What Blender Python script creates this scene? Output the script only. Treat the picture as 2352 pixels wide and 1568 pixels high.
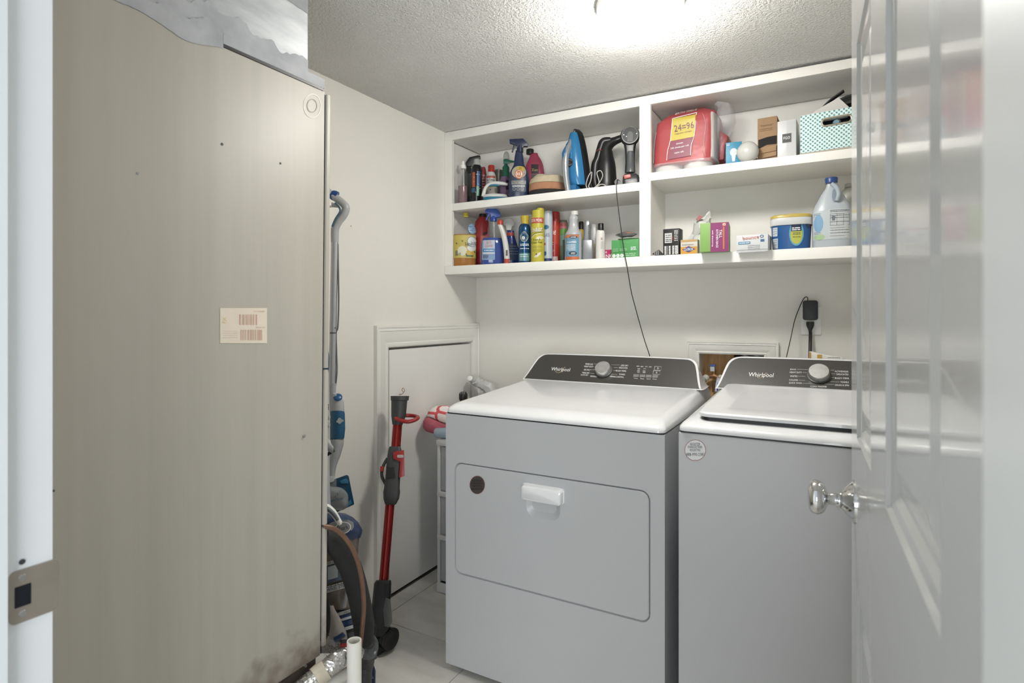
import bpy, bmesh, math, random
from mathutils import Vector, Matrix
for o in list(bpy.data.objects): bpy.data.objects.remove(o)
S = bpy.context.scene
COL = S.collection
R = math.radians
random.seed(7)

# ------------------------------------------------------------------ camera, world, light
FPX, YAW, CX, YH, CAMH = 1320.0, R(29.17), 1176.0, 724.0, 1.2
cam_d = bpy.data.cameras.new('camera'); cam = bpy.data.objects.new('camera', cam_d); COL.objects.link(cam)
cam.location = (0, 0, CAMH); cam.rotation_euler = (R(90), 0, YAW)
cam_d.sensor_width = 36; cam_d.lens = FPX/2352*36; cam_d.shift_y = (YH-784)/2352
cam_d.clip_start = 0.02
cam_d.dof.use_dof = True; cam_d.dof.focus_distance = 2.3; cam_d.dof.aperture_fstop = 7.1
S.camera = cam
W = bpy.data.worlds.new('hallway_daylight'); S.world = W; W.use_nodes = True
bg = W.node_tree.nodes['Background']; bg.inputs[0].default_value = (0.86, 0.93, 1.0, 1); bg.inputs[1].default_value = 0.38
S.view_settings.view_transform = 'Standard'; S.view_settings.look = 'None'
S.view_settings.gamma = 1; S.view_settings.use_curve_mapping = False
S.view_settings.exposure = 1.12
DOME_STRENGTH = 42.0
hl = bpy.data.lights.new('hall_daylight_fill', 'AREA'); hl.energy = 25; hl.size = 1.3; hl.color = (0.93, 0.97, 1.0)  # unseen area light for hall daylight, moved low to brighten dryer fronts and ceiling
hlo = bpy.data.objects.new('hall_daylight_fill', hl); COL.objects.link(hlo); hlo.location = (0.55, -1.9, 0.95)
hlo.rotation_euler = (Vector((-0.55, 1.0, 1.3))-Vector((0.55, -1.9, 0.95))).to_track_quat('-Z', 'Y').to_euler()

# ------------------------------------------------------------------ projection helpers (pixel of the photo -> point on a real plane)
_s, _c = math.sin(YAW), math.cos(YAW)
def ray(px, py=YH):
    l = (px-CX)/FPX
    return Vector((-_s+l*_c, _c+l*_s, -(py-YH)/FPX))
def onx(px, py, X): r = ray(px, py); t = X/r.x; return Vector((X, r.y*t, CAMH+r.z*t))
def ony(px, py, Y): r = ray(px, py); t = Y/r.y; return Vector((r.x*t, Y, CAMH+r.z*t))

# ------------------------------------------------------------------ materials
def lin(c):
    return tuple(((v/255)/12.92 if v/255 <= 0.04045 else ((v/255+0.055)/1.055)**2.4) for v in c)
_m = {}
GOODS = [False]
def mat(col, rough=0.5, metal=0.0, alpha=1.0, trans=0.0, noise=0.0, nscale=8.0, bump=0.0, bscale=60.0, coat=0.0, name=None, spec=0.5, emit=0.0):
    key = (col, rough, metal, alpha, trans, noise, nscale, bump, bscale, coat, spec, emit)
    key = key+(GOODS[0],)
    if key in _m: return _m[key]
    if GOODS[0]:      # printed goods: colours were read off the lit photograph, bring them back to paint values
        g = sum(col)/3; col = tuple(min(255, (g+(v-g)*0.86)*0.86) for v in col)
    m = bpy.data.materials.new(name or 'mat'); m.use_nodes = True; nt = m.node_tree; b = nt.nodes['Principled BSDF']
    L = lin(col)
    b.inputs['Base Color'].default_value = (*L, 1); b.inputs['Roughness'].default_value = rough
    b.inputs['Metallic'].default_value = metal; b.inputs['Alpha'].default_value = alpha
    b.inputs['Transmission Weight'].default_value = trans; b.inputs['Coat Weight'].default_value = coat
    b.inputs['Specular IOR Level'].default_value = spec
    if emit:
        b.inputs['Emission Color'].default_value = (*L, 1); b.inputs['Emission Strength'].default_value = emit
    tc = nt.nodes.new('ShaderNodeTexCoord')
    nz = nt.nodes.new('ShaderNodeTexNoise'); nz.inputs['Scale'].default_value = nscale; nz.inputs['Detail'].default_value = 4
    nt.links.new(tc.outputs['Object'], nz.inputs['Vector'])
    amt = noise if noise else 0.02
    mr = nt.nodes.new('ShaderNodeMapRange'); mr.inputs[1].default_value = 0.3; mr.inputs[2].default_value = 0.7
    mr.inputs[3].default_value = 1-amt; mr.inputs[4].default_value = 1+amt
    nt.links.new(nz.outputs['Fac'], mr.inputs[0])
    mx = nt.nodes.new('ShaderNodeVectorMath'); mx.operation = 'SCALE'; mx.inputs[0].default_value = L
    nt.links.new(mr.outputs[0], mx.inputs['Scale']); nt.links.new(mx.outputs[0], b.inputs['Base Color'])
    if bump:
        n2 = nt.nodes.new('ShaderNodeTexNoise'); n2.inputs['Scale'].default_value = bscale; n2.inputs['Detail'].default_value = 3
        nt.links.new(tc.outputs['Object'], n2.inputs['Vector'])
        bp = nt.nodes.new('ShaderNodeBump'); bp.inputs['Strength'].default_value = bump; bp.inputs['Distance'].default_value = 0.004
        nt.links.new(n2.outputs['Fac'], bp.inputs['Height']); nt.links.new(bp.outputs[0], b.inputs['Normal'])
    _m[key] = m
    return m
WALL = mat((226, 224, 217), 0.75, noise=0.012, nscale=3, bump=0.10, bscale=160, name='wall_paint')
TRIM = mat((228, 227, 221), 0.4, noise=0.01, bump=0.04, bscale=30, name='trim_paint')
SHELF = mat((232, 230, 224), 0.42, noise=0.012, bump=0.06, bscale=24, name='shelf_paint')
JAMB = mat((222, 225, 226), 0.35, noise=0.01, bump=0.05, bscale=14, name='jamb_paint')
WHITE_AP = mat((222, 223, 224), 0.22, coat=0.4, name='enamel_top')
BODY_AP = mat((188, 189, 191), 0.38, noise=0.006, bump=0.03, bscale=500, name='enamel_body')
CONSOLE = mat((60, 58, 55), 0.32, noise=0.03, nscale=60, name='console_dark')
CHROME = mat((215, 215, 215), 0.06, metal=1.0, name='chrome')
BRUSHED = mat((190, 190, 188), 0.28, metal=1.0, noise=0.05, nscale=90, name='brushed_steel')
KNOBM = mat((205, 205, 204), 0.3, metal=0.85, noise=0.08, nscale=60, name='knob_steel')
BLACK = mat((22, 22, 23), 0.4, name='black_plastic')
BLACKR = mat((30, 30, 30), 0.75, noise=0.1, nscale=30, bump=0.3, bscale=120, name='black_rubber_foam')
DKGREY = mat((62, 64, 66), 0.45, name='dark_grey_plastic')
INK = mat((25, 25, 28), 0.6, name='black_ink')
WINK = mat((240, 240, 238), 0.5, name='white_ink')
GREY = mat((150, 153, 156), 0.4, name='grey_plastic')
SILVER = mat((176, 178, 180), 0.3, metal=0.8, name='silver_paint')
WHITE = mat((236, 236, 232), 0.4, name='white_plastic')
CLEAR = mat((160, 164, 164), 0.05, alpha=0.10, name='clear_plastic')
FILM = mat((220, 220, 222), 0.08, alpha=0.22, bump=0.6, bscale=40, name='clear_film')

def ceil_mat():
    m = bpy.data.materials.new('popcorn_ceiling'); m.use_nodes = True; nt = m.node_tree; b = nt.nodes['Principled BSDF']
    b.inputs['Roughness'].default_value = 0.9
    tc = nt.nodes.new('ShaderNodeTexCoord')
    n1 = nt.nodes.new('ShaderNodeTexNoise'); n1.inputs['Scale'].default_value = 115; n1.inputs['Detail'].default_value = 3; n1.inputs['Roughness'].default_value = 0.65
    n2 = nt.nodes.new('ShaderNodeTexNoise'); n2.inputs['Scale'].default_value = 2.5
    nt.links.new(tc.outputs['Object'], n1.inputs['Vector']); nt.links.new(tc.outputs['Object'], n2.inputs['Vector'])
    bp = nt.nodes.new('ShaderNodeBump'); bp.inputs['Strength'].default_value = 1.0; bp.inputs['Distance'].default_value = 0.02
    nt.links.new(n1.outputs['Fac'], bp.inputs['Height']); nt.links.new(bp.outputs[0], b.inputs['Normal'])
    cr = nt.nodes.new('ShaderNodeValToRGB'); cr.color_ramp.elements[0].position = 0.3; cr.color_ramp.elements[0].color = (*lin((238, 237, 232)), 1)
    cr.color_ramp.elements[1].position = 0.7; cr.color_ramp.elements[1].color = (*lin((245, 244, 240)), 1)
    nt.links.new(n2.outputs['Fac'], cr.inputs[0]); nt.links.new(cr.outputs[0], b.inputs['Base Color'])
    return m
def streak_mat(name, base, dark, rough, metal, sx, sy, sz, p0=0.35, p1=0.75, bump=0.0):
    """two colours mixed by a stretched noise: drips, brushed grain, veins"""
    m = bpy.data.materials.new(name); m.use_nodes = True; nt = m.node_tree; b = nt.nodes['Principled BSDF']
    b.inputs['Roughness'].default_value = rough; b.inputs['Metallic'].default_value = metal
    tc = nt.nodes.new('ShaderNodeTexCoord'); mp = nt.nodes.new('ShaderNodeMapping'); mp.inputs['Scale'].default_value = (sx, sy, sz)
    nz = nt.nodes.new('ShaderNodeTexNoise'); nz.inputs['Scale'].default_value = 1; nz.inputs['Detail'].default_value = 6
    nz.inputs['Roughness'].default_value = 0.6
    nt.links.new(tc.outputs['Object'], mp.inputs['Vector']); nt.links.new(mp.outputs[0], nz.inputs['Vector'])
    cr = nt.nodes.new('ShaderNodeValToRGB'); e = cr.color_ramp.elements
    e[0].position = p0; e[0].color = (*lin(dark), 1); e[1].position = p1; e[1].color = (*lin(base), 1)
    nt.links.new(nz.outputs['Fac'], cr.inputs[0]); nt.links.new(cr.outputs[0], b.inputs['Base Color'])
    if bump:
        bp = nt.nodes.new('ShaderNodeBump'); bp.inputs['Strength'].default_value = bump; bp.inputs['Distance'].default_value = 0.004
        nt.links.new(nz.outputs['Fac'], bp.inputs['Height']); nt.links.new(bp.outputs[0], b.inputs['Normal'])
    return m
CEIL = ceil_mat()
TILE = streak_mat('stone_look_tile', (226, 224, 218), (196, 193, 186), 0.45, 0, 3, 9, 3, 0.3, 0.72)
GROUT = mat((105, 102, 97), 0.9, noise=0.05, name='grout')
GALV = streak_mat('galvanised_sheet', (178, 181, 182), (150, 154, 157), 0.5, 0.25, 6, 9, 40, 0.3, 0.7, 0.15)
MASTIC = streak_mat('grey_duct_mastic', (182, 184, 187), (156, 159, 163), 0.7, 0, 30, 14, 14, 0.3, 0.7, 0.6)
FOIL = streak_mat('crumpled_foil', (225, 225, 222), (150, 148, 142), 0.22, 0.85, 40, 40, 40, 0.3, 0.7, 1.0)
WOOD = streak_mat('bare_plywood', (226, 190, 140), (176, 130, 84), 0.8, 0, 40, 8, 9, 0.3, 0.75)
COPPER = mat((112, 84, 66), 0.4, metal=0.25, noise=0.12, nscale=30, name='copper')
BRASS = mat((186, 150, 96), 0.35, metal=0.9, name='brass')

def hvac_mat():
    m = streak_mat('taupe_painted_sheet', (180, 176, 165), (174, 170, 159), 0.46, 0.0, 3, 22, 0.9, 0.35, 0.6)
    nt = m.node_tree; b = nt.nodes['Principled BSDF']
    # rusty grime that has settled along the bottom seam (own shape, stays put)
    tc = nt.nodes.new('ShaderNodeTexCoord'); sp = nt.nodes.new('ShaderNodeSeparateXYZ'); nt.links.new(tc.outputs['Object'], sp.inputs[0])
    nz = nt.nodes.new('ShaderNodeTexNoise'); nz.inputs['Scale'].default_value = 26; nz.inputs['Detail'].default_value = 6
    nt.links.new(tc.outputs['Object'], nz.inputs['Vector'])
    ma = nt.nodes.new('ShaderNodeMath'); ma.operation = 'MULTIPLY_ADD'; ma.inputs[1].default_value = -0.16; nt.links.new(nz.outputs['Fac'], ma.inputs[0]); nt.links.new(sp.outputs['Z'], ma.inputs[2])
    mr = nt.nodes.new('ShaderNodeMapRange'); mr.inputs[1].default_value = -0.08; mr.inputs[2].default_value = 0.0; mr.inputs[3].default_value = 0.75; mr.inputs[4].default_value = 0.0
    nt.links.new(ma.outputs[0], mr.inputs[0])
    mix = nt.nodes.new('ShaderNodeMix'); mix.data_type = 'RGBA'
    src = b.inputs['Base Color'].links[0].from_socket
    nt.links.new(mr.outputs[0], mix.inputs[0]); nt.links.new(src, mix.inputs[6]); mix.inputs[7].default_value = (*lin((96, 80, 66)), 1)
    nt.links.new(mix.outputs[2], b.inputs['Base Color'])
    return m
HVAC = hvac_mat()

# ------------------------------------------------------------------ object helpers
def thing(name, label, cat, loc=(0, 0, 0), group=None):
    o = bpy.data.objects.new(name, None); o.empty_display_size = 0.02; COL.objects.link(o); o.location = loc
    o['label'] = label; o['category'] = cat
    if group: o['group'] = group
    return o
def tag(o, label, cat, group=None):
    o['label'] = label; o['category'] = cat
    if group: o['group'] = group
    return o
def wloc(o):
    v = Vector(o.location)
    while o.parent: o = o.parent; v = v+Vector(o.location)
    return v
def mk(name, verts, faces, m, parent=None, smooth=False, origin=None, kind=None, label=None, bevel=0, sharp=35):
    """verts in world coordinates"""
    verts = [Vector(v) for v in verts]
    po = wloc(parent) if parent else Vector((0, 0, 0))
    if origin is None:
        if parent: origin = po
        else:
            lo = [min(v[i] for v in verts) for i in range(3)]; hi = [max(v[i] for v in verts) for i in range(3)]
            origin = Vector(((lo[0]+hi[0])/2, (lo[1]+hi[1])/2, lo[2]))
    me = bpy.data.meshes.new(name)
    me.from_pydata([tuple(v-origin) for v in verts], [], faces)
    bm = bmesh.new(); bm.from_mesh(me)
    bmesh.ops.remove_doubles(bm, verts=bm.verts, dist=1e-6)
    if bevel:
        es = [e for e in bm.edges if len(e.link_faces) == 2 and e.calc_face_angle(0) > 0.6]
        bmesh.ops.bevel(bm, geom=es, offset=bevel, segments=2, affect='EDGES', profile=0.6, clamp_overlap=True)
    bmesh.ops.recalc_face_normals(bm, faces=bm.faces)
    bm.to_mesh(me); bm.free()
    if smooth or bevel:
        me.polygons.foreach_set('use_smooth', [True]*len(me.polygons)); me.set_sharp_from_angle(angle=R(sharp))
    me.materials.append(m)
    o = bpy.data.objects.new(name, me); COL.objects.link(o); o.location = origin-po
    if parent: o.parent = parent
    if kind: o['kind'] = kind
    if label: o['label'] = label
    return o
def boxv(x0, x1, y0, y1, z0, z1):
    return ([(x0, y0, z0), (x1, y0, z0), (x1, y1, z0), (x0, y1, z0), (x0, y0, z1), (x1, y0, z1), (x1, y1, z1), (x0, y1, z1)],
            [(0, 3, 2, 1), (4, 5, 6, 7), (0, 1, 5, 4), (1, 2, 6, 5), (2, 3, 7, 6), (3, 0, 4, 7)])
def box(name, x0, x1, y0, y1, z0, z1, m, parent=None, bevel=0, kind=None, label=None, fn=None):
    v, f = boxv(x0, x1, y0, y1, z0, z1)
    if fn: v = [fn(Vector(p)) for p in v]
    return mk(name, v, f, m, parent, bevel=bevel, kind=kind, label=label)
def merge(parts):
    V, F = [], []
    for v, f in parts:
        n = len(V); V += list(v); F += [tuple(i+n for i in q) for q in f]
    return V, F
def loft(rings, cap=True, closed=True):
    n = len(rings[0]); V = [p for r in rings for p in r]; F = []
    for i in range(len(rings)-1):
        for j in range(n if closed else n-1):
            k = (j+1) % n
            F.append((i*n+j, i*n+k, (i+1)*n+k, (i+1)*n+j))
    if cap: F.append(tuple(range(n))[::-1]); F.append(tuple((len(rings)-1)*n+j for j in range(n)))
    return V, F
def catmull(P, rads, k=6):
    P = [Vector(p) for p in P]
    if isinstance(rads, (int, float)): rads = [rads]*len(P)
    out, ro = [], []
    for i in range(len(P)-1):
        a = P[i-1] if i else P[0]*2-P[1]; b, c = P[i], P[i+1]; d = P[i+2] if i+2 < len(P) else P[-1]*2-P[-2]
        for j in range(k):
            t = j/k
            out.append(0.5*((2*b)+(c-a)*t+(2*a-5*b+4*c-d)*t*t+(3*b-a-3*c+d)*t**3)); ro.append(rads[i]*(1-t)+rads[i+1]*t)
    out.append(P[-1]); ro.append(rads[-1])
    return out, ro
def tubev(P, r, n=12, k=6, cap=True):
    pts, rr = catmull(P, r, k) if k > 1 else ([Vector(p) for p in P], r if isinstance(r, list) else [r]*len(P))
    rings = []; up = None
    for i, p in enumerate(pts):
        t = (pts[min(i+1, len(pts)-1)]-pts[max(i-1, 0)]).normalized()
        if up is None: up = t.orthogonal().normalized()
        up = (up-t*up.dot(t)).normalized(); s = t.cross(up)
        rings.append([p+(up*math.cos(a)+s*math.sin(a))*rr[i] for a in [2*math.pi*j/n for j in range(n)]])
    return loft(rings, cap)
def tube(name, P, r, m, parent=None, n=12, k=6, label=None, sharp=50):
    v, f = tubev(P, r, n, k); return mk(name, v, f, m, parent, smooth=True, label=label, sharp=sharp)
def lathe(prof, c, ax=Vector((0, 0, 1)), n=28):
    """prof [(h, r)] along axis ax from c"""
    ax = Vector(ax).normalized(); u = ax.orthogonal().normalized(); s = ax.cross(u); c = Vector(c)
    rings = [[c+ax*h+(u*math.cos(a)+s*math.sin(a))*max(r, 1e-4) for a in [2*math.pi*j/n for j in range(n)]] for h, r in prof]
    return loft(rings)
def rrect(x0, x1, y0, y1, r, k=6):
    """rounded rectangle outline, 2D"""
    out = []
    for cx, cy, a0 in ((x1-r, y1-r, 0), (x0+r, y1-r, 90), (x0+r, y0+r, 180), (x1-r, y0+r, 270)):
        for i in range(k+1):
            a = R(a0+90*i/k); out.append((cx+r*math.cos(a), cy+r*math.sin(a)))
    return out
def prism(name, outline, fn, t0, t1, m, parent=None, bevel=0, label=None, smooth=False):
    """outline 2D polygon; fn(u,w,t)->world; thickness t0..t1"""
    r0 = [fn(u, w, t0) for u, w in outline]; r1 = [fn(u, w, t1) for u, w in outline]
    v, f = loft([r0, r1]); return mk(name, v, f, m, parent, bevel=bevel, label=label, smooth=smooth)
_tc = {}
def text2d(s):
    if s in _tc: return _tc[s]
    cu = bpy.data.curves.new('t', 'FONT'); cu.body = s; cu.resolution_u = 2; cu.align_x = 'CENTER'
    cu.space_line = 0.95
    o = bpy.data.objects.new('t', cu); COL.objects.link(o)
    bpy.context.view_layer.update()
    me = bpy.data.meshes.new_from_object(o.evaluated_get(bpy.context.evaluated_depsgraph_get()))
    V = [(v.co.x, v.co.y) for v in me.vertices]; F = [tuple(p.vertices) for p in me.polygons]
    bpy.data.objects.remove(o); bpy.data.meshes.remove(me); bpy.data.curves.remove(cu)
    _tc[s] = (V, F); return V, F
def text(s, fn, pxc, pyc, h, m, parent, w=None, rot=0, off=0.0016, name='lettering', bold=0, slant=0):
    """lettering: h,w in the pixel units of fn; centred at pxc,pyc"""
    V, F = text2d(s)
    xs = [v[0] for v in V]; ys = [v[1] for v in V]
    cx, cy = (min(xs)+max(xs))/2, (min(ys)+max(ys))/2; hh = max(ys)-min(ys); ww = max(xs)-min(xs)
    sy = h/hh; sx = (w/ww) if w else sy
    bm = bmesh.new(); vs = [bm.verts.new((x-cx, y-cy, 0)) for x, y in V]
    for f in F:
        try: bm.faces.new([vs[i] for i in f])
        except ValueError: pass
    ncut = int(ww*sx/5)
    for i in range(1, min(ncut, 14)):
        x = -ww/2+ww*i/ncut
        bmesh.ops.bisect_plane(bm, geom=bm.verts[:]+bm.edges[:]+bm.faces[:], plane_co=(x, 0, 0), plane_no=(1, 0, 0))
    bm.verts.ensure_lookup_table(); bm.verts.index_update()
    ca, sa = math.cos(R(rot)), math.sin(R(rot)); P = []
    for v in bm.verts:
        x, y = v.co.x*sx+slant*v.co.y*sy, v.co.y*sy
        P.append(fn(pxc+x*ca-y*sa, pyc-(x*sa+y*ca), off))
    FF = [tuple(v.index for v in f.verts) for f in bm.faces]; bm.free()
    return mk(name, P, FF, m, parent)
def decal(name, fn, x0, x1, y0, y1, m, parent, off=0.0008, nx=8, ny=4, label=None):
    V = [fn(x0+(x1-x0)*i/nx, y0+(y1-y0)*j/ny, off) for j in range(ny+1) for i in range(nx+1)]
    F = [(j*(nx+1)+i, j*(nx+1)+i+1, (j+1)*(nx+1)+i+1, (j+1)*(nx+1)+i) for j in range(ny) for i in range(nx)]
    return mk(name, V, F, m, parent, smooth=True, label=label)
def blob(name, fn, cx, cy, rx, ry, m, parent, off=0.0011, n=24, inner=None, label=None, rot=0):
    ca, sa = math.cos(R(rot)), math.sin(R(rot))
    def q(k, a): x, y = rx*k*math.cos(a), ry*k*math.sin(a); return fn(cx+x*ca-y*sa, cy+x*sa+y*ca, off)
    if inner:
        V = [q(1, 2*math.pi*j/n) for j in range(n)]+[q(inner, 2*math.pi*j/n) for j in range(n)]
        F = [(j, (j+1) % n, n+(j+1) % n, n+j) for j in range(n)]
    else:
        V = [q(k, 2*math.pi*j/n) for k in (1, 0.66, 0.33) for j in range(n)]+[fn(cx, cy, off)]
        F = [(r*n+j, r*n+(j+1) % n, (r+1)*n+(j+1) % n, (r+1)*n+j) for r in range(2) for j in range(n)]
        F += [(2*n+j, 2*n+(j+1) % n, 3*n) for j in range(n)]
    return mk(name, V, F, m, parent, smooth=True, label=label)
def polyd(name, fn, pts, m, parent, off=0.0012, label=None):
    return mk(name, [fn(x, y, off) for x, y in pts], [tuple(range(len(pts)))], m, parent, label=label)
def lines(fn, x0, x1, ys, h, m, parent, off=0.0013, name='small_print', seed=1, gap=0.12):
    """rows of unreadable small print as short bars, one mesh"""
    rnd = random.Random(seed); V, F = [], []
    for y in ys:
        x = x0
        while x < x1-0.5:
            L = min(rnd.uniform(1.2, 4.0)*h*1.6, x1-x); n = len(V)
            V += [fn(x, y-h/2, off), fn(x+L, y-h/2, off), fn(x+L, y+h/2, off), fn(x, y+h/2, off)]; F.append((n, n+1, n+2, n+3))
            x += L+h*0.7
    o = mk(name, V, F, m, parent); o['kind'] = 'stuff'; return o
def bars(fn, x0, x1, y0, y1, m, parent, n=14, off=0.0013, seed=2, name='barcode'):
    rnd = random.Random(seed); V, F = [], []
    ws = [rnd.uniform(0.5, 1.6) for _ in range(2*n)]; t = sum(ws); x = x0
    for i, w in enumerate(ws):
        d = (x1-x0)*w/t
        if i % 2 == 0:
            k = len(V); V += [fn(x, y0, off), fn(x+d, y0, off), fn(x+d, y1, off), fn(x, y1, off)]; F.append((k, k+1, k+2, k+3))
        x += d
    return mk(name, V, F, m, parent)

class Fr:
    """local frame of an item: origin on the ground at depth Y, axes right / away / up as seen along its own sight line"""
    def __init__(s, pxc, Y, z0):
        s.pxc = pxc; s.z0 = z0; r = ray(pxc); t = Y/r.y
        s.O = Vector((r.x*t, Y, z0)); d = t
        b = Vector((r.x, r.y, 0)).normalized(); s.bk = b; s.rt = Vector((b.y, -b.x, 0))
        l = (pxc-CX)/FPX; s.kw = d/FPX/math.sqrt(1+l*l); s.kh = d/FPX; s.d = d
        s.pyb = YH-(z0-CAMH)/s.kh
    def u(s, px): return (px-s.pxc)*s.kw
    def z(s, py): return CAMH-(py-YH)*s.kh
    def p(s, px, py, v=0.0):
        P = s.O+s.rt*s.u(px)+s.bk*v; P.z = s.z(py) if py is not None else s.z0; return P
    def flat(s, px, py, off=0.0): return s.p(px, py, -off)

class Body:
    """traced body of revolution or superellipse: prof [(py or None for base, half width px)] bottom to top"""
    def __init__(s, fr, prof, flat=1.0, n=2.0, lean=None, cx=None):
        s.fr = fr; s.flat = flat; s.n = n; s.cx = cx if cx is not None else fr.pxc
        s.lean = lean
        s.prof = [((fr.pyb if a is None else a), b) for a, b in prof]
    def hw(s, py):
        P = s.prof
        if py >= P[0][0]: return P[0][1]
        for (a, b), (c, d) in zip(P, P[1:]):
            if a >= py >= c: return b if a == c else b+(d-b)*(a-py)/(a-c)
        return P[-1][1]
    def cxa(s, py):
        if not s.lean: return s.cx
        return s.cx+s.lean*(s.fr.pyb-py)
    def mesh(s, N=28):
        rings = []
        e = 2/s.n
        for py, h in s.prof:
            ring = []; c = s.cxa(py)
            for j in range(N):
                a = 2*math.pi*j/N; sx = math.copysign(abs(math.sin(a))**e, math.sin(a)); sy = math.copysign(abs(math.cos(a))**e, math.cos(a))
                ring.append(s.fr.p(c+h*sx, py, -h*s.fr.kw*s.flat*sy))
            rings.append(ring)
        return loft(rings)
    def fn(s, px, py, off=0.0):
        h = max(s.hw(py), 0.3); u = (px-s.cxa(py)); u = max(-0.97*h, min(0.97*h, u))
        k = (1-abs(u/h)**s.n)**(1/s.n)
        return s.fr.p(s.cxa(py)+u, py, -h*s.fr.kw*s.flat*k-off)
    def add(s, name, m, parent, label=None, N=28, sharp=40):
        v, f = s.mesh(N); return mk(name, v, f, m, parent, smooth=True, label=label, sharp=sharp)

class Crate:
    """box item: front face px0..px1 at depth Y, optional yaw (deg)"""
    def __init__(s, px0, px1, pyt, Y, z0, depth, yaw=0, lift=0):
        A = ony(px0, 700, Y); B = ony(px1, 700, Y)
        s.A = Vector((A.x, Y, z0+lift)); e = Vector((math.cos(R(yaw)), math.sin(R(yaw)), 0)); s.e = e
        # width so that the far front corner lands on the px1 sight line
        r = ray(px1); den = e.x*r.y-e.y*r.x; s.W = (r.x*s.A.y-r.y*s.A.x)/den*1.0
        s.bk = Vector((-e.y, e.x, 0)); s.D = depth
        s.H = ony((px0+px1)/2, pyt, Y+s.W/2*e.y).z-s.A.z
        s.px0, s.px1, s.pyt = px0, px1, pyt
        t = s.A.y/ray(px0).y; s.pyb = YH-(s.A.z-CAMH)/(t/FPX)
    def P(s, a, b, c): return s.A+s.e*(a*s.W)+s.bk*(b*s.D)+Vector((0, 0, c*s.H))
    def fn(s, px, py, off=0.0):
        a = (px-s.px0)/(s.px1-s.px0); c = 1-(py-s.pyt)/(s.pyb-s.pyt)
        return s.P(a, 0, c)-s.bk*off
    def side(s, b, c, off=0.0): return s.P(1, b, c)+s.e*off      # right side face, b depth 0..1, c height 0..1
    def add(s, name, m, parent, bevel=0.0012, label=None):
        v, f = boxv(0, 1, 0, 1, 0, 1); return mk(name, [s.P(*p) for p in v], f, m, parent, bevel=bevel, label=label)
def root(name, label, cat, fr, group=None): return thing(name, label, cat, fr.O, group)
def croot(name, label, cat, c, group=None): return thing(name, label, cat, c.P(0.5, 0.5, 0), group)
def up_lathe(fr, px, prof, v=0.0):
    """prof [(py, half width px)]"""
    rings = []
    for py, h in prof:
        rings.append([fr.p(px+h*math.cos(a), py, v+h*fr.kw*math.sin(a)) for a in [2*math.pi*j/24 for j in range(24)]])
    return loft(rings)
def slab(name, fr, pts, thick, m, parent, v=0.0, bevel=0.0015, label=None):
    """traced silhouette (px,py) with a real thickness (m), centred on the frame plane"""
    return prism(name, pts, lambda a, b, t: fr.p(a, b, v+t), -thick/2, thick/2, m, parent, bevel=bevel, label=label)

# ------------------------------------------------------------------ the room
XL, XR, YF, YB, ZC = -1.64, 0.47, 0.308, 2.555, 2.085
YF0 = 0.17
JL, JR = -0.765, 0.058
def struct(name, parts, m, smooth=False):
    v, f = merge(parts); o = mk(name, v, f, m, smooth=smooth); o['kind'] = 'structure'; return o
fl = struct('floor', [boxv(XL-0.1, XR+0.1, -1.6, YB+0.1, -0.06, -0.004)], GROUT)
row = -1.6+0.0
ty = 1.728-0.61*6
k = 0
tile_me = None
while ty < YB:
    off = -1.56 if (round((1.728-ty)/0.61) % 2 == 0) else -1.095
    tx = off-0.61
    while tx > XL: tx -= 0.61
    while tx < XR:
        a, b = max(tx+0.0015, XL), min(tx+0.61-0.0015, XR); c, d = max(ty+0.0015, -1.5), min(ty+0.61-0.0015, YB)
        if b > a+0.01 and d > c+0.01:
            box('tile', a, b, c, d, -0.004, 0.0, TILE, fl)
        tx += 0.61
    ty += 0.61
struct('ceiling', [boxv(XL-0.1, XR+0.1, YF0, YB+0.1, ZC, ZC+0.1)], CEIL)
# left wall with the access opening
AY0, AY1, AZ1 = 1.862, 2.507, 1.062
struct('wall_left', [boxv(XL-0.1, XL, YF0, AY0, 0, ZC), boxv(XL-0.1, XL, AY1, YB+0.1, 0, ZC), boxv(XL-0.1, XL, AY0, AY1, AZ1, ZC),
                     boxv(XL-0.1, XL-0.06, AY0, AY1, 0, AZ1)], WALL)
HX0, HX1, HZ0, HZ1 = -0.503, -0.243, 0.80, 1.038
struct('wall_back', [boxv(XL, HX0, YB, YB+0.1, 0, ZC), boxv(HX1, XR, YB, YB+0.1, 0, ZC), boxv(HX0, HX1, YB, YB+0.1, 0, HZ0),
                     boxv(HX0, HX1, YB, YB+0.1, HZ1, ZC)], WALL)
struct('wall_right', [boxv(XR, XR+0.1, YF0, YB+0.1, 0, ZC)], WALL)
struct('wall_front', [boxv(XL, JL-0.02, YF0, YF, 0, ZC), boxv(JR+0.02, XR, YF0, YF, 0, ZC), boxv(JL-0.02, JR+0.02, YF0, YF, 2.05, ZC)], WALL)
struct('wall_light_blocker', [boxv(-1.15, -1.05, -1.6, YF0, 0, 2.4)], WALL)  # unseen hall wall, added to keep light off the right jamb
# door frame
struct('trim_1', [boxv(JL-0.02, JL, YF0-0.005, YF+0.004, 0, 2.05), boxv(JL, JL+0.011, YF0-0.005, YF-0.04, 0, 2.04)], JAMB)
struct('trim_2', [boxv(JR, JR+0.02, YF0-0.005, YF+0.004, 0, 2.05), boxv(JR-0.010, JR, YF0-0.005, YF-0.04, 0, 2.04)], JAMB)
struct('trim_3', [boxv(JL, JR, YF0-0.005, YF+0.004, 2.035, 2.05)], JAMB)
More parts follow.
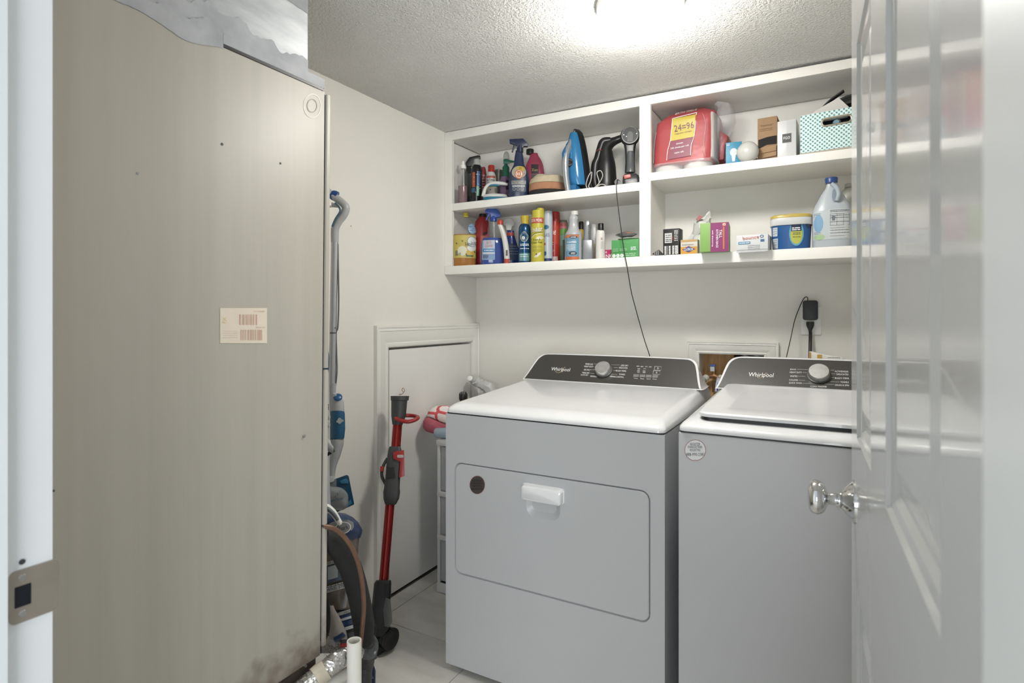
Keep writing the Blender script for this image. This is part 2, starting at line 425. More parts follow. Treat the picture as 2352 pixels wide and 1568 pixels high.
# strike plate on the left jamb
sp_ = thing('strike_plate', 'tarnished nickel strike plate screwed to the white door jamb', 'strike plate', (JL, 0.3, 0.87))
sx = JL+0.0012
def spf(y, z, t): return Vector((JL+t+(0.0 if y < 0.307 else (y-0.307)*0.10), y, z))
NICK = mat((168, 160, 148), 0.38, metal=0.7, noise=0.05, nscale=40, name='tarnished_nickel')
za, zb = 0.869, 0.926
outer = rrect(0.2725, 0.3175, za, zb, 0.006, 4)
hole = rrect(0.277, 0.292, za+0.017, zb-0.017, 0.001, 4)
n = len(outer); V = [spf(y, z, 0.0016) for y, z in outer]+[spf(y, z, 0.0016) for y, z in hole]+[spf(y, z, 0.0002) for y, z in outer]+[spf(y, z, -0.004) for y, z in hole]
F = []
for j in range(n):
    q = (j+1) % n; F += [(j, q, n+q, n+j), (j, 2*n+j, 2*n+q, q), (n+j, n+q, 3*n+q, 3*n+j)]
mk('plate', V, F, NICK, sp_, smooth=True)
box('latch_hole', JL+0.0003, JL+0.0006, 0.2765, 0.2925, za+0.0165, zb-0.0165, mat((38, 42, 50), 0.3, metal=0.5), sp_, label='dark latch opening')
for z in (za+0.009, zb-0.009):
    v, f = lathe([(0, 0.0038), (0.0006, 0.0034)], (JL+0.0014, 0.2845, z), (1, 0, 0), 16); mk('screw', v, f, CHROME, sp_, smooth=True)
v, f = lathe([(0, 0.003), (0.0004, 0.003)], (JL+0.0006, 0.284, zb+0.008), (1, 0, 0), 12); mk('screw_hole', v, f, DKGREY, sp_)

# casing frames (mitred, stepped profile)
def casing(nm, plane, a0, a1, z0, z1, w, fn, m, wid=None, bottom=False):
    """profile strips along a mitred frame. fn(a,z,t) -> world. inner opening a0..a1,z0..z1, width w"""
    prof = [(0, 0.0), (0, 0.008), (0.10, 0.011), (0.16, 0.011), (0.2, 0.008), (0.45, 0.014), (0.72, 0.017), (0.76, 0.0195), (0.80, 0.0165), (0.86, 0.0165), (0.9, 0.019), (1.0, 0.019), (1.0, 0.0)]
    V, F = [], []
    corners = [(a0, z0, -1, 0), (a0, z1, -1, 1), (a1, z1, 1, 1), (a1, z0, 1, 0)]
    if bottom: corners = [(a0, z0, -1, -1), (a0, z1, -1, 1), (a1, z1, 1, 1), (a1, z0, 1, -1)]
    wid = wid or [w, w, w]
    for ci, (a, z, da, dz) in enumerate(corners):
        wa = wid[0] if ci < 2 else wid[2]; wz = wid[1]
        for q, t in prof: V.append(fn(a+da*q*wa, z+dz*q*wz, t))
    n = len(prof); seq = [(0, 1), (1, 2), (2, 3)]+([(3, 0)] if bottom else [])
    for i, j in seq:
        for q in range(n-1): F.append((i*n+q, i*n+q+1, j*n+q+1, j*n+q))
    for ci in ([] if bottom else [0, 3]): F.append(tuple(ci*n+q for q in range(n)))
    o = mk(nm, V, F, m, None, smooth=True, sharp=20); o['kind'] = 'structure'; return o
casing('trim_4', 'x', AY0-0.004, AY1+0.003, 0.0, AZ1+0.004, 0.08, lambda a, z, t: Vector((XL+t, a, z)), TRIM, wid=[0.082, 0.092, 0.044])
casing('trim_5', 'y', HX0+0.002, HX1-0.002, HZ0, HZ1-0.002, 0.055, lambda a, z, t: Vector((a, YB-t, z)), TRIM, bottom=True)
# access door
d2 = box('door_2', XL-0.022, XL-0.004, AY0+0.015, AY1-0.004, 0.012, AZ1-0.009, mat((226, 225, 221), 0.42, noise=0.01, bump=0.06, bscale=60, name='access_door_paint'), bevel=0.002)
d2['kind'] = 'structure'
hp = onx(917, 905, XL-0.004)
hk = thing('hook', 'small brass eye hook screwed into the low access door', 'hook', hp)
tube('eye', [hp, hp+Vector((0.012, 0, 0.0)), hp+Vector((0.020, 0.003, 0.008)), hp+Vector((0.014, 0.002, 0.018)), hp+Vector((0.022, -0.002, 0.028)), hp+Vector((0.03, 0.0, 0.018)), hp+Vector((0.022, 0, 0.008))], 0.0013, BRASS, hk, n=8)

# ------------------------------------------------------------------ open panelled door on the right
TH = R(2.12); dirx, diry = -math.sin(TH), math.cos(TH)
HP = Vector((JR-0.0005, YF, 0)); DW, DH, DT = 0.81, 2.025, 0.035
def dfn(s, z, t): return Vector((HP.x+dirx*s+diry*t, HP.y+diry*s-dirx*t, z))     # t>0 into the slab (away from the room side seen)
DOORM = mat((190, 191, 191), 0.17, coat=0.25, noise=0.004, bump=0.045, bscale=9, name='glossy_door_paint')
cols = [(0.098, 0.352), (0.492, 0.702)]; rows = [(0.22, 0.795), (1.015, 1.61), (1.72, 1.93)]
sb = [0]+[c for p in cols for c in p]+[DW]; zb_ = [0.008]+[c for p in rows for c in p]+[DH]
V, F = [], []
def quad(a, b, c, d):
    n = len(V); V.extend([a, b, c, d]); F.append((n, n+1, n+2, n+3))
for side in (0, 1):
    T = (lambda t: t) if side == 0 else (lambda t: DT-t)
    for i in range(len(sb)-1):
        for j in range(len(zb_)-1):
            s0, s1, z0, z1 = sb[i], sb[i+1], zb_[j], zb_[j+1]
            if i % 2 == 1 and j % 2 == 1:
                steps = [(0, 0), (0.003, 0.004), (0.010, 0.006), (0.016, 0.0105), (0.021, 0.0105), (0.052, 0.003), (0.054, 0.003)]
                for (d0, t0), (d1, t1) in zip(steps, steps[1:]):
                    o_ = [(s0+d0, z0+d0), (s1-d0, z0+d0), (s1-d0, z1-d0), (s0+d0, z1-d0)]
                    i_ = [(s0+d1, z0+d1), (s1-d1, z0+d1), (s1-d1, z1-d1), (s0+d1, z1-d1)]
                    for q in range(4):
                        w = (q+1) % 4
                        quad(dfn(*o_[q], T(t0)), dfn(*o_[w], T(t0)), dfn(*i_[w], T(t1)), dfn(*i_[q], T(t1)))
                d1, t1 = steps[-1]
                quad(dfn(s0+d1, z0+d1, T(t1)), dfn(s1-d1, z0+d1, T(t1)), dfn(s1-d1, z1-d1, T(t1)), dfn(s0+d1, z1-d1, T(t1)))
            else:
                quad(dfn(s0, z0, T(0)), dfn(s1, z0, T(0)), dfn(s1, z1, T(0)), dfn(s0, z1, T(0)))
for (s0, z0), (s1, z1) in (((0, 0.008), (DW, 0.008)), ((DW, 0.008), (DW, DH)), ((DW, DH), (0, DH)), ((0, DH), (0, 0.008))):
    quad(dfn(s0, z0, 0), dfn(s1, z1, 0), dfn(s1, z1, DT), dfn(s0, z0, DT))
door = mk('door_1', V, F, DOORM, None, smooth=True, origin=HP, sharp=12); door['kind'] = 'structure'
kc = dfn(0.748, 0.906, 0); kax = (dfn(0, 0, -1)-dfn(0, 0, 0))
v, f = lathe([(0.0, 0.034), (0.002, 0.034), (0.003, 0.031), (0.010, 0.023), (0.017, 0.014), (0.020, 0.0125), (0.0205, 0.015), (0.0225, 0.015), (0.023, 0.0125), (0.026, 0.0105)], kc, kax, 36)
mk('knob_rose', v, f, CHROME, door, smooth=True, sharp=30)
v, f = lathe([(0.025, 0.0095), (0.036, 0.009), (0.0385, 0.0125), (0.041, 0.0195), (0.045, 0.0245), (0.050, 0.0268), (0.056, 0.0268), (0.061, 0.0245), (0.064, 0.0195), (0.0655, 0.011), (0.066, 0.002)], kc, kax, 36)
mk('door_knob', v, f, CHROME, door, smooth=True, sharp=60)
v, f = boxv(0, 1, 0, 1, 0, 1)
mk('latch_plate', [dfn(DW+0.0008*a, 0.877+0.058*c, 0.006+0.023*b) for a, b, c in v], f, BRUSHED, door)
for z in (0.25, 1.05, 1.8):
    v, f = lathe([(0, 0.006), (0.09, 0.006)], dfn(-0.0, z, DT+0.004), (0, 0, 1), 14); mk('hinge', v, f, BRUSHED, door, smooth=True)

# ------------------------------------------------------------------ ceiling light
LX, LY = -0.478, 1.60
cl = thing('ceiling_light', 'round white glass dome ceiling light glowing above the washer and dryer', 'ceiling light', (LX, LY, ZC))
v, f = lathe([(-0.022, 0.114), (-0.018, 0.121), (-0.004, 0.123), (0.0, 0.123)], (LX, LY, ZC), n=40); mk('base_pan', v, f, WHITE, cl, smooth=True)
pr = [(-0.020-0.080*math.cos(a), 0.116*math.sin(a)+0.0005) for a in [R(90*i/12) for i in range(13)]]
v, f = lathe(pr, (LX, LY, ZC), n=40)
dm = mk('glass_dome', v, f, mat((255, 252, 246), 0.3, emit=DOME_STRENGTH, name='lit_opal_glass'), cl, smooth=True, sharp=80)

# ------------------------------------------------------------------ built-in shelving
YS = 2.268; Z_B0, Z_B1 = 1.397, 1.437; Z_T0, Z_T1 = 2.041, 2.081
sh = thing('wall_shelving', 'white painted built-in shelving across the back wall above the appliances', 'shelving', (-0.6, 2.41, Z_B0))
XS1 = XR-0.001; e_ = 0.001
box('bottom_shelf', XL+e_, XS1, YS, YB-e_, Z_B0, Z_B1, SHELF, sh, bevel=0.002)
box('top_panel', XL+e_, XS1, YS+0.018, YB-e_, Z_T0+0.004, Z_T0+0.016, SHELF, sh)
def railfn(p):
    if p.z > 2.06: p.z = 2.083-0.011*max(0, min(1, (p.x+1.64)/1.1))
    return p
box('top_rail', XL+e_, XS1, YS, YS+0.018, Z_T0, Z_T1, SHELF, sh, bevel=0.0015, fn=railfn)
box('side_stile', XL+e_, -1.596, YS, YS+0.018, Z_B1, Z_T0, SHELF, sh)
box('side_panel', XL+e_, XL+0.022, YS+0.018, YB-e_, Z_B1, Z_T0, SHELF, sh)
box('divider_stile', -0.679, -0.634, YS, YS+0.018, Z_B1, Z_T0, SHELF, sh)
box('divider_panel', -0.666, -0.647, YS+0.018, YB-e_, Z_B1, Z_T0, SHELF, sh)
box('side_stile', 0.425, XS1, YS, YS+0.018, Z_B1, Z_T0, SHELF, sh)
ZL, ZR = 1.736, 1.768
box('left_shelf', XL+0.022, -0.666, YS+0.001, YB-e_, ZL-0.034, ZL, SHELF, sh, bevel=0.0015)
box('right_shelf', -0.647, XS1, YS+0.001, YB-e_, ZR-0.032, ZR, SHELF, sh, bevel=0.0015)
box('back_panel', XL+0.023, XS1, YB-0.006, YB-0.001, Z_B1, Z_T0, SHELF, sh)

# ------------------------------------------------------------------ dryer and washer
def outline_ring(parts_outer, inner, y):
    pass
def face_with_hole(X0, X1, Z0, Z1, inner, y):
    """flat face X0..X1,Z0..Z1 at y with a rounded hole; inner = rrect outline starting at right-top corner"""
    n = len(inner); k = n//4
    V = [(a, y, b) for a, b in inner]; c = [(X1, Z1), (X0, Z1), (X0, Z0), (X1, Z0)]
    V += [(a, y, b) for a, b in c]; F = []
    for q in range(4):
        for j in range(k-1): F.append((q*k+j, q*k+j+1, n+q))
        a = q*k+k-1; b = ((q+1) % 4)*k
        F.append((a, b, n+(q+1) % 4, n+q))
    return V, F
YD = 1.594
def slope(y): return 0.906+(y-1.66)*0.056
def appliance_lid(name, X0, X1, zl, m, root_, front_r=0.034, lowfront=0.0):
    """cap of the cabinet: rounded front and sides, top rising gently to the console"""
    rings = []
    for zz in (zl, zl+0.005):
        rings.append([(x, y, zz) for x, y in rrect(X0, X1, YD-0.004, 2.31, 0.022, 7)])
    for i in range(1, 11):
        a = R(9*i); d = 0.048*(1-math.cos(a))
        rings.append([(x, y, zl+0.005+(slope(y)-lowfront-zl-0.005)*math.sin(a)) for x, y in rrect(X0+d*0.75, X1-d*0.75, YD-0.004+d*1.25, 2.31, 0.022+d*0.5, 7)])
    v, f = loft(rings); return mk(name, v, f, m, root_, smooth=True, sharp=35)
def console(rt_, X0, X1, base_z, top_z, y0, y1, knobx, knobz):
    """sloping control console: white housing, dark face"""
    def ol(dx, dz, r):
        pts = []
        xa, xb = X0+0.006+dx, X1-0.006-dx; xc, xd = X0+0.047+dx, X1-0.047-dx; zt = top_z-dz; zb0 = base_z
        pts += [(xa, zb0), (xa+0.010, zb0+0.022), (xc-0.014, zt-0.026), (xc-0.004, zt-0.012), (xc+0.010, zt-0.003), (xc+0.03, zt)]
        pts += [((xc+xd)/2, zt+0.001)]
        pts += [(xd-0.03, zt), (xd-0.010, zt-0.003), (xd+0.004, zt-0.012), (xd+0.014, zt-0.026), (xb-0.010, zb0+0.022), (xb, zb0)]
        for _ in range(2):
            q = [pts[0]]
            for a_, b_ in zip(pts, pts[1:]): q += [(a_[0]*0.75+b_[0]*0.25, a_[1]*0.75+b_[1]*0.25), (a_[0]*0.25+b_[0]*0.75, a_[1]*0.25+b_[1]*0.75)]
            pts = q+[pts[-1]]
        return pts
    def yy(z): return y0+(y1-y0)*(z-base_z)/(top_z-base_z)
    fo = ol(0, 0, 0); V = [(x, yy(z), z) for x, z in fo]
    kz = lambda z: 1-0.055*max(0, (z-base_z)/(top_z-base_z))
    mid = [((X0+X1)/2+(x-(X0+X1)/2)*(1+kz(z))/2, yy(z)+0.035, z) for x, z in fo]
    cxm = (X0+X1)/2
    back = [(cxm+(x-cxm)*kz(z), max(yy(z)+0.05, 2.285), max(base_z, z-0.01)) for x, z in fo]
    # side flares: pull lower rear corners outwards
    mid = [((X0 if i == 0 else X1 if i == len(fo)-1 else p[0]), p[1], p[2]) for i, p in enumerate(mid)]
    v, f = loft([V, mid, back]); mk('console_housing', v, f, WHITE_AP, rt_, smooth=True, sharp=50)
    fi = ol(0.007, 0.004, 0); fi = [(x, max(z, base_z+0.004)) for x, z in fi]
    nrm = Vector((0, -(top_z-base_z), (y1-y0))).normalized()
    P0 = [Vector((x, yy(z), z))+nrm*-0.001 for x, z in fi]; P1 = [Vector((x, yy(z), z))+nrm*0.0018 for x, z in fi]
    v, f = loft([P0, P1]); mk('control_panel', v, f, CONSOLE, rt_)
    ux = Vector((1, 0, 0)); uz = Vector((0, y1-y0, top_z-base_z)).normalized()
    def cf(px, py, off=0.0):
        r = ray(px, py)    # sight line against the panel plane
        P = Vector((0, y0, base_z)); t = (P-Vector((0, 0, CAMH))).dot(nrm)/r.dot(nrm)
        return Vector((0, 0, CAMH))+r*t+nrm*(0.0022+off)
    kc_ = cf(knobx, knobz)
    v, f = lathe([(0, 0.036), (0.004, 0.036), (0.005, 0.033)], kc_, nrm, 32); mk('knob_collar', v, f, DKGREY, rt_, smooth=True)
    v, f = lathe([(0.004, 0.0326), (0.008, 0.032), (0.022, 0.0305), (0.0235, 0.0295), (0.0237, 0.001)], kc_, nrm, 40); mk('dial_knob', v, f, KNOBM, rt_, smooth=True, sharp=30)
    return cf
def sticker(rt_, fn, px, py, rx, ry, lines_, dark=False):
    c = mat((70, 66, 64), 0.45) if dark else mat((226, 226, 226), 0.35)
    ink = mat((38, 34, 34), 0.5) if dark else mat((60, 60, 62), 0.5)
    s = blob('round_sticker', fn, px, py, rx, ry, c, rt_, off=0.0009, label='round printed sticker')
    blob('sticker_rim', fn, px, py, rx, ry, mat((150, 84, 74), 0.5), s, off=0.0012, inner=0.955)
    for t, dy, h, w in lines_:
        text(t, fn, px, py+dy, h, ink, s, w=w, off=0.0015)
# dryer
DX0, DX1 = -1.147, -0.406
dr = thing('clothes_dryer', 'white front loading dryer with pull-down door and dark control console', 'dryer', ((DX0+DX1)/2, 1.95, 0))
dfY = lambda px, py, off=0.0: ony(px, py, YD)+Vector((0, -off, 0))
ix0, ix1, iz0, iz1 = -1.112, -0.446, 0.334, 0.708
hole = rrect(ix0, ix1, iz0, iz1, 0.028, 8)
def sk(p):   # the door outline is very slightly narrower at the foot in the casting: keep plain
    return p
V1, F1 = face_with_hole(DX0, DX1, 0.022, 0.868, hole, YD)
n = len(hole)
g1 = rrect(ix0+0.004, ix1-0.004, iz0+0.004, iz1-0.004, 0.025, 8)
groove = loft([[(a, YD, b) for a, b in hole], [(a, YD+0.010, b) for a, b in g1], [(a, YD+0.012, b) for a, b in rrect(ix0+0.03, ix1-0.03, iz0+0.03, iz1-0.03, 0.02, 8)]], cap=False)
back_plate = ([(ix0+0.02, YD+0.012, iz0+0.02), (ix1-0.02, YD+0.012, iz0+0.02), (ix1-0.02, YD+0.012, iz1-0.02), (ix0+0.02, YD+0.012, iz1-0.02)], [(0, 1, 2, 3)])
X_, Yb = (DX0, DX1), 2.29
rest = ([(DX0, YD, 0.022), (DX1, YD, 0.022), (DX1, Yb, 0.022), (DX0, Yb, 0.022), (DX0, YD, 0.868), (DX1, YD, 0.868), (DX1, Yb, 0.868), (DX0, Yb, 0.868)],
        [(0, 3, 2, 1), (4, 5, 6, 7), (1, 2, 6, 5), (2, 3, 7, 6), (3, 0, 4, 7)])
v, f = merge([(V1, F1), groove, back_plate, rest]); mk('cabinet', v, f, BODY_AP, dr, smooth=True, sharp=6)
box('seam', DX0+0.004, DX1-0.004, YD+0.004, Yb-0.004, 0.868, 0.873, BLACK, dr)
appliance_lid('top_panel', DX0, DX1, 0.873, WHITE_AP, dr)
# door slab with finger cup (cut) and handle
s0 = rrect(ix0+0.0045, ix1-0.0045, iz0+0.0045, iz1-0.0045, 0.0245, 8); s1 = rrect(ix0+0.0075, ix1-0.0075, iz0+0.0075, iz1-0.0075, 0.0225, 8)
cx0, cx1, cz0, cz1 = -0.838, -0.722, 0.573, 0.652
cup = rrect(cx0, cx1, cz0, cz1, 0.030, 8)
def ringp(o_, y): return [(a, y, b) for a, b in o_]
# face between slab outline and cup outline: same vertex count, stitched directly
m_ = len(s1)
rings = [ringp(s0, YD+0.010), ringp(s0, YD+0.0012), ringp(s1, YD-0.0008), ringp(cup, YD-0.0008)]
cc = rrect(cx0+0.004, cx1-0.004, cz0+0.004, cz1-0.004, 0.027, 8); c2 = rrect(cx0+0.016, cx1-0.016, cz0+0.018, cz1-0.012, 0.02, 8)
rings += [ringp(cc, YD+0.0015), ringp(c2, YD+0.009)]
v, f = loft(rings, cap=False); f.append(tuple(range(5*m_, 6*m_)))
dd = mk('door', v, f, BODY_AP, dr, smooth=True, sharp=12)
hb = rrect(-0.851, -0.707, 0.629, 0.677, 0.010, 6); hf = rrect(-0.846, -0.712, 0.628, 0.672, 0.009, 6)
v, f = loft([ringp(hb, YD-0.0008), ringp(hb, YD-0.004), ringp(rrect(-0.848, -0.710, 0.630, 0.674, 0.010, 6), YD-0.005), ringp(hf, YD-0.020), ringp(rrect(-0.841, -0.717, 0.631, 0.667, 0.008, 6), YD-0.024)])
mk('pull_handle', v, f, WHITE_AP, dd, smooth=True, sharp=40)
sticker(dr, lambda a, b, o=0.0: dfY(a, b, o+0.0012), 1097, 1113, 17.5, 21, [('REGISTER', -10, 4.5, 22), ('ENREGISTRER', -4, 4.0, 27), ('REGISTRE', 2, 4.0, 20), ('888-990-2381', 9, 4.5, 27)], dark=True)
cf = console(dr, DX0, DX1, 0.931, 1.036, 2.135, 2.235, 1387, 852)
FEET = [(x, y) for x in (DX0+0.05, DX1-0.05) for y in (YD+0.06, Yb-0.06)]
for x, y in FEET:
    v, f = lathe([(0, 0.02), (0.012, 0.02), (0.014, 0.008), (0.023, 0.008)], (x, y, 0)); mk('foot', v, f, BLACK, dr, smooth=True)
text('Whirlpool', cf, 1288, 850, 10.5, WINK, dr, w=43, rot=-3, slant=0.18, name='brand_lettering', off=0.0005)
tube('logo_swoosh', [cf(x, y, 0.0006) for x, y in ((1276, 853), (1281, 856.5), (1288, 855), (1293, 850), (1296, 845), (1299, 844))], 0.0007, mat((205, 190, 150), 0.4), dr, n=6)
def tick(rt_, words, side):
    for (w, x, y, wd) in words:
        text(w, cf, x, y, 3.4, WINK, rt_, w=wd, rot=-3, off=0.0005)
tick(dr, [('WORK DAY', 1354, 837, 18), ('HEAVY DUTY', 1353, 842.5, 21), ('AIR ONLY', 1349, 850, 15), ('TIMED DRY', 1346, 857, 17), ('QUICK DRY', 1343, 862, 17), ('WRINKLE', 1364, 865, 16)], 0)
tick(dr, [('LESS DRY', 1435, 840, 17), ('DELICATES', 1432, 845.5, 19), ('BULKY ITEMS', 1427, 852.5, 23), ('TOWELS', 1429, 860.5, 14), ('WRINKLE CONTROL', 1417, 866, 32)], 1)
for a, b in (((1365, 836.5), (1374, 837)), ((1366, 843), (1374, 843.3)), ((1356, 849.5), (1367, 850)), ((1356, 858), (1366, 858.4)), ((1404, 838), (1424, 839)), ((1410, 844.5), (1420, 845)), ((1409, 851.5), (1415, 852)), ((1404, 860), (1418, 860.7))):
    tube('dial_line', [cf(*a, 0.0004), cf(*b, 0.0004)], 0.00035, WINK, dr, n=6, k=1)
BTN = mat((120, 118, 114), 0.4)
for i in range(4):
    x = 1461.5+14.6*i; y = 863.3+0.6*i
    polyd('button', cf, [(x-6, y-3.2), (x+6.5, y-2.8), (x+5.5, y+3.4), (x-7, y+3.0)], BTN, dr, off=0.0006)
    text(('Temp', 'Time', 'Signal', 'Damp')[i], cf, x-1, y+6.5, 2.6, WINK, dr, w=9, rot=-3, off=0.0006)
for (x, y) in ((1511.5, 846.5), (1508.5, 856.3)):
    pts = [(x-7.5, y-4.3), (x+8, y-3.6), (x+7, y+4.6), (x-8.5, y+4)]
    tube('button_frame', [cf(*p, 0.0006) for p in pts+[pts[0]]], 0.0005, WINK, dr, n=6, k=1)
    text('O' if y < 850 else 'II', cf, x, y, 4, WINK, dr, off=0.0006)
for j, (x, y) in enumerate(((1466, 842), (1475, 842.5), (1485, 843), (1494, 843.5), (1468, 848), (1481, 848), (1467, 852.5), (1480, 853), (1467, 856), (1480, 856.5))):
    text('PRT'[j % 3]*3, cf, x, y, 2.2, WINK, dr, w=6, off=0.0006, name='setting_text')
# washer
WX0, WX1 = -0.369, 0.372
ws = thing('washing_machine', 'white top loading washing machine with closed lid, half behind the open door', 'washing machine', ((WX0+WX1)/2, 1.95, 0))
box('cabinet', WX0, WX1, YD, Yb, 0.022, 0.881, BODY_AP, ws, bevel=0.004)
box('seam', WX0+0.004, WX1-0.004, YD+0.004, Yb-0.004, 0.881, 0.886, BLACK, ws)
def slope_w(y): return 0.917+(y-1.66)*0.052
_sl = slope
slope = slope_w
appliance_lid('top_panel', WX0, WX1, 0.886, WHITE_AP, ws)
slope = _sl
# lid: rounded slab lying in the top panel
lo = rrect(WX0+0.045, WX1-0.045, 1.622, 2.128, 0.03, 8)
def lz(y): return slope_w(max(y, 1.62))+0.0
v, f = loft([[(a, b, lz(b)-0.006) for a, b in rrect(WX0+0.050, WX1-0.050, 1.628, 2.126, 0.025, 8)],
             [(a, b, lz(b)+0.0085) for a, b in rrect(WX0+0.050, WX1-0.050, 1.628, 2.126, 0.025, 8)]], cap=True)
mk('lid_gasket', v, f, BLACK, ws)
v, f = loft([[(a, b, lz(b)+0.009) for a, b in lo], [(a, b, lz(b)+0.017) for a, b in lo],
             [(a, b, lz(b)+0.021) for a, b in rrect(WX0+0.049, WX1-0.049, 1.626, 2.124, 0.028, 8)],
             [(a, b, lz(b)+0.0215) for a, b in rrect(WX0+0.10, WX1-0.10, 1.70, 2.10, 0.02, 8)],
             [(a, b, lz(b)+0.0195) for a, b in rrect(WX0+0.11, WX1-0.11, 1.712, 2.09, 0.02, 8)]])
mk('lid', v, f, WHITE_AP, ws, smooth=True, sharp=30)
cf = console(ws, WX0, WX1, 0.942, 1.050, 2.125, 2.225, 1881, 862)
for x, y in [(x, y) for x in (WX0+0.05, WX1-0.05) for y in (YD+0.06, Yb-0.06)]:
    v, f = lathe([(0, 0.02), (0.012, 0.02), (0.014, 0.008), (0.023, 0.008)], (x, y, 0)); mk('foot', v, f, BLACK, ws, smooth=True)
text('Whirlpool', cf, 1748, 863, 12.5, WINK, ws, w=57, rot=-2, slant=0.12, name='brand_lettering', off=0.0005)
tube('logo_swoosh', [cf(x, y, 0.0006) for x, y in ((1739, 866), (1744, 869), (1751, 866.5), (1756, 861), (1760, 857.5), (1763, 859))], 0.0007, mat((205, 190, 150), 0.4), ws, n=6)
for w, x, y, wd in (('JEANS', 1821.5, 849.5, 14), ('HEAVY DUTY', 1828, 856, 28), ('WHITES', 1823, 864.7, 17), ('COLORS', 1823, 873.5, 20), ('QUICK WASH', 1827, 880.5, 30),
                    ('ACTIVEWEAR', 1933, 854, 31), ('DELICATES', 1935, 860.5, 27), ('BULKY ITEMS', 1934, 869.5, 32), ('TOWELS', 1940, 878.5, 19), ('DRAIN & SPIN', 1934, 885.5, 32), ('CLEAN WASHER', 1880, 888.5, 38)):
    text(w, cf, x, y, 3.6, WINK, ws, w=wd, rot=-1.5, off=0.0005)
for a, b in (((1831, 849), (1856, 849.5)), ((1844, 856), (1855, 856.5)), ((1833, 864.5), (1850, 865)), ((1835, 874), (1850, 874.5)), ((1844, 881), (1864, 881.8)), ((1908, 850.5), (1916, 851)), ((1909, 859), (1919, 859.5)), ((1908, 867.5), (1916, 868)), ((1907, 877), (1928, 878)), ((1895, 882.5), (1916, 884))):
    tube('dial_line', [cf(*a, 0.0004), cf(*b, 0.0004)], 0.00035, WINK, ws, n=6, k=1)
sticker(ws, dfY, 1597, 1033.5, 24.5, 24.5, [('REGISTER', -14, 6, 23), ('ENREGISTRER', -7.5, 5.5, 33), ('REGISTRE', -0.5, 5.5, 24), ('888-990-2381', 9.5, 7, 41)])
text('2015', dfY, 1597, 1055, 1.5, mat((60, 60, 62), 0.5), ws, off=0.001)

# ------------------------------------------------------------------ air handler on the left
HX = -1.05; HY0, HY1, HZb, HZt = 0.33, 0.972, 0.403, 1.729
hv = thing('air_handler', 'tall taupe sheet metal air handler cabinet filling the left side', 'air handler', (-1.33, 0.65, HZb))
def lean_(p):
    if p.y > 0.9: p.y -= 0.0105*(1.729-p.z)
    return p
box('cabinet', -1.60, HX, HY0, HY1, HZb, HZt, HVAC, hv, bevel=0.002, fn=lean_)
for za, zb in ((1.075, HZt-0.004), (0.705, 1.071), (0.42, 0.70)):
    box('front_panel', -1.595, HX+0.002+(0 if za > 1 else 0.0), HY1+0.0055, HY1+0.0165, za, zb, HVAC, hv, bevel=0.002, fn=lean_)
box('panel_gap', -1.59, HX-0.004, HY1-0.001, HY1+0.006, HZb+0.03, HZt-0.005, BLACK, hv, fn=lean_)
hf_ = lambda px, py, off=0.0: onx(px, py, HX)+Vector((off, 0, 0))
# knockout rings, drilled holes, screws
blob('knockout', hf_, 717, 243, 20.5, 28, mat((205, 201, 190), 0.4), hv, off=0.0006, inner=0.93)
blob('knockout', hf_, 716.5, 243, 12, 16, mat((150, 145, 135), 0.5), hv, off=0.0007, inner=0.86)
for x, y, r in ((510, 331, 4.6), (644, 375, 4.0), (316, 398, 4.0), (122, 1127, 3.5)):
    v, f = lathe([(0, r*0.001*0.62), (0.0008, r*0.001*0.55)], hf_(x, y, 0.0), (1, 0, 0), 14); mk('screw_hole', v, f, DKGREY if x != 316 else GREY, hv)
for x, y in ((697, 1001), (700, 1528)):
    v, f = lathe([(0, 0.004), (0.003, 0.0035), (0.004, 0.001)], hf_(x, y, 0.0), (1, 0, 0), 12); mk('screw', v, f, BRUSHED, hv, smooth=True)
lab = decal('paper_label', hf_, 505, 613, 707, 788, mat((226, 214, 196), 0.7, noise=0.03, nscale=14), hv, off=0.0007, label='yellowed paper label with faded barcodes')
FADE = mat((196, 160, 140), 0.7)
bars(hf_, 549, 592, 722, 746, FADE, lab, 9, off=0.001); bars(hf_, 552, 604, 757, 781, FADE, lab, 14, off=0.001, seed=5)
lines(hf_, 512, 545, [760, 765, 770, 775], 1.2, mat((222, 200, 184), 0.7), lab, off=0.001)
text('FX', hf_, 515, 735, 9, mat((212, 196, 150), 0.7), lab, rot=90, off=0.001)
text('ITEM NUMBER', hf_, 594, 715, 3, FADE, lab, w=26, off=0.001); text('SERIAL NO.', hf_, 598, 752, 3, FADE, lab, w=22, off=0.001)
# duct plenum
pl = thing('duct_plenum', 'galvanised sheet metal duct smeared with grey sealant above the air handler', 'duct', (-1.33, 0.65, HZt))
box('duct', -1.56, HX-0.004, HY0+0.02, 0.925, HZt+0.001, ZC-0.001, GALV, pl, bevel=0.001)
def pf(y, z, off=0.0): return Vector((HX-0.004+off, y, z))
# raised lip; the black strip below it paints its shadow line
box('lip_shadow', -1.57, HX+0.0012, 0.712, 0.9665, HZt+0.0002, HZt+0.0065, BLACK, pl)
v, f = merge([boxv(HX-0.003, HX+0.0015, 0.712, 0.970, HZt+0.0065, HZt+0.028)]); mk('flange_lip', v, f, MASTIC, pl)
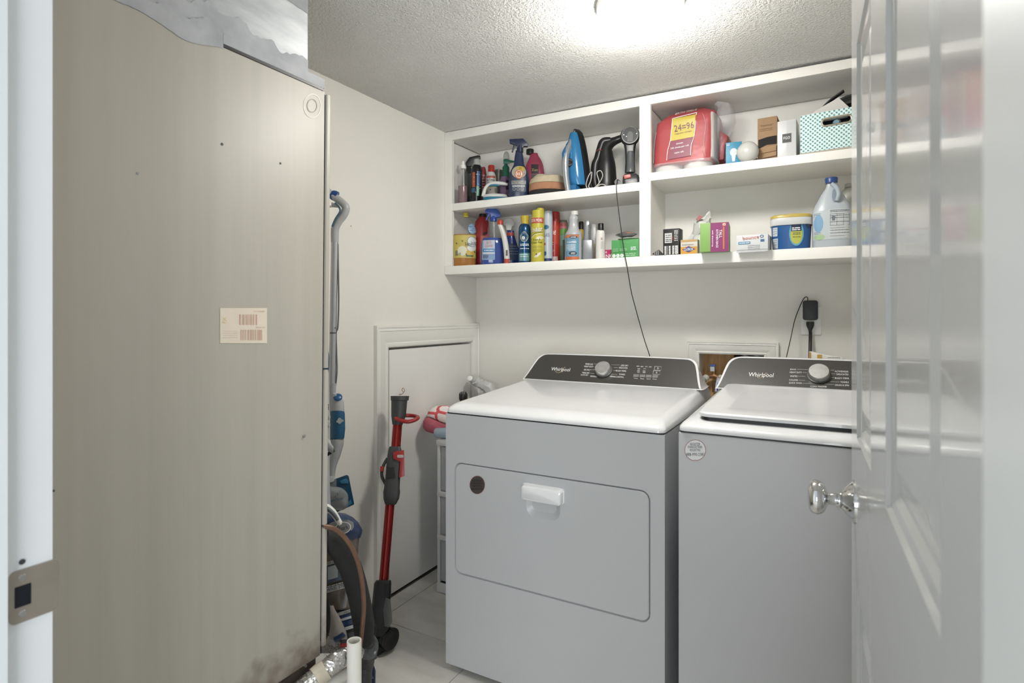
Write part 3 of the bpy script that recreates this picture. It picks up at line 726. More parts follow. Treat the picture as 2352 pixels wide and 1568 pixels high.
# brushed sealant strip with ragged edges and a second smear near the ceiling
rnd = random.Random(4)
def smear(name, yA, yB, zlo, zhi, m, off, jag, n=70, xoff=-0.004):
    top, bot = [], []
    for i in range(n+1):
        y = yA+(yB-yA)*i/n
        top.append((y, zhi(y)+rnd.uniform(-jag, jag)+0.012*math.sin(y*31)*math.sin(y*57))); bot.append((y, zlo(y)+rnd.uniform(-jag, jag)*0.4))
    V = [Vector((HX+xoff+off, y, z)) for y, z in bot]+[Vector((HX+xoff+off, y, z)) for y, z in top]
    F = [(i, i+1, n+2+i, n+1+i) for i in range(n)]
    return mk(name, V, F, m, pl)
smear('sealant', 0.34, 0.925, lambda y: HZt+0.006, lambda y: HZt+0.085-(y-0.34)*0.05, MASTIC, 0.0010, 0.0045)
smear('sealant', 0.34, 0.925, lambda y: 1.925-(y-0.6)*0.1, lambda y: 2.08, mat((150, 153, 155), 0.7, noise=0.05, nscale=20, bump=0.5, bscale=50), 0.0008, 0.003)
_pl = pl; pl = hv
smear('sealant', 0.34, 0.712, lambda y: HZt-0.001-0.018*math.exp(-((y-0.64)/0.05)**2), lambda y: HZt+0.034, MASTIC, 0.0010, 0.002, xoff=0.0)
pl = _pl
tube('marker_scribble', [pf(y, z, 0.0016) for y, z in ((0.715, 1.905), (0.726, 1.88), (0.735, 1.86), (0.733, 1.85))], [0.004, 0.006, 0.004, 0.002], INK, pl, n=6)
tube('marker_scribble', [pf(y, z, 0.0016) for y, z in ((0.727, 1.87), (0.745, 1.868), (0.758, 1.862))], 0.002, INK, pl, n=6)
# support stand under the unit
stn = thing('equipment_stand', 'dark metal angle stand under the air handler', 'stand', (-1.33, 0.65, 0))
for x in (-1.59, -1.09):
    for y in (0.36, 0.90): box('leg', x, x+0.03, y, y+0.03, 0.0, 0.36, DKGREY, stn)
for y in (0.36, 0.90): box('rail', -1.59, -1.06, y, y+0.03, 0.335, 0.36, DKGREY, stn)
box('drain_pan', -1.59, -1.062, 0.34, 0.955, 0.36, 0.4025, mat((70, 60, 50), 0.9, noise=0.4, nscale=30), stn)

# foil wrapped drain line, pvc stub, insulated and copper refrigerant lines
fo = thing('foil_wrapped_pipe', 'pipe wrapped in crumpled foil tape along the foot of the air handler', 'pipe', (-1.0, 0.85, 0.37))
def Dq(px, py, d): return Vector((0, 0, CAMH))+ray(px, py)*d
v, f = tubev([Dq(672, 1600, 1.27), Dq(705, 1572, 1.28), Dq(738, 1545, 1.30), Dq(768, 1522, 1.32), Dq(796, 1506, 1.35), Dq(820, 1500, 1.42)], [0.021, 0.021, 0.021, 0.021, 0.018, 0.018], n=22, k=10)
v = [Vector(p)+Vector((rnd.uniform(-1, 1), rnd.uniform(-1, 1), rnd.uniform(-1, 1)))*0.0016 for p in v]
mk('foil_wrap', v, f, FOIL, fo)
v, f = tubev([Dq(722, 1558, 1.289), Dq(736, 1547, 1.298), Dq(750, 1536, 1.305)], [0.0228, 0.0236, 0.0228], n=22, k=4)
mk('cloth_wrap', v, f, mat((186, 178, 160), 0.85, noise=0.12, nscale=30), fo, smooth=True)
v, f = tubev([Dq(735, 1592, 1.31), Dq(765, 1566, 1.33), Dq(800, 1545, 1.36)], 0.014, n=14, k=8)
mk('lower_wrap', v, f, mat((196, 192, 182), 0.7, noise=0.1), fo, smooth=True)
v = []; f = []
for q in range(260):
    a_ = Dq(rnd.gauss(772, 14), rnd.gauss(1492, 8), rnd.uniform(1.37, 1.42)); b_ = a_+Vector((rnd.uniform(-1, 1), rnd.uniform(-1, 1), rnd.uniform(-1, 1)))*0.016; c_ = a_+Vector((0.0006, 0, 0.0008)); k_ = len(v); v += [a_, b_, c_]; f.append((k_, k_+1, k_+2))
ln = mk('lint', v, f, mat((84, 70, 58), 0.95), fo); ln['kind'] = 'stuff'
pv = thing('drain_pipe', 'open white plastic drain pipe standing upright beside the air handler', 'pipe', (-0.962, 0.978, 0))
zt = 0.452; n = 24; c = Vector((-0.962, 0.978, 0)); ro, ri = 0.0165, 0.0135
rr = lambda r, z: [c+Vector((r*math.cos(2*math.pi*j/n), r*math.sin(2*math.pi*j/n), z)) for j in range(n)]
v, f = loft([rr(ri, 0.0), rr(ro, 0.0), rr(ro, zt), rr(ri, zt), rr(ri, zt-0.1), rr(0.001, zt-0.1)], cap=False); mk('pipe', v, f, mat((222, 220, 212), 0.4), pv, smooth=True, sharp=40)
text('34', lambda a, b, o: c+Vector((0.0168*math.sin(a), -0.0168*math.cos(a), b)), 0.5, zt-0.02, 0.001, INK, pv)

# ------------------------------------------------------------------ valve recess, valves, hoses
struct('trim_7', [boxv(HX0-0.08, HX0-0.001, YB+0.1, YB+0.12, HZ0-0.02, HZ1+0.02), boxv(HX1+0.001, HX1+0.09, YB+0.1, YB+0.12, HZ0-0.02, HZ1+0.02)], WALL)
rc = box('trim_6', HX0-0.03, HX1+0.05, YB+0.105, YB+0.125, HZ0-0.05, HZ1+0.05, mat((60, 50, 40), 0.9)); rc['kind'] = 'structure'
bd = box('plywood_board', HX0-0.02, -0.375, YB+0.088, YB+0.104, HZ0-0.03, HZ1+0.03, WOOD)
tag(bd, 'bare stained plywood board inside the wall opening behind the valves', 'board')
lt = thing('metal_conduit', 'thin slanted silver conduit crossing the wall opening right of the valves', 'conduit', (-0.3, YB+0.085, 1.0))
tube('tube', [(-0.37, YB+0.09, 1.045), (-0.235, YB+0.09, 0.985)], 0.004, SILVER, lt, k=1)
tube('tube', [(-0.345, YB+0.094, 1.05), (-0.21, YB+0.094, 1.0)], 0.003, SILVER, lt, k=1)
va = thing('water_valve', 'brass washer water valve with a blue and white lever in the wall opening', 'valve', (-0.46, YB+0.06, 0.93))
yv = YB+0.055
def vp(px, py, dy=0.0): return ony(px, py, yv+dy)
tube('valve_body', [vp(1622, 866), vp(1640, 863), vp(1652, 868)], [0.008, 0.011, 0.008], mat((160, 118, 84), 0.4, metal=0.6, noise=0.15, nscale=60), va)
tube('riser', [vp(1640, 862), vp(1640, 848)], 0.007, BRASS, va, k=1)
box('lever', *(lambda a, b: (a.x, b.x, yv-0.02, yv-0.008, b.z, a.z))(vp(1633, 839), vp(1643, 852)), mat((200, 205, 212), 0.4), va, bevel=0.002)
box('lever_tip', *(lambda a, b: (a.x, b.x, yv-0.022, yv-0.006, b.z, a.z))(vp(1632, 836), vp(1645, 841)), mat((70, 100, 175), 0.4), va, bevel=0.002)
tube('supply_pipe', [vp(1640, 875, 0.01), vp(1640, 900, 0.01)], 0.008, COPPER, va, k=1)
hs = thing('washer_hose', 'grey corrugated hose with white collar at the left valve outlet', 'hose', (-0.47, yv, 0.9), 'washer hoses at the valves')
tube('hose', [vp(1620, 868, -0.01), vp(1612, 878, -0.05), vp(1606, 893, -0.08), vp(1608, 915, -0.09)], 0.0095, mat((168, 174, 172), 0.5), hs, n=14)
tube('collar', [vp(1623, 866, -0.004), vp(1617, 871, -0.02)], 0.014, mat((206, 204, 194), 0.45), hs, k=1)
hs = thing('washer_hose', 'white and blue striped hose with pale collar at the right valve outlet', 'hose', (-0.43, yv, 0.9), 'washer hoses at the valves')
tube('hose', [vp(1653, 870, -0.01), vp(1649, 880, -0.04), vp(1647, 900, -0.06)], 0.0095, mat((190, 196, 210), 0.5), hs, n=14)
tube('stripe', [vp(1651, 874, -0.034), vp(1648.5, 884, -0.056), vp(1647.5, 896, -0.068)], 0.003, mat((60, 80, 160), 0.5), hs, n=8)
tube('collar', [vp(1656, 866, -0.004), vp(1652, 871, -0.02)], 0.013, mat((206, 200, 180), 0.45), hs, k=1)

# outlet, adapter, plug
ou = thing('wall_outlet', 'white duplex outlet cover on the back wall above the washer', 'outlet', (-0.076, YB, 1.125))
A = ony(1840, 706, YB); B = ony(1886, 769, YB)
box('cover_plate', A.x, B.x, YB-0.005, YB, B.z, A.z, WHITE, ou, bevel=0.002)
ad = thing('power_adapter', 'square black power adapter plugged into the upper outlet socket', 'adapter', (-0.076, YB-0.03, 1.2))
A = ony(1844, 690, YB-0.03); B = ony(1879, 735, YB-0.03)
prism('housing', rrect(A.x, B.x, B.z, A.z, 0.009, 5), lambda a, b, t: Vector((a, YB-0.006+t, b)), -0.036, 0, BLACK, ad, bevel=0.003)
W_ = lambda px, py, Y: ony(px, py, Y)
tube('cable', [W_(1855, 692, YB-0.02), W_(1855, 684, YB-0.022), W_(1850, 682, YB-0.022), W_(1842, 693, YB-0.03), W_(1826, 733, YB-0.05), W_(1816, 778, YB-0.09), W_(1806, 822, YB-0.14), W_(1802, 850, YB-0.16)], 0.0016, BLACK, ad, n=8)
pg = thing('power_plug', 'black power plug with cord dropping behind the washer', 'plug', (-0.076, YB-0.02, 1.15))
v, f = loft([[W_(861+1000+dx, y, YB-0.02)+Vector((0, dy*0.014, 0)) for dx, dy in [(w*math.cos(a), math.sin(a)) for a in [2*math.pi*j/16 for j in range(16)]]] for y, w in ((738.5, 8), (740, 9.6), (748, 9), (758, 4.4), (764, 3.8))])
mk('plug_body', v, f, BLACK, pg, smooth=True)
tube('cord', [W_(1861.5, 762, YB-0.02), W_(1861, 790, YB-0.03), W_(1860.5, 826, YB-0.06), W_(1860, 860, YB-0.09)], 0.0062, BLACK, pg, n=10)
# printed carton / bag behind the washer
fr = Fr(1898, 2.40, 0.92)
hb_ = root('plastic_bag', 'crinkled white and gold printed bag poking up behind the washer console', 'bag', fr)
pts = [(1858, 833), (1858, 808), (1866, 808), (1882, 812), (1934, 820), (1934, 850), (1858, 850)]
slab('bag_body', fr, pts, 0.02, mat((226, 224, 216), 0.35, bump=0.5, bscale=50), hb_, bevel=0.002)
ff = lambda px, py, off=0.0: fr.flat(px, py, 0.0102+off)
decal('gold_stripe', ff, 1858.5, 1863, 809, 848, mat((190, 150, 70), 0.4), hb_); decal('gold_stripe', ff, 1877, 1888, 814, 848, mat((196, 158, 78), 0.4), hb_)
polyd('printed_panel', ff, [(1899, 815.5), (1932, 820), (1932, 848), (1899, 848)], mat((238, 238, 234), 0.4), hb_)
lines(ff, 1901, 1930, [820, 823, 826, 829, 832, 835], 1.0, INK, hb_, off=0.0016)
hb2 = box('clear_tag', *(lambda a, b: (a.x, b.x, 2.40, 2.405, b.z, a.z))(W_(1935, 824, 2.4), W_(1941, 850, 2.4)), mat((170, 172, 172), 0.3)); tag(hb2, 'small grey plastic tab standing right of the printed bag', 'tag')

GOODS[0] = True
# ------------------------------------------------------------------ shared builders for shelf goods
def colored(c, r=0.35, **k): return mat(c, r, **k)
def spray_head(fr, rt_, px, pytop, w, h, m, side=-1, v=0.0, thick=0.022, collar=True, label=None, necks=6):
    """trigger sprayer seen side on; side -1 nozzle points left. w,h in px of the head block"""
    s = side
    x = lambda a: px+s*a*w
    y = lambda b: pytop+b*h
    head = [(x(0.62), y(0.02)), (x(-0.15), y(0.0)), (x(-0.32), y(0.18)), (x(-0.46), y(0.48)), (x(-0.44), y(0.62)), (x(-0.15), y(0.60)), (x(-0.13), y(0.98)), (x(0.20), y(0.98)), (x(0.22), y(0.55)), (x(0.30), y(0.42)), (x(0.62), y(0.36))]
    slab('trigger_head', fr, head, thick, m, rt_, v=v, bevel=0.0015, label=label)
    slab('trigger', fr, [(x(0.28), y(0.42)), (x(0.42), y(0.42)), (x(0.40), y(0.75)), (x(0.50), y(1.05)), (x(0.44), y(1.08)), (x(0.30), y(0.80))], thick*0.55, m, rt_, v=v, bevel=0.001)
def cyl(fr, name, px, prof, m, rt_, v=0.0, label=None):
    vv, f = up_lathe(fr, px, prof, v); return mk(name, vv, f, m, rt_, smooth=True, sharp=40, label=label)
GL = 'cleaning bottles on the lower left shelf'

# ================= upper left shelf (top at ZL)
fr = Fr(1063, 2.315, ZL); t = root('mist_spray_bottle', 'clear mist bottle with white sprayer and a little pink liquid, leftmost on the upper shelf', 'bottle', fr)
Bd = Body(fr, [(None, 10.5), (fr.pyb-1, 11), (398, 11.2), (392, 10), (388, 6.5), (385, 6)]); Bd.add('bottle', CLEAR, t)
Bl = Body(fr, [(None, 10), (fr.pyb-1, 10.2), (428, 10.3)]); Bl.add('liquid', mat((172, 128, 134), 0.1, alpha=0.8), t)
cyl(fr, 'sprayer', 1064, [(388, 6.5), (380, 6.3), (379, 3.5), (371, 3), (370, 2)], WHITE, t)
tube('dip_tube', [fr.p(1064, 385), fr.p(1066, 450)], 0.0012, WHITE, t, n=8, k=1)

fr = Fr(1077, 2.43, ZL); t = root('black_spray_bottle', 'black trigger spray bottle behind the clear mist bottle', 'bottle', fr)
Bd = Body(fr, [(None, 11), (398, 11), (390, 7), (384, 5), (378, 5)], 0.7); Bd.add('bottle', mat((38, 42, 40), 0.3), t)
slab('trigger_head', fr, [(1070, 382), (1070, 374), (1078, 362), (1098, 357), (1103, 358), (1104, 364), (1099, 368), (1090, 366), (1088, 372), (1084, 382)], 0.02, BLACK, t)
decal('label_band', Bd.fn, 1068, 1087, 400, 452, mat((60, 70, 66), 0.4), t)

fr = Fr(1095, 2.325, ZL); t = root('aerosol_can', 'black aerosol can with clear cap, orange and blue graphics, between spray bottles', 'spray can', fr)
Bd = Body(fr, [(None, 12.3), (fr.pyb-1, 12.8), (392, 12.8), (384, 11.5), (379, 8)]); Bd.add('can', mat((40, 44, 46), 0.25, metal=0.4), t)
cyl(fr, 'cap', 1095.5, [(386, 9.0), (379, 8.5), (375, 7.3), (367, 7), (366, 6)], mat((205, 208, 208), 0.15, alpha=0.75), t)
decal('label_art', Bd.fn, 1085, 1091, 398, 432, mat((214, 92, 52), 0.4), t); decal('label_art', Bd.fn, 1095, 1103, 396, 430, mat((44, 84, 150), 0.35), t)
decal('label_art', Bd.fn, 1094, 1101, 430, 452, mat((96, 168, 140), 0.3), t); decal('label_art', Bd.fn, 1083, 1091, 434, 444, mat((60, 100, 150), 0.4), t)
for i in range(8): blob('speckle', Bd.fn, rnd.uniform(1088, 1104), rnd.uniform(402, 448), 0.8, 1.1, mat((210, 222, 214), 0.4), t, off=0.0016, n=8)

fr = Fr(1110, 2.43, ZL); t = root('red_bottle', 'slim red bottle half hidden right of the black aerosol can', 'bottle', fr)
Bd = Body(fr, [(None, 6.5), (fr.pyb-1, 7), (400, 7), (390, 6), (385, 5), (384, 4)]); Bd.add('bottle', mat((178, 52, 56), 0.35), t)
lines(Bd.fn, 1106, 1114, [404, 408, 412, 418, 424, 430, 436], 1.1, WINK, t)

fr = Fr(1127.5, 2.40, ZL); t = root('fuel_can', 'white butane can with a red cap behind the scrub brush', 'can', fr)
Bd = Body(fr, [(None, 11.5), (fr.pyb-1, 12), (408, 12), (401, 10.5), (396, 8)]); Bd.add('can', mat((224, 222, 218), 0.3), t)
cyl(fr, 'cap', 1128.5, [(399, 7.6), (382, 7.6), (380, 6.5)], mat((206, 44, 40), 0.3), t)
decal('red_band', Bd.fn, 1117, 1138, 406, 411, mat((210, 92, 80), 0.4), t); text('BUTANE', Bd.fn, 1127, 416, 5, INK, t, w=18)
lines(Bd.fn, 1118, 1137, [422, 425, 440, 445], 1, INK, t)

fr = Fr(1145, 2.46, ZL); t = root('grey_tin', 'plain grey metal tin standing behind the green pump bottle', 'tin', fr)
Bd = Body(fr, [(None, 10), (392, 10), (391, 9)]); Bd.add('tin', mat((120, 118, 108), 0.35, metal=0.6), t)
for y in (396, 420): decal('rib', Bd.fn, 1136, 1154, y, y+1.2, mat((90, 88, 80), 0.4), t)

fr = Fr(1162, 2.42, ZL); t = root('green_pump_bottle', 'small green bottle with a green pump nozzle pointing right', 'bottle', fr)
Bd = Body(fr, [(None, 9), (402, 9), (396, 8.5), (384, 8), (379, 4), (375, 3)]); Bd.add('bottle', mat((22, 112, 84), 0.25), t)
slab('pump_lever', fr, [(1156, 376), (1156, 367), (1162, 366), (1172, 368), (1182, 370), (1182, 373), (1172, 374), (1164, 377)], 0.012, mat((20, 120, 92), 0.3), t)
cyl(fr, 'clear_top', 1163, [(366, 6.5), (360, 7), (356, 6.5), (350, 4.5), (348, 2)], mat((214, 214, 208), 0.12, alpha=0.6), t)
decal('amber_band', Bd.fn, 1154, 1170, 408, 414, mat((66, 24, 24), 0.3), t)

fr = Fr(1160, 2.365, ZL); t = root('purple_jar', 'small translucent purple jar with dark label behind the scrub brush handle', 'jar', fr)
Bd = Body(fr, [(None, 12), (fr.pyb-1, 12.5), (414, 12.5), (410, 10), (407, 9.5)]); Bd.add('jar', mat((128, 96, 132), 0.15, alpha=0.85), t)
decal('dark_label', Bd.fn, 1162, 1171, 416, 438, mat((44, 30, 52), 0.4), t)

c = Crate(1119, 1136, 425, 2.36, ZL, 0.03); t = croot('small_yellow_box', 'tiny yellow topped box seen under the scrub brush handle', 'box', c)
c.add('carton', mat((222, 214, 198), 0.6), t); decal('yellow_band', c.fn, 1119.3, 1135.7, 425.5, 430, mat((212, 170, 50), 0.5), t); decal('stamp', c.fn, 1125, 1128, 434, 437, mat((90, 130, 170), 0.5), t)

fr = Fr(1138, 2.305, ZL); t = root('scrub_brush', 'white handled scrubbing brush with blue bristles and teal grip', 'brush', fr)
WB = mat((228, 228, 222), 0.35); by = fr.pyb
v, f = loft([[fr.p(1138+28*math.cos(a)*k, y, 0.030*math.sin(a)*k) for a in [2*math.pi*j/28 for j in range(28)]] for y, k in ((by-6.5, 1.0), (by-9, 1.05), (by-12, 0.98), (by-13, 0.9))])
mk('brush_block', v, f, WB, t, smooth=True)
v, f = loft([[fr.p(1138+28*math.cos(a)*k*(1+0.015*((j % 2)*2-1)), y, 0.030*math.sin(a)*k) for j, a in enumerate([2*math.pi*j/56 for j in range(56)])] for y, k in ((by, 1.03), (by-7, 0.97))])
mk('bristles', v, f, mat((28, 120, 160), 0.6, noise=0.25, nscale=150), t)['kind'] = 'stuff'
tube('handle', [fr.p(1110, by-9), fr.p(1114, by-26), fr.p(1122, by-36), fr.p(1136, by-40), fr.p(1154, by-39), fr.p(1166, by-37)], [0.010, 0.008, 0.007, 0.0085, 0.0085, 0.006], WB, t, n=16)
tube('grip', [fr.p(1121, by-33), fr.p(1128, by-35), fr.p(1138, by-35.5), fr.p(1148, by-34.5)], [0.003, 0.0065, 0.0065, 0.003], mat((30, 126, 158), 0.45), t, n=14)

fr = Fr(1192, 2.33, ZL); t = root('navy_spray_bottle', 'navy blue trigger spray bottle with round orange and grey label', 'bottle', fr)
NAVY = mat((38, 54, 92), 0.28)
Bd = Body(fr, [(None, 22.5), (fr.pyb-2, 23.5), (410, 23.5), (396, 21), (384, 15), (378, 12), (360, 10), (350, 8), (346, 7.5)], 0.62, n=2.5); Bd.add('bottle', NAVY, t)
cyl(fr, 'collar', 1194.5, [(350, 7.6), (336, 7.4), (335, 6)], mat((30, 42, 78), 0.35), t)
slab('trigger_head', fr, [(1170, 321), (1201, 319.5), (1206, 324), (1213, 332), (1212, 337), (1203, 337), (1201, 341), (1188, 341), (1187, 335), (1181, 332), (1171, 329)], 0.024, mat((30, 42, 80), 0.35), t)
slab('trigger', fr, [(1180, 330), (1187, 331), (1183, 338), (1178, 350), (1175, 349), (1178, 340)], 0.012, mat((30, 42, 80), 0.35), t)
decal('label_panel', Bd.fn, 1175, 1208, 400, 443, mat((62, 74, 96), 0.4), t)
blob('label_top', Bd.fn, 1192, 398, 16.5, 14.5, mat((188, 182, 160), 0.4), t); blob('label_yellow', Bd.fn, 1196, 390, 10, 6, mat((216, 188, 70), 0.4), t, off=0.0013)
blob('label_disc', Bd.fn, 1192, 403, 10, 11, mat((226, 120, 66), 0.4), t, off=0.0016); blob('label_ring', Bd.fn, 1192, 403, 8, 9, mat((232, 222, 200), 0.4), t, off=0.0019, inner=0.8)
text('303', Bd.fn, 1192, 403, 7, WINK, t, w=13, off=0.0023)
decal('label_bar', Bd.fn, 1175, 1208, 418, 426, mat((170, 168, 160), 0.4), t, off=0.0013); text('PROTECTANT', Bd.fn, 1191, 422, 5, mat((40, 50, 80), 0.4), t, w=30)
lines(Bd.fn, 1177, 1206, [429, 431.5], 1.0, WINK, t, off=0.0015)
for i in range(3): blob('label_icon', Bd.fn, 1181+9*i, 437, 3.6, 3.6, mat((160, 166, 172), 0.4), t, off=0.0015, inner=0.7)
text('303', Bd.fn, 1195, 389, 2.8, INK, t, off=0.002)

fr = Fr(1227, 2.46, ZL); t = root('car_wash_jug', 'raspberry pink plastic jug with black cap and black label', 'jug', fr)
PK = mat((180, 58, 90), 0.35)
Bd = Body(fr, [(None, 23), (fr.pyb-2, 24), (400, 23.5), (380, 19), (366, 13), (356, 9), (352, 7.5)], 0.55, n=3, lean=None); Bd.add('jug', PK, t)
cyl(fr, 'cap', 1217.5, [(354, 8.6), (345, 8.8), (343, 8)], BLACK, t)
tube('jug_handle', [fr.p(1225, 353), fr.p(1236, 362), fr.p(1244, 378), fr.p(1248, 400)], 0.006, PK, t, n=12)
decal('label', Bd.fn, 1220, 1237, 380, 402, mat((34, 26, 24), 0.4), t); text('Xen', Bd.fn, 1228, 393, 7, mat((206, 176, 110), 0.4), t, w=14)
decal('lower_label', Bd.fn, 1220, 1238, 403, 430, mat((60, 30, 40), 0.4), t)

fr = Fr(1258, 2.355, ZL); t = root('buffing_pad_stack', 'cream and orange foam buffing pad with black backing', 'pad', fr)
FO = lambda c: mat(c, 0.9, noise=0.07, nscale=60, bump=0.5, bscale=260)
def disc(fr, px, y0, y1, hw0, hw1, dep, wav=0.0):
    rings = []
    for k, (y, h) in enumerate(((y0, hw0*0.98), (y0-0.6, hw0), ((y0+y1)/2, (hw0+hw1)/2*1.01), (y1+0.6, hw1), (y1, hw1*0.96))):
        rings.append([fr.p(px+h*math.cos(a), y+(wav*math.sin(a*2+0.6)*(1 if y < (y0+y1)/2 else 0)), dep*h/hw0*math.sin(a)) for a in [2*math.pi*j/40 for j in range(40)]])
    return loft(rings)
by = fr.pyb
for nm, y0, y1, a, b, c_ in (('backing', by, by-12, 43, 43, (44, 42, 42)), ('orange_layer', by-12, by-28, 43, 42.5, (200, 138, 100)), ('cream_layer', by-28, by-42, 42.5, 40, (218, 200, 164))):
    v, f = disc(fr, 1258, y0, y1, a, b, 0.070, 2.2 if nm == 'cream_layer' else 0); mk(nm, v, f, FO(c_), t, smooth=True, sharp=50)
v, f = disc(fr, 1243, by-41, by-51, 22, 12, 0.04, 0); mk('foam_hump', v, f, FO((218, 200, 164)), t, smooth=True, sharp=60)

# steam iron standing on its heel
fr = Fr(1330, 2.36, ZL); t = root('steam_iron', 'bright blue and silver steam iron standing upright on its heel', 'iron', fr)
al = R(38)
nrm = (fr.rt*math.cos(al)+fr.bk*math.sin(al)); wd = Vector((-nrm.y, nrm.x, 0)); H = fr.z(300)-ZL
base = fr.p(1338, None); base.z = ZL
def ip(n_, w_, z_): return base+nrm*n_+wd*w_+Vector((0, 0, z_))
def half(z_): q = max(0.0, min(1, z_/H)); return 0.050*math.sqrt(max(0.0, 1-q**2.3))+0.001
zs = [H*i/16 for i in range(17)]
sol = [(half(z), z) for z in zs]+[(-half(z), z) for z in reversed(zs)]
lean_ = lambda z_: -0.03*(z_/H)**1.0
prism('soleplate', sol, lambda a, b, q: ip(0.006+q+lean_(b), a, b), 0, 0.006, mat((90, 92, 96), 0.25, metal=0.8), t)
prism('black_skirt', sol, lambda a, b, q: ip(-0.016+q+lean_(b), a*1.0, b), 0, 0.022, BLACK, t, bevel=0.002)
rings = []
for z_ in [0.03+(H*0.93-0.03)*i/12 for i in range(13)]:
    q = z_/H; w_ = half(z_)*0.82; th_ = 0.050*math.sqrt(max(0.02, 1-q**2.5))*min(1, 0.55+z_/0.05*0.45)
    rings.append([ip(-0.016+lean_(z_)-th_*max(0, math.cos(a))**0.8, w_*math.sin(a), z_) for a in [R(-90+180*j/16) for j in range(17)]])
v, f = loft(rings); mk('water_tank', v, f, mat((40, 132, 196), 0.2, noise=0.02), t, smooth=True, sharp=50)
SILV = mat((196, 202, 206), 0.22, metal=0.6)
tube('handle', [ip(-0.078, 0, 0.0), ip(-0.088, 0, 0.05), ip(-0.095, 0, 0.11), ip(-0.090, 0, 0.165), ip(-0.066, 0, 0.215), ip(-0.040, 0, H*0.97)], [0.013, 0.013, 0.015, 0.015, 0.013, 0.006], SILV, t, n=16)
tube('handle_grip', [ip(-0.1005, 0, 0.135), ip(-0.0985, 0, 0.165), ip(-0.087, 0, 0.195)], [0.008, 0.011, 0.006], mat((34, 112, 178), 0.3), t, n=12)
tube('steam_button', [ip(-0.083, 0, 0.2), ip(-0.072, 0, 0.222)], [0.008, 0.005], mat((34, 112, 178), 0.3), t, n=12)
cc_ = ip(-0.074, -0.004, 0.125); v, f = lathe([(0, 0.019), (0.004, 0.019), (0.008, 0.015), (0.009, 0.001)], cc_, (fr.bk*-0.8-nrm*0.5), 24); mk('dial', v, f, BLACK, t, smooth=True)
blob('dial_ring', lambda a, b, o: cc_-fr.bk*(0.012)+fr.rt*a+Vector((0, 0, b)), 0, 0, 0.013, 0.013, DKGREY, t, inner=0.8)
box('heel', *(lambda P: (P.x-0.022, P.x+0.024, P.y-0.03, P.y+0.035, ZL, ZL+0.028))(ip(-0.05, 0, 0)), mat((36, 116, 178), 0.3), t, bevel=0.005)

# white cord loop of the steamer
fr = Fr(1368, 2.315, ZL)
cd = tube('coiled_cord', [fr.p(x, y, v) for x, y, v in ((1350, fr.pyb-1.2, 0.01), (1346, fr.pyb-14, 0.012), (1352, fr.pyb-34, 0.01), (1359, fr.pyb-42, 0.012), (1357, fr.pyb-22, 0.0), (1352, fr.pyb-6, -0.01), (1362, fr.pyb-1.2, -0.02), (1374, fr.pyb-10, -0.02), (1384, fr.pyb-30, 0.0), (1380, fr.pyb-44, 0.01), (1371, fr.pyb-40, 0.012), (1376, fr.pyb-16, 0.0), (1368, fr.pyb-2, -0.01), (1378, fr.pyb-9, -0.02), (1388, fr.pyb-8, -0.02), (1392, fr.pyb-1.5, -0.015), (1384, fr.pyb-1.5, -0.02))], 0.0022, mat((206, 202, 194), 0.5), n=8, k=8)
tag(cd, 'off-white power cord looped in front of the black garment steamer', 'cord')

fr = Fr(1391, 2.39, ZL); t = root('garment_steamer', 'glossy black handheld garment steamer with curved neck bending right', 'steamer', fr)
GB = mat((34, 34, 35), 0.36)
tube('body', [fr.p(1391, fr.pyb, 0), fr.p(1392, fr.pyb-20), fr.p(1392, 382), fr.p(1391, 360), fr.p(1392, 342), fr.p(1400, 331), fr.p(1414, 324), fr.p(1431, 318)], [q*fr.kw for q in (24, 25, 22, 18, 15, 12.5, 9, 8)], GB, t, n=24)
tube('handle', [fr.p(1372, fr.pyb-6, -0.005), fr.p(1366, fr.pyb-28, -0.005), fr.p(1367, 380, -0.005), fr.p(1373, 364, -0.005), fr.p(1379, 342, -0.005), fr.p(1386, 326, -0.005), fr.p(1402, 324, -0.005)], [q*fr.kw for q in (8, 9, 9.5, 9, 9, 9, 8)], GB, t, n=18)
tube('red_trim', [fr.p(1370, 350, -0.024), fr.p(1376, 346, -0.026), fr.p(1382, 349, -0.026)], 0.0014, mat((190, 60, 50), 0.4), t, n=8)
tube('seam_line', [fr.p(1405, 376, -0.02), fr.p(1411, 400, -0.02), fr.p(1413, fr.pyb-4, -0.02)], 0.001, DKGREY, t, n=6)

fr = Fr(1447, 2.345, ZL); t = root('handheld_vacuum', 'upright grey and black handheld device with round dark head and red button', 'vacuum', fr)
hc = fr.p(1447, 315, -0.01)
v, f = lathe([(-0.020, 0.030), (-0.014, 0.0385), (0.008, 0.040), (0.016, 0.037), (0.019, 0.033), (0.0195, 0.001)], hc, -fr.bk, 36); mk('round_head', v, f, mat((36, 38, 40), 0.5), t, smooth=True)
hq = lambda px, py, off=0.0: fr.p(px, py, -0.0302-off)
blob('head_rim', hq, 1447, 315, 19.5, 19.5, mat((70, 72, 74), 0.3), t, inner=0.9)
polyd('centre_panel', hq, [(1441, 330), (1441, 312), (1445, 307), (1450, 307), (1454, 312), (1453, 330)], DKGREY, t)
for x, y in ((1433, 314), (1439, 318), (1462, 313)): blob('light_dot', hq, x, y, 1.2, 1.2, WINK, t, off=0.002, n=8)
v, f = loft([[fr.p(1447+w*sx_, y, d*sy_) for sx_, sy_ in rrect(-1, 1, -1, 1, 0.4, 4)] for y, w, d in ((332, 14, 0.02), (345, 11.5, 0.02), (372, 10.5, 0.018), (395, 12, 0.02))]); mk('motor_body', v, f, mat((34, 36, 38), 0.35), t, smooth=True)
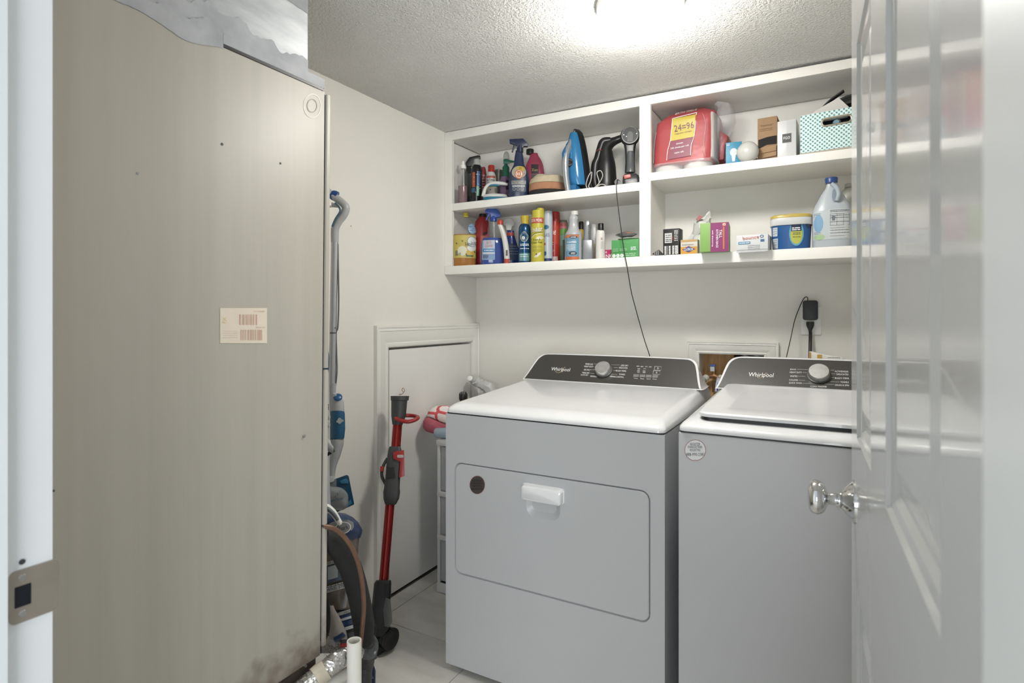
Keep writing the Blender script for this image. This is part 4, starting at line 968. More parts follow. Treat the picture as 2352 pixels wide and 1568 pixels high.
cyl(fr, 'grey_tube', 1448, [(398, 10.3), (386, 9.6), (385.5, 9.2), (354, 8.6), (350, 7.4)], mat((112, 116, 116), 0.35, metal=0.3), t, v=-0.012)
by = fr.pyb
v, f = loft([[fr.p(1448+w*sx_+dx, y, d*sy_) for sx_, sy_ in rrect(-1, 1, -1, 1, 0.35, 4)] for y, w, d, dx in ((by, 19, 0.034, 2), (by-12, 20, 0.034, 2), (by-24, 18, 0.03, 1), (by-29, 13, 0.024, 0))]); mk('base_block', v, f, mat((58, 60, 62), 0.35), t, smooth=True)
slab('red_button', fr, [(1432, by-24), (1448, by-26), (1450, by-18), (1434, by-15)], 0.008, mat((206, 66, 50), 0.35), t, v=-0.034)
decal('base_line', lambda a, b, o: fr.p(a, b, -0.0345-o), 1436, 1462, by-12.6, by-12, GREY, t)

fr = Fr(1419, 2.30, ZL); t = root('charger_plug', 'small black barrel charger lying on the shelf edge with a long thin cable', 'charger', fr)
pc = fr.p(1419, fr.pyb-7.5, -0.012)
v, f = lathe([(-0.03, 0.010), (0.0, 0.0135), (0.004, 0.0135), (0.004, 0.010), (0.0, 0.0095)], pc, -fr.bk, 24); mk('barrel', v, f, mat((40, 38, 37), 0.35), t, smooth=True)
cab = [(1419, 412, 2.275), (1418, 416, 2.262), (1416, 425, 2.258), (1417, 450, 2.258), (1421, 485, 2.258), (1427, 530, 2.258), (1434, 580, 2.258), (1439, 605, 2.257), (1444, 635, 2.26), (1450, 670, 2.28), (1459, 705, 2.30), (1470, 745, 2.32), (1481, 783, 2.33), (1493, 820, 2.335), (1498, 850, 2.34)]
tube('cable', [ony(a, b, c_) for a, b, c_ in cab], 0.0019, BLACK, t, n=8, k=5)

# ================= lower left shelf (top at Z_B1)
ZB = Z_B1
fr = Fr(1067.5, 2.325, ZB); t = root('yellow_cleaner_bottle', 'large clear bottle of amber floor cleaner with yellow cap and floral label', 'bottle', fr, GL)
Bd = Body(fr, [(None, 25), (fr.pyb-2, 27), (535, 27), (525, 25.5), (518, 22), (507, 15), (501, 8.5), (497, 7)], 0.72, n=2.6); Bd.add('bottle', CLEAR, t)
Body(fr, [(None, 24), (fr.pyb-2, 26), (540, 26)], 0.72, n=2.6).add('liquid', mat((214, 128, 8), 0.12, alpha=0.95), t)
cyl(fr, 'cap', 1070, [(499, 6.8), (490, 6.6), (489, 5.8)], mat((222, 206, 60), 0.35), t)
decal('label', Bd.fn, 1042, 1093, 542, 594, mat((222, 200, 84), 0.4, noise=0.06, nscale=50), t, nx=14)
blob('label_flowers', Bd.fn, 1062, 578, 11, 11, mat((240, 236, 206), 0.4), t, off=0.0013); blob('label_leaf', Bd.fn, 1080, 583, 10, 8, mat((228, 190, 70), 0.4), t, off=0.0014)
blob('label_flowers', Bd.fn, 1083, 570, 10, 9, mat((236, 238, 236), 0.4), t, off=0.0015)
blob('label_arc', Bd.fn, 1084, 557, 11, 11, mat((240, 242, 240), 0.4), t, off=0.0014); blob('label_arc', Bd.fn, 1084, 557, 11.5, 12, mat((100, 130, 160), 0.4), t, off=0.0016, inner=0.9)
text('Fabuloso', Bd.fn, 1082, 561, 9, INK, t, w=27, rot=14, off=0.0022)
for x, y in ((1049, 561), (1062, 556), (1071, 586), (1090, 580)): blob('label_leaf', Bd.fn, x, y, 2.4, 1.5, mat((90, 110, 50), 0.4), t, off=0.0018, n=10, rot=40)
bars(Bd.fn, 1046, 1052, 577, 589, mat((70, 100, 120), 0.4), t, 5, off=0.0018); blob('recycle_mark', Bd.fn, 1056.5, 585, 2.6, 2.6, mat((110, 130, 120), 0.4), t, off=0.0018, inner=0.55)
decal('green_ribbon', Bd.fn, 1070, 1087, 588, 591, mat((50, 100, 90), 0.4), t, off=0.0019)
blob('blue_seal', Bd.fn, 1085, 527, 9.5, 12, mat((140, 182, 218), 0.4), t, off=0.0013); lines(Bd.fn, 1078, 1092, [523, 527, 531], 1.6, mat((60, 90, 150), 0.4), t, off=0.0018)

fr = Fr(1107, 2.42, ZB); t = root('red_bottle', 'tall red plastic bottle with black cap behind the glass cleaner', 'bottle', fr, GL)
Bd = Body(fr, [(None, 16), (fr.pyb-2, 17), (520, 17), (508, 15), (500, 8), (496, 7.5)], 0.7); Bd.add('bottle', mat((196, 48, 52), 0.3), t)
cyl(fr, 'cap', 1109, [(498, 8.6), (489.5, 8.8), (488, 8)], BLACK, t)
slab('label_tag', fr, [(1109, 538), (1118, 534), (1119, 538), (1110, 542)], 0.002, INK, t, v=-0.035)
decal('label_panel', Bd.fn, 1104, 1120, 542, 585, mat((214, 84, 52), 0.4), t)

fr = Fr(1131, 2.325, ZB); t = root('glass_cleaner_bottle', 'clear spray bottle of blue glass cleaner with royal blue trigger', 'bottle', fr, GL)
Bd = Body(fr, [(None, 25), (fr.pyb-2, 26.5), (560, 26), (550, 23.5), (542, 17), (536, 11), (520, 10), (508, 7), (505, 6)], 0.55, n=2.5); Bd.add('bottle', CLEAR, t)
Body(fr, [(None, 24.5), (fr.pyb-2, 26), (560, 25.5), (550, 22.5), (547, 21)], 0.53, n=2.5).add('liquid', mat((8, 62, 178), 0.1, alpha=0.97), t)
RB = mat((32, 76, 176), 0.3)
cyl(fr, 'collar', 1133.5, [(508, 8), (498, 7), (496, 6)], RB, t)
slab('trigger_head', fr, [(1114, 484), (1118, 480.5), (1140, 480), (1147, 486), (1151, 494), (1148, 499), (1138, 500), (1128, 500), (1126, 492), (1115, 489)], 0.024, RB, t)
slab('trigger', fr, [(1121, 490), (1127, 491), (1122, 498), (1117, 507), (1115, 506), (1118, 498)], 0.012, RB, t)
tube('dip_tube', [fr.p(1134, 505), fr.p(1136, 590)], 0.0014, WHITE, t, n=8, k=1)
decal('label', Bd.fn, 1107, 1137, 553, 598, mat((126, 160, 206), 0.4), t); decal('label_top', Bd.fn, 1110, 1136, 553, 572, mat((192, 206, 222), 0.4), t, off=0.0011)
text('GLASS\nCLEANER', Bd.fn, 1123, 562, 14, mat((216, 80, 76), 0.4), t, w=18, off=0.0016)
decal('label_bar', Bd.fn, 1109, 1136, 574, 579, mat((60, 140, 196), 0.4), t, off=0.0016); lines(Bd.fn, 1112, 1134, [576.5], 1.3, WINK, t, off=0.002)
decal('label_bar', Bd.fn, 1109, 1136, 581, 584.5, mat((214, 220, 226), 0.4), t, off=0.0016); lines(Bd.fn, 1110, 1122, [588, 590.5, 593], 1.0, INK, t, off=0.002)
tube('neck_rib', [Bd.fn(1122, 524, 0.001), Bd.fn(1121, 530, 0.001), Bd.fn(1120, 538, 0.001)], 0.001, CLEAR, t, n=6)

fr = Fr(1156, 2.31, ZB); t = root('white_slim_bottle', 'slim curved white bottle with a red cap beside the glass cleaner', 'bottle', fr, GL)
tube('bottle', [fr.p(1164, fr.pyb), fr.p(1164.5, fr.pyb-12), fr.p(1162, 566), fr.p(1157, 540), fr.p(1149, 518), fr.p(1147, 513)], [q*fr.kw for q in (6.5, 6.6, 6.6, 6.3, 5.5, 4.5)], mat((232, 230, 222), 0.35), t, n=18)
cyl(fr, 'cap', 1149, [(516, 6.5), (507, 6.5), (505.5, 5.5)], mat((212, 60, 44), 0.35), t)
tube('red_foot', [fr.p(1164, fr.pyb-0.5), fr.p(1164.4, fr.pyb-12)], 6.8*fr.kw, mat((214, 62, 48), 0.4), t, n=18, k=1)
decal('small_code', lambda a, b, o: fr.p(a, b, -6.9*fr.kw-o), 1162, 1166, 575, 588, mat((60, 74, 60), 0.4), t); 

fr = Fr(1173, 2.43, ZB); t = root('blue_spray_bottle', 'deep blue spray bottle with a white trigger, tucked behind', 'bottle', fr, GL)
Bd = Body(fr, [(None, 20), (fr.pyb-2, 21), (572, 19), (552, 12), (540, 8.5), (530, 8)], 0.6, n=2.3); Bd.add('bottle', mat((28, 62, 150), 0.2, alpha=0.96), t)
slab('trigger_head', fr, [(1156, 508), (1162, 503), (1174, 503), (1180, 510), (1181, 518), (1176, 521), (1174, 529), (1163, 529), (1162, 520), (1156, 516)], 0.022, mat((222, 220, 214), 0.35), t)
decal('red_band', Bd.fn, 1163, 1180, 534, 542, mat((216, 78, 50), 0.4), t); decal('label', Bd.fn, 1166, 1191, 560, 598, mat((44, 64, 110), 0.4), t)
lines(Bd.fn, 1170, 1190, [566, 572, 578, 584], 1.4, mat((140, 160, 190), 0.4), t, seed=4)

fr = Fr(1205, 2.325, ZB); t = root('furniture_polish_can', 'blue aerosol can with flared yellow cap and droplet emblem', 'spray can', fr, GL)
Bd = Body(fr, [(None, 13), (fr.pyb-1.5, 14), (530, 14), (522, 13.2), (516, 10.5), (514, 8)]); Bd.add('can', mat((30, 88, 140), 0.22, metal=0.5), t)
cyl(fr, 'cap', 1206, [(516, 8.6), (509, 8.2), (503, 9.4), (497, 11), (496, 10)], mat((224, 196, 48), 0.35), t)
v = [(1204+9.3*math.sin(a)*(1 if math.cos(a) < 0.2 else 1-0.5*(math.cos(a)-0.2)), 545-12*math.cos(a)) for a in [2*math.pi*j/28 for j in range(28)]]
polyd('droplet', Bd.fn, v, mat((196, 196, 160), 0.4), t, off=0.0009); polyd('droplet', Bd.fn, [(1204+(x-1204)*0.82, 546+(y-546)*0.82) for x, y in v], mat((58, 96, 130), 0.35), t, off=0.0014)
blob('emblem', Bd.fn, 1202, 548, 4, 4, mat((214, 220, 216), 0.4), t, off=0.0019)
lines(Bd.fn, 1195, 1215, [562, 565, 572], 1.3, WINK, t, off=0.0014); decal('lower_band', Bd.fn, 1192, 1218, 582, 600, mat((120, 176, 186), 0.3, metal=0.4), t)
lines(Bd.fn, 1194, 1214, [586, 590], 1.0, WINK, t, off=0.0016, seed=8)

fr = Fr(1235, 2.32, ZB); t = root('dusting_spray_can', 'tall bright yellow dusting spray can with red bonus band', 'spray can', fr, GL)
YL = mat((222, 208, 52), 0.35)
Bd = Body(fr, [(None, 14.5), (fr.pyb-1, 15.3), (502, 15.3), (500, 14.8)]); Bd.add('can', YL, t)
v, f = loft([[fr.p(1236+14*math.cos(a), y+dy*math.cos(a-0.4)*0, 14*fr.kw*math.sin(a)) for a in [2*math.pi*j/28 for j in range(28)]] for y, dy in ((501, 0), (484, 0))])
mk('cap', v, f, YL, t, smooth=True)
v, f = loft([[fr.p(1241+9*k*math.cos(a), y, 11*k*fr.kw*math.sin(a)) for a in [2*math.pi*j/24 for j in range(24)]] for y, k in ((486, 1), (480, 1), (478.5, 0.85))]); mk('cap_nozzle', v, f, YL, t, smooth=True)
decal('red_band', Bd.fn, 1220, 1250, 502, 514.5, mat((212, 84, 60), 0.4), t, nx=12); text('25% MORE', Bd.fn, 1233, 508, 6.5, WINK, t, w=25)
text('Endust', Bd.fn, 1233, 529, 12, mat((20, 24, 30), 0.4), t, w=28, rot=4, off=0.0018, slant=0.1)
text('Endust', Bd.fn, 1232.6, 528.6, 11.2, WINK, t, w=27, rot=4, off=0.0024, slant=0.1)
tube('label_swoosh', [Bd.fn(x, y, 0.0015) for x, y in ((1221, 543), (1228, 538), (1238, 536), (1247, 536))], 0.0009, mat((70, 110, 60), 0.4), t, n=6)
tube('label_swoosh', [Bd.fn(x, y, 0.0015) for x, y in ((1221, 547), (1228, 541), (1238, 539), (1247, 538))], 0.0009, WINK, t, n=6)
blob('white_glow', Bd.fn, 1240, 548, 9, 4, mat((236, 232, 190), 0.4), t, rot=-10)
text('Dust &\nClean Fast', Bd.fn, 1233, 555, 11, mat((24, 30, 60), 0.4), t, w=25, rot=3)
lines(Bd.fn, 1223, 1246, [567, 570, 575, 578], 0.8, mat((150, 140, 60), 0.5), t); polyd('product_picture', Bd.fn, [(1226, 592), (1234, 584), (1242, 580), (1241, 586), (1234, 592)], mat((236, 230, 214), 0.4), t)
blob('picture_detail', Bd.fn, 1232, 585, 2, 1.8, mat((120, 80, 60), 0.5), t, off=0.0018, n=8)

fr = Fr(1258, 2.37, ZB); t = root('glass_spray_can', 'white and pale blue aerosol can right of the yellow can', 'spray can', fr, GL)
Bd = Body(fr, [(None, 11), (fr.pyb-1, 11.5), (492, 11.5), (487, 11), (485.5, 10)]); Bd.add('can', mat((206, 216, 226), 0.25), t)
blob('blue_emblem', Bd.fn, 1254, 523, 7, 5, mat((40, 120, 160), 0.4), t); text('GLASS', Bd.fn, 1254, 541, 8, mat((90, 120, 160), 0.4), t, w=16)
decal('red_spot', Bd.fn, 1248, 1253, 559, 564, mat((196, 70, 70), 0.4), t); decal('blue_foot', Bd.fn, 1248, 1268, 594, 601, mat((50, 64, 120), 0.4), t)
blob('blue_drop', Bd.fn, 1252, 583, 3, 5, mat((30, 100, 150), 0.4), t)

fr = Fr(1274, 2.425, ZB); t = root('red_spray_can', 'tall red aerosol can with white lettering', 'spray can', fr, GL)
RD = mat((200, 46, 38), 0.3)
Bd = Body(fr, [(None, 11.5), (fr.pyb-1, 12), (512, 12), (509, 11.6)]); Bd.add('can', RD, t)
cyl(fr, 'cap', 1275.5, [(511, 11.2), (492, 10.8), (488, 10), (486.5, 8)], mat((196, 44, 38), 0.25), t)
decal('label_flash', Bd.fn, 1263, 1285, 519, 562, mat((214, 60, 40), 0.4), t, off=0.0006)
text('SOLVE', Bd.fn, 1268, 536, 9, WINK, t, w=17, slant=0.15); lines(Bd.fn, 1265, 1271, [558, 563], 1.2, WINK, t, off=0.0015)
for a in range(0, 180, 45): tube('spark', [Bd.fn(1272-3.4*math.cos(R(a)), 577-3.4*math.sin(R(a)), 0.001), Bd.fn(1272+3.4*math.cos(R(a)), 577+3.4*math.sin(R(a)), 0.001)], 0.0006, mat((230, 160, 150), 0.4), t, n=5, k=1)
decal('white_foot', Bd.fn, 1264, 1281, 590, 599, mat((226, 200, 196), 0.4), t)

fr = Fr(1294, 2.45, ZB); t = root('green_can', 'green topped aerosol can with pink label behind the opaque bottle', 'spray can', fr, GL)
Bd = Body(fr, [(None, 9.5), (fr.pyb-1, 10), (512, 10), (508, 8.5), (506, 8)]); Bd.add('can', mat((120, 140, 100), 0.3), t)
decal('pink_label', Bd.fn, 1286, 1301, 512, 526, mat((204, 110, 110), 0.4), t); decal('green_band', Bd.fn, 1286, 1303, 527, 540, mat((110, 170, 70), 0.4), t)
decal('teal_band', Bd.fn, 1286, 1303, 541, 565, mat((130, 170, 150), 0.4), t); decal('dark_band', Bd.fn, 1292, 1303, 552, 596, mat((30, 60, 46), 0.4), t, off=0.0012)
text('FRESH', Bd.fn, 1293, 518, 6, mat((180, 40, 40), 0.4), t, w=13)

fr = Fr(1317, 2.32, ZB); t = root('descaler_bottle', 'milky white round bottle with white cap and blue cleaner label', 'bottle', fr, GL)
Bd = Body(fr, [(None, 18.5), (fr.pyb-1.5, 20), (540, 20), (536, 18.5), (528, 13.5), (518, 10.5), (508, 9.8), (504, 11), (500, 11.2), (496, 8.5), (493, 7.6)]); Bd.add('bottle', mat((196, 198, 202), 0.3, alpha=0.96), t)
cyl(fr, 'cap', 1319.5, [(494, 8.6), (486, 8.4), (485, 7.4)], mat((230, 228, 222), 0.4), t)
decal('label', Bd.fn, 1298, 1330, 540, 598, mat((104, 158, 188), 0.4), t, nx=12); decal('orange_band', Bd.fn, 1299, 1330, 541, 548, mat((222, 130, 84), 0.4), t, off=0.0012, nx=12)
decal('orange_foot', Bd.fn, 1299, 1330, 591, 598, mat((220, 110, 56), 0.4), t, off=0.0012, nx=12)
blob('wing_emblem', Bd.fn, 1317, 547, 9, 3.2, mat((40, 50, 70), 0.4), t, off=0.0015); text('UNGER', Bd.fn, 1317, 547, 3, WINK, t, w=13, off=0.002)
text('CLEANER', Bd.fn, 1313, 558, 4.2, WINK, t, w=22); lines(Bd.fn, 1301, 1322, [564, 567, 570, 573, 576], 0.9, WINK, t)
blob('black_oval', Bd.fn, 1316, 583.5, 9, 4.2, mat((40, 48, 60), 0.4), t, off=0.0015); lines(Bd.fn, 1311, 1321, [582.5, 585], 0.9, WINK, t, off=0.002)

fr = Fr(1334, 2.46, ZB); t = root('black_cap_bottle', 'yellowish bottle with a black cap hidden behind the milky bottle', 'bottle', fr, GL)
Body(fr, [(None, 7.5), (530, 7.5), (527, 6)]).add('bottle', mat((204, 176, 70), 0.4), t); cyl(fr, 'cap', 1335, [(528, 5.5), (511, 5.5), (509, 4.6)], BLACK, t)
fr = Fr(1350, 2.345, ZB); t = root('grey_oil_bottle', 'silver grey rectangular bottle with ribbed grip neck', 'bottle', fr, GL)
SG = mat((140, 142, 146), 0.3, metal=0.3)
Body(fr, [(None, 13), (554, 13), (552, 12)], 0.8, n=6).add('bottle', SG, t)
v, f = loft([[fr.p(1349+w*sx_+dx, y, w*fr.kw*0.85*sy_) for sx_, sy_ in rrect(-1, 1, -1, 1, 0.5, 4)] for y, w, dx in ((553, 8, -1), (520, 7.5, 0), (511, 6.5, 0), (507, 5, 0))]); mk('neck', v, f, SG, t, smooth=True)
for i in range(10): box('grip_rib', *(lambda a, b: (a.x, b.x, a.y-0.001, a.y+0.001, b.z, a.z))(fr.p(1351, 517+3.4*i, -7.6*fr.kw*0.85), fr.p(1354, 518.4+3.4*i, -7.6*fr.kw*0.85)), mat((96, 98, 100), 0.3), t)
fr = Fr(1364, 2.41, ZB); t = root('grey_oil_bottle', 'pale grey bottle with beige label standing behind the ribbed silver bottle', 'bottle', fr, GL)
Bd = Body(fr, [(None, 8.5), (530, 8.5), (524, 6.5), (516, 5.5), (515, 4.5)], 0.9, n=3.5); Bd.add('bottle', mat((178, 180, 180), 0.35), t)
decal('beige_label', Bd.fn, 1360, 1371, 560, 594, mat((190, 180, 140), 0.4), t)
fr = Fr(1379, 2.325, ZB); t = root('lotion_bottle', 'slim white lotion bottle with a tall black cap', 'bottle', fr, GL)
Bd = Body(fr, [(None, 10.5), (fr.pyb-1, 11), (536, 10.5), (531, 9), (528, 6.5)], 0.7, n=2.4); Bd.add('bottle', mat((228, 224, 216), 0.35), t)
cyl(fr, 'cap', 1380, [(529, 6.6), (514, 6.6), (513, 5.8)], BLACK, t)
lines(Bd.fn, 1380, 1386, [556, 559, 562, 565, 568, 571], 0.8, mat((170, 160, 158), 0.5), t); blob('red_logo', Bd.fn, 1382, 549, 2, 2.5, mat((170, 80, 80), 0.5), t, inner=0.6)

c = Crate(1380, 1425, 573, 2.335, ZB, 0.05); t = croot('pink_carton', 'small pink carton with white lettering half behind the green box', 'box', c)
c.add('carton', mat((206, 44, 108), 0.5), t); text('THE', c.fn, 1390, 579, 4.5, WINK, t, w=9); text('PINK', c.fn, 1395.5, 588.5, 8.5, WINK, t, w=22)
c = Crate(1404.5, 1467.5, 550, 2.295, ZB, 0.105); t = croot('green_box', 'bright green carton with white icons at the right end of the shelf', 'box', c)
c.add('carton', mat((86, 180, 96), 0.5), t)
text('plant based', c.fn, 1438, 557, 2, mat((150, 210, 150), 0.5), t, w=14)
lines(c.fn, 1408, 1420, [571, 574, 577], 1.4, mat((150, 212, 156), 0.5), t); lines(c.fn, 1424, 1441, [572, 575], 2.0, mat((150, 212, 156), 0.5), t); lines(c.fn, 1449, 1462, [569, 572, 575], 1.3, WINK, t)
decal('thin_line', c.fn, 1406, 1462, 579.4, 580, mat((50, 140, 60), 0.5), t)
for i in range(3):
    blob('white_icon', c.fn, 1410.5+9.2*i, 587.5, 4, 4, WINK, t); text('YKP'[i], c.fn, 1410.5+9.2*i, 587.5, 4.4, mat((60, 150, 70), 0.5), t, off=0.002)
lines(c.fn, 1437, 1460, [584, 588], 2.2, mat((170, 222, 172), 0.5), t, seed=3)
ztop = c.A.z+c.H
bgm = thing('zip_bag', 'silver plastic pouch lying on a folded white cloth over the green box', 'bag', (ony(1442, 545, 2.34).x, 2.34, ztop+0.011))
def pillow(name, pts, zc_, th_, m, par, Yc=2.34, dep=0.035, seed=1):
    rn = random.Random(seed); n_ = 26; V = []; rings = []
    for k_ in (1.0, 0.75, 0.4, 0.05):
        rings.append(k_)
    A_, B_ = pts; cx_ = (A_+B_)/2; hw_ = (B_-A_)/2
    rr_ = []
    for sgn in (-1, 1):
        seq = rings if sgn < 0 else rings[::-1]
        for k_ in (seq[::-1] if sgn < 0 else seq[::-1]):
            pass
    def ringat(k_, sgn): return [Vector((cx_+hw_*k_*math.cos(a), Yc+dep*k_*math.sin(a), zc_+sgn*th_*(1-k_**2)+rn.uniform(-1, 1)*th_*0.08)) for a in [2*math.pi*j/n_ for j in range(n_)]]
    L_ = [ringat(0.05, -1), ringat(0.45, -1), ringat(0.8, -1), ringat(1.0, 0), ringat(0.8, 1), ringat(0.45, 1), ringat(0.05, 1)]
    v, f = loft(L_); return mk(name, v, f, m, par, smooth=True, sharp=70)
a_, b_ = ony(1414, 540, 2.34).x, ony(1464, 540, 2.34).x
pillow('pouch', (a_, b_), ztop+0.026, 0.013, mat((160, 162, 166), 0.2, metal=0.6, bump=0.6, bscale=60, noise=0.2, nscale=40), bgm)
polyd('orange_print', lambda x, y, o: Vector((ony(x, 540, 2.34).x, 2.309, ztop+y)), [(1440, 0.035), (1460, 0.028), (1450, 0.026)], mat((200, 120, 90), 0.4), bgm)
cwx = (ony(1420, 540, 2.34).x, ony(1467, 540, 2.34).x)
wc = thing('folded_cloth', 'folded white cloth on top of the green box', 'cloth', ((cwx[0]+cwx[1])/2, 2.34, ztop))
pillow('cloth', cwx, ztop+0.0075, 0.007, mat((232, 230, 222), 0.9, bump=0.3), wc, dep=0.04, seed=3)

# ================= upper right shelf (top at ZR)
fr = Fr(1579, 2.352, ZR); fr.bk = Vector((0, 1, 0)); fr.rt = Vector((1, 0, 0)); t = root('toilet_paper_pack', 'big red multipack of bathroom tissue in clear plastic on the upper shelf', 'toilet paper', fr)
RW = mat((204, 58, 64), 0.5, bump=0.35, bscale=28, noise=0.06, nscale=40)
by = fr.pyb
def pk(px, py, v): return fr.p(px, py, v)
rows_ = [(by-22, 1501, 1638, 0.0), (by-60, 1501, 1642, -0.004), (by-95, 1503, 1644, -0.006), (by-122, 1508, 1646, -0.003), (by-136, 1524, 1644, 0.02), (by-147, 1556, 1626, 0.05)]
rings = []
for py, a, b, dv in rows_:
    m_c = (a+b)/2; hwid = (b-a)/2
    rings.append([pk(m_c+hwid*q, py+(2.5 if abs(q) > 0.8 else 0), 0.065+(0.105-abs(dv))*w_) for q, w_ in rrect(-1, 1, -1, 1, 0.28, 5)])
v, f = loft(rings); mk('printed_wrapper', v, f, RW, t, smooth=True, sharp=60)
rollm = mat((236, 234, 228), 0.9, bump=0.2)
for cx_, dv in ((1533, -0.0), (1602, -0.0), (1540, 0.12), (1606, 0.12)):
    cc2 = fr.p(cx_, by-1, 0.02+dv*0.9); cc2.z = ZR
    hr = 0.030
    r_ = 33*fr.kw
    v, f = lathe([(0.0015, 0.018), (0.0015, r_*0.9), (0.006, r_), (hr+0.012, r_), (hr+0.014, r_*0.9)], cc2, n=32); mk('tissue_roll', v, f, rollm, t, smooth=True, sharp=50)
wf = lambda px, py, off=0.0: fr.p(px, py, 0.065-0.105+0.004-off-0.008+max(0, (330-py))*0.00022)
def wf(px, py, off=0.0):
    P_ = [(by-22, 0.0), (by-60, 0.004), (by-95, 0.006), (by-122, 0.003), (by-136, 0.02), (by-147, 0.05)]
    dv_ = P_[0][1] if py > P_[0][0] else P_[-1][1]
    for (a, b), (c_, d_) in zip(P_, P_[1:]):
        if a >= py >= c_: dv_ = b+(d_-b)*(a-py)/(a-c_)
    return fr.p(px, py, -0.040+dv_-off)
sh_ = lambda px, py, o=0.0: wf(px+(324-py)*0.10, py-(px-1570)*0.05, o)
decal('yellow_panel', sh_, 1544.5, 1598.5, 274, 324, mat((222, 198, 62), 0.4), t, off=0.004, nx=6, ny=10)
decal('plum_panel', sh_, 1544.5, 1596.5, 324.5, 366, mat((156, 56, 84), 0.4), t, off=0.004, nx=6, ny=10)
for pp in ([(1550, 274), (1605, 268)], [(1549, 274), (1544, 324), (1538, 345), (1536, 369)], [(1604, 268), (1600, 320), (1593, 340), (1592, 364)]):
    tube('white_border', [wf(x, y, 0.005) for x, y in pp], 0.0012, WINK, t, n=6, k=2)
for pp in ([(1510, 300), (1506, 330), (1504, 372)], [(1618, 272), (1626, 300), (1622, 340), (1626, 372)]):
    tube('film_highlight', [wf(x, y, 0.0065) for x, y in pp], 0.0006, mat((240, 236, 238), 0.2, alpha=0.7), t, n=6, k=5)  # pale tubes: highlights of the film wrinkles put in as colour
PL = mat((120, 30, 60), 0.4)
text('24=96', wf, 1576, 297, 15, PL, t, w=46, rot=4, off=0.006); text('regular mega', wf, 1574, 310, 4, PL, t, w=40, rot=3, off=0.006)
text('BATH TISSUE', wf, 1578, 258.5, 8, WINK, t, w=50, rot=4, off=0.004, slant=0.1)
text('sheets', wf, 1566, 333, 3.5, WINK, t, w=16, rot=3, off=0.006); text('242 sheets per roll', wf, 1566, 342, 5, WINK, t, w=42, rot=3, off=0.006); text('septic safe', wf, 1565, 354, 5, WINK, t, w=22, rot=3, off=0.006)
# clear film around rolls and the gathered end on the right
rings = []
for py, a, b in ((by-0.3, 1502, 1634), (by-8, 1499, 1640), (by-24, 1499, 1644)):
    rings.append([pk((a+b)/2+(b-a)/2*q, py, 0.065+0.112*w_) for q, w_ in rrect(-1, 1, -1, 1, 0.3, 5)])
v, f = loft(rings, cap=False); mk('clear_film', v, f, FILM, t, smooth=True, sharp=80)
rn = random.Random(8); rings = []
for py, a, b, dv in [(rows_[0][0]+3,)+rows_[0][1:]]+rows_:
    m_c = (a+b)/2; hwid = (b-a)/2+1.0
    rings.append([pk(m_c+hwid*q, py+rn.uniform(-1, 1), 0.065+(0.105+0.004-abs(dv))*w_+rn.uniform(-0.0025, 0.0025)) for q, w_ in rrect(-1, 1, -1, 1, 0.28, 5)])
v, f = loft(rings); mk('outer_film', v, f, mat((205, 205, 208), 0.12, alpha=0.055, bump=0.8, bscale=22), t, smooth=True, sharp=30)
rn = random.Random(3); rings = []
for i, (x, y, r1, r2) in enumerate(((1640, 352, 10, 46), (1648, 322, 12, 50), (1656, 300, 22, 52), (1662, 282, 24, 38), (1664, 262, 18, 22), (1648, 252, 10, 14))):
    rings.append([fr.p(x+(r1)*math.cos(a)*(1+rn.uniform(-.12, .12)), y+r2*0.42*math.sin(a)*(1+rn.uniform(-.15, .15)), 0.04+0.05*math.sin(a)+rn.uniform(-.008, .008)) for a in [2*math.pi*j/18 for j in range(18)]])
v, f = loft(rings); mk('gathered_film', v, f, FILM, t, smooth=True, sharp=25)
slab('side_wrapper', fr, [(1640, 372), (1640, 300), (1652, 305), (1668, 318), (1668, 326), (1662, 340), (1659, 372)], 0.09, mat((176, 48, 54), 0.4, noise=0.2, nscale=30, bump=0.4), t, v=0.08, bevel=0.01)
rings = [[fr.p(x+7*math.cos(a), y, 0.02+0.07*math.sin(a)) for a in [2*math.pi*j/20 for j in range(20)]] for x, y in ((1640, by-24), (1641, 350), (1641, 320), (1641, 300), (1640, 275))]
v, f = loft(rings); mk('roll_ends', v, f, mat((226, 220, 216), 0.6, bump=0.4, bscale=30), t, smooth=True)

c = Crate(1667, 1704, 326, 2.34, ZR, 0.06, yaw=8); t = croot('bulb_box', 'small bright blue light bulb carton with bulb picture', 'box', c)
c.add('carton', mat((48, 156, 200), 0.45), t)
blob('bulb_picture', c.fn, 1685, 350, 8.5, 9.5, mat((226, 234, 238), 0.4), t); polyd('bulb_picture', c.fn, [(1680, 357), (1690, 357), (1688, 372), (1682, 372)], mat((226, 234, 238), 0.4), t)
lines(c.fn, 1669, 1676, [330, 333], 1.0, WINK, t)
fr = Fr(1713.5, 2.30, ZR); t = root('light_bulb', 'frosted white floodlight bulb lying between blue carton and brown box', 'light bulb', fr)
ax_ = (-fr.bk*0.95-fr.rt*0.25+Vector((0, 0, 0.1))).normalized(); cb = fr.p(1719, 355, 0.012); cb.z = ZR+0.0405
v, f = lathe([(-0.075, 0.012), (-0.05, 0.013), (-0.048, 0.018), (-0.01, 0.034), (0.006, 0.039), (0.018, 0.038), (0.03, 0.031), (0.037, 0.02), (0.0405, 0.008), (0.041, 0.001)], cb, ax_, 32)
mk('glass', v, f, mat((214, 214, 208), 0.25), t, smooth=True, sharp=60)
v, f = lathe([(-0.098, 0.006), (-0.094, 0.012), (-0.075, 0.0125)], cb, ax_, 20); mk('screw_base', v, f, BRUSHED, t, smooth=True)

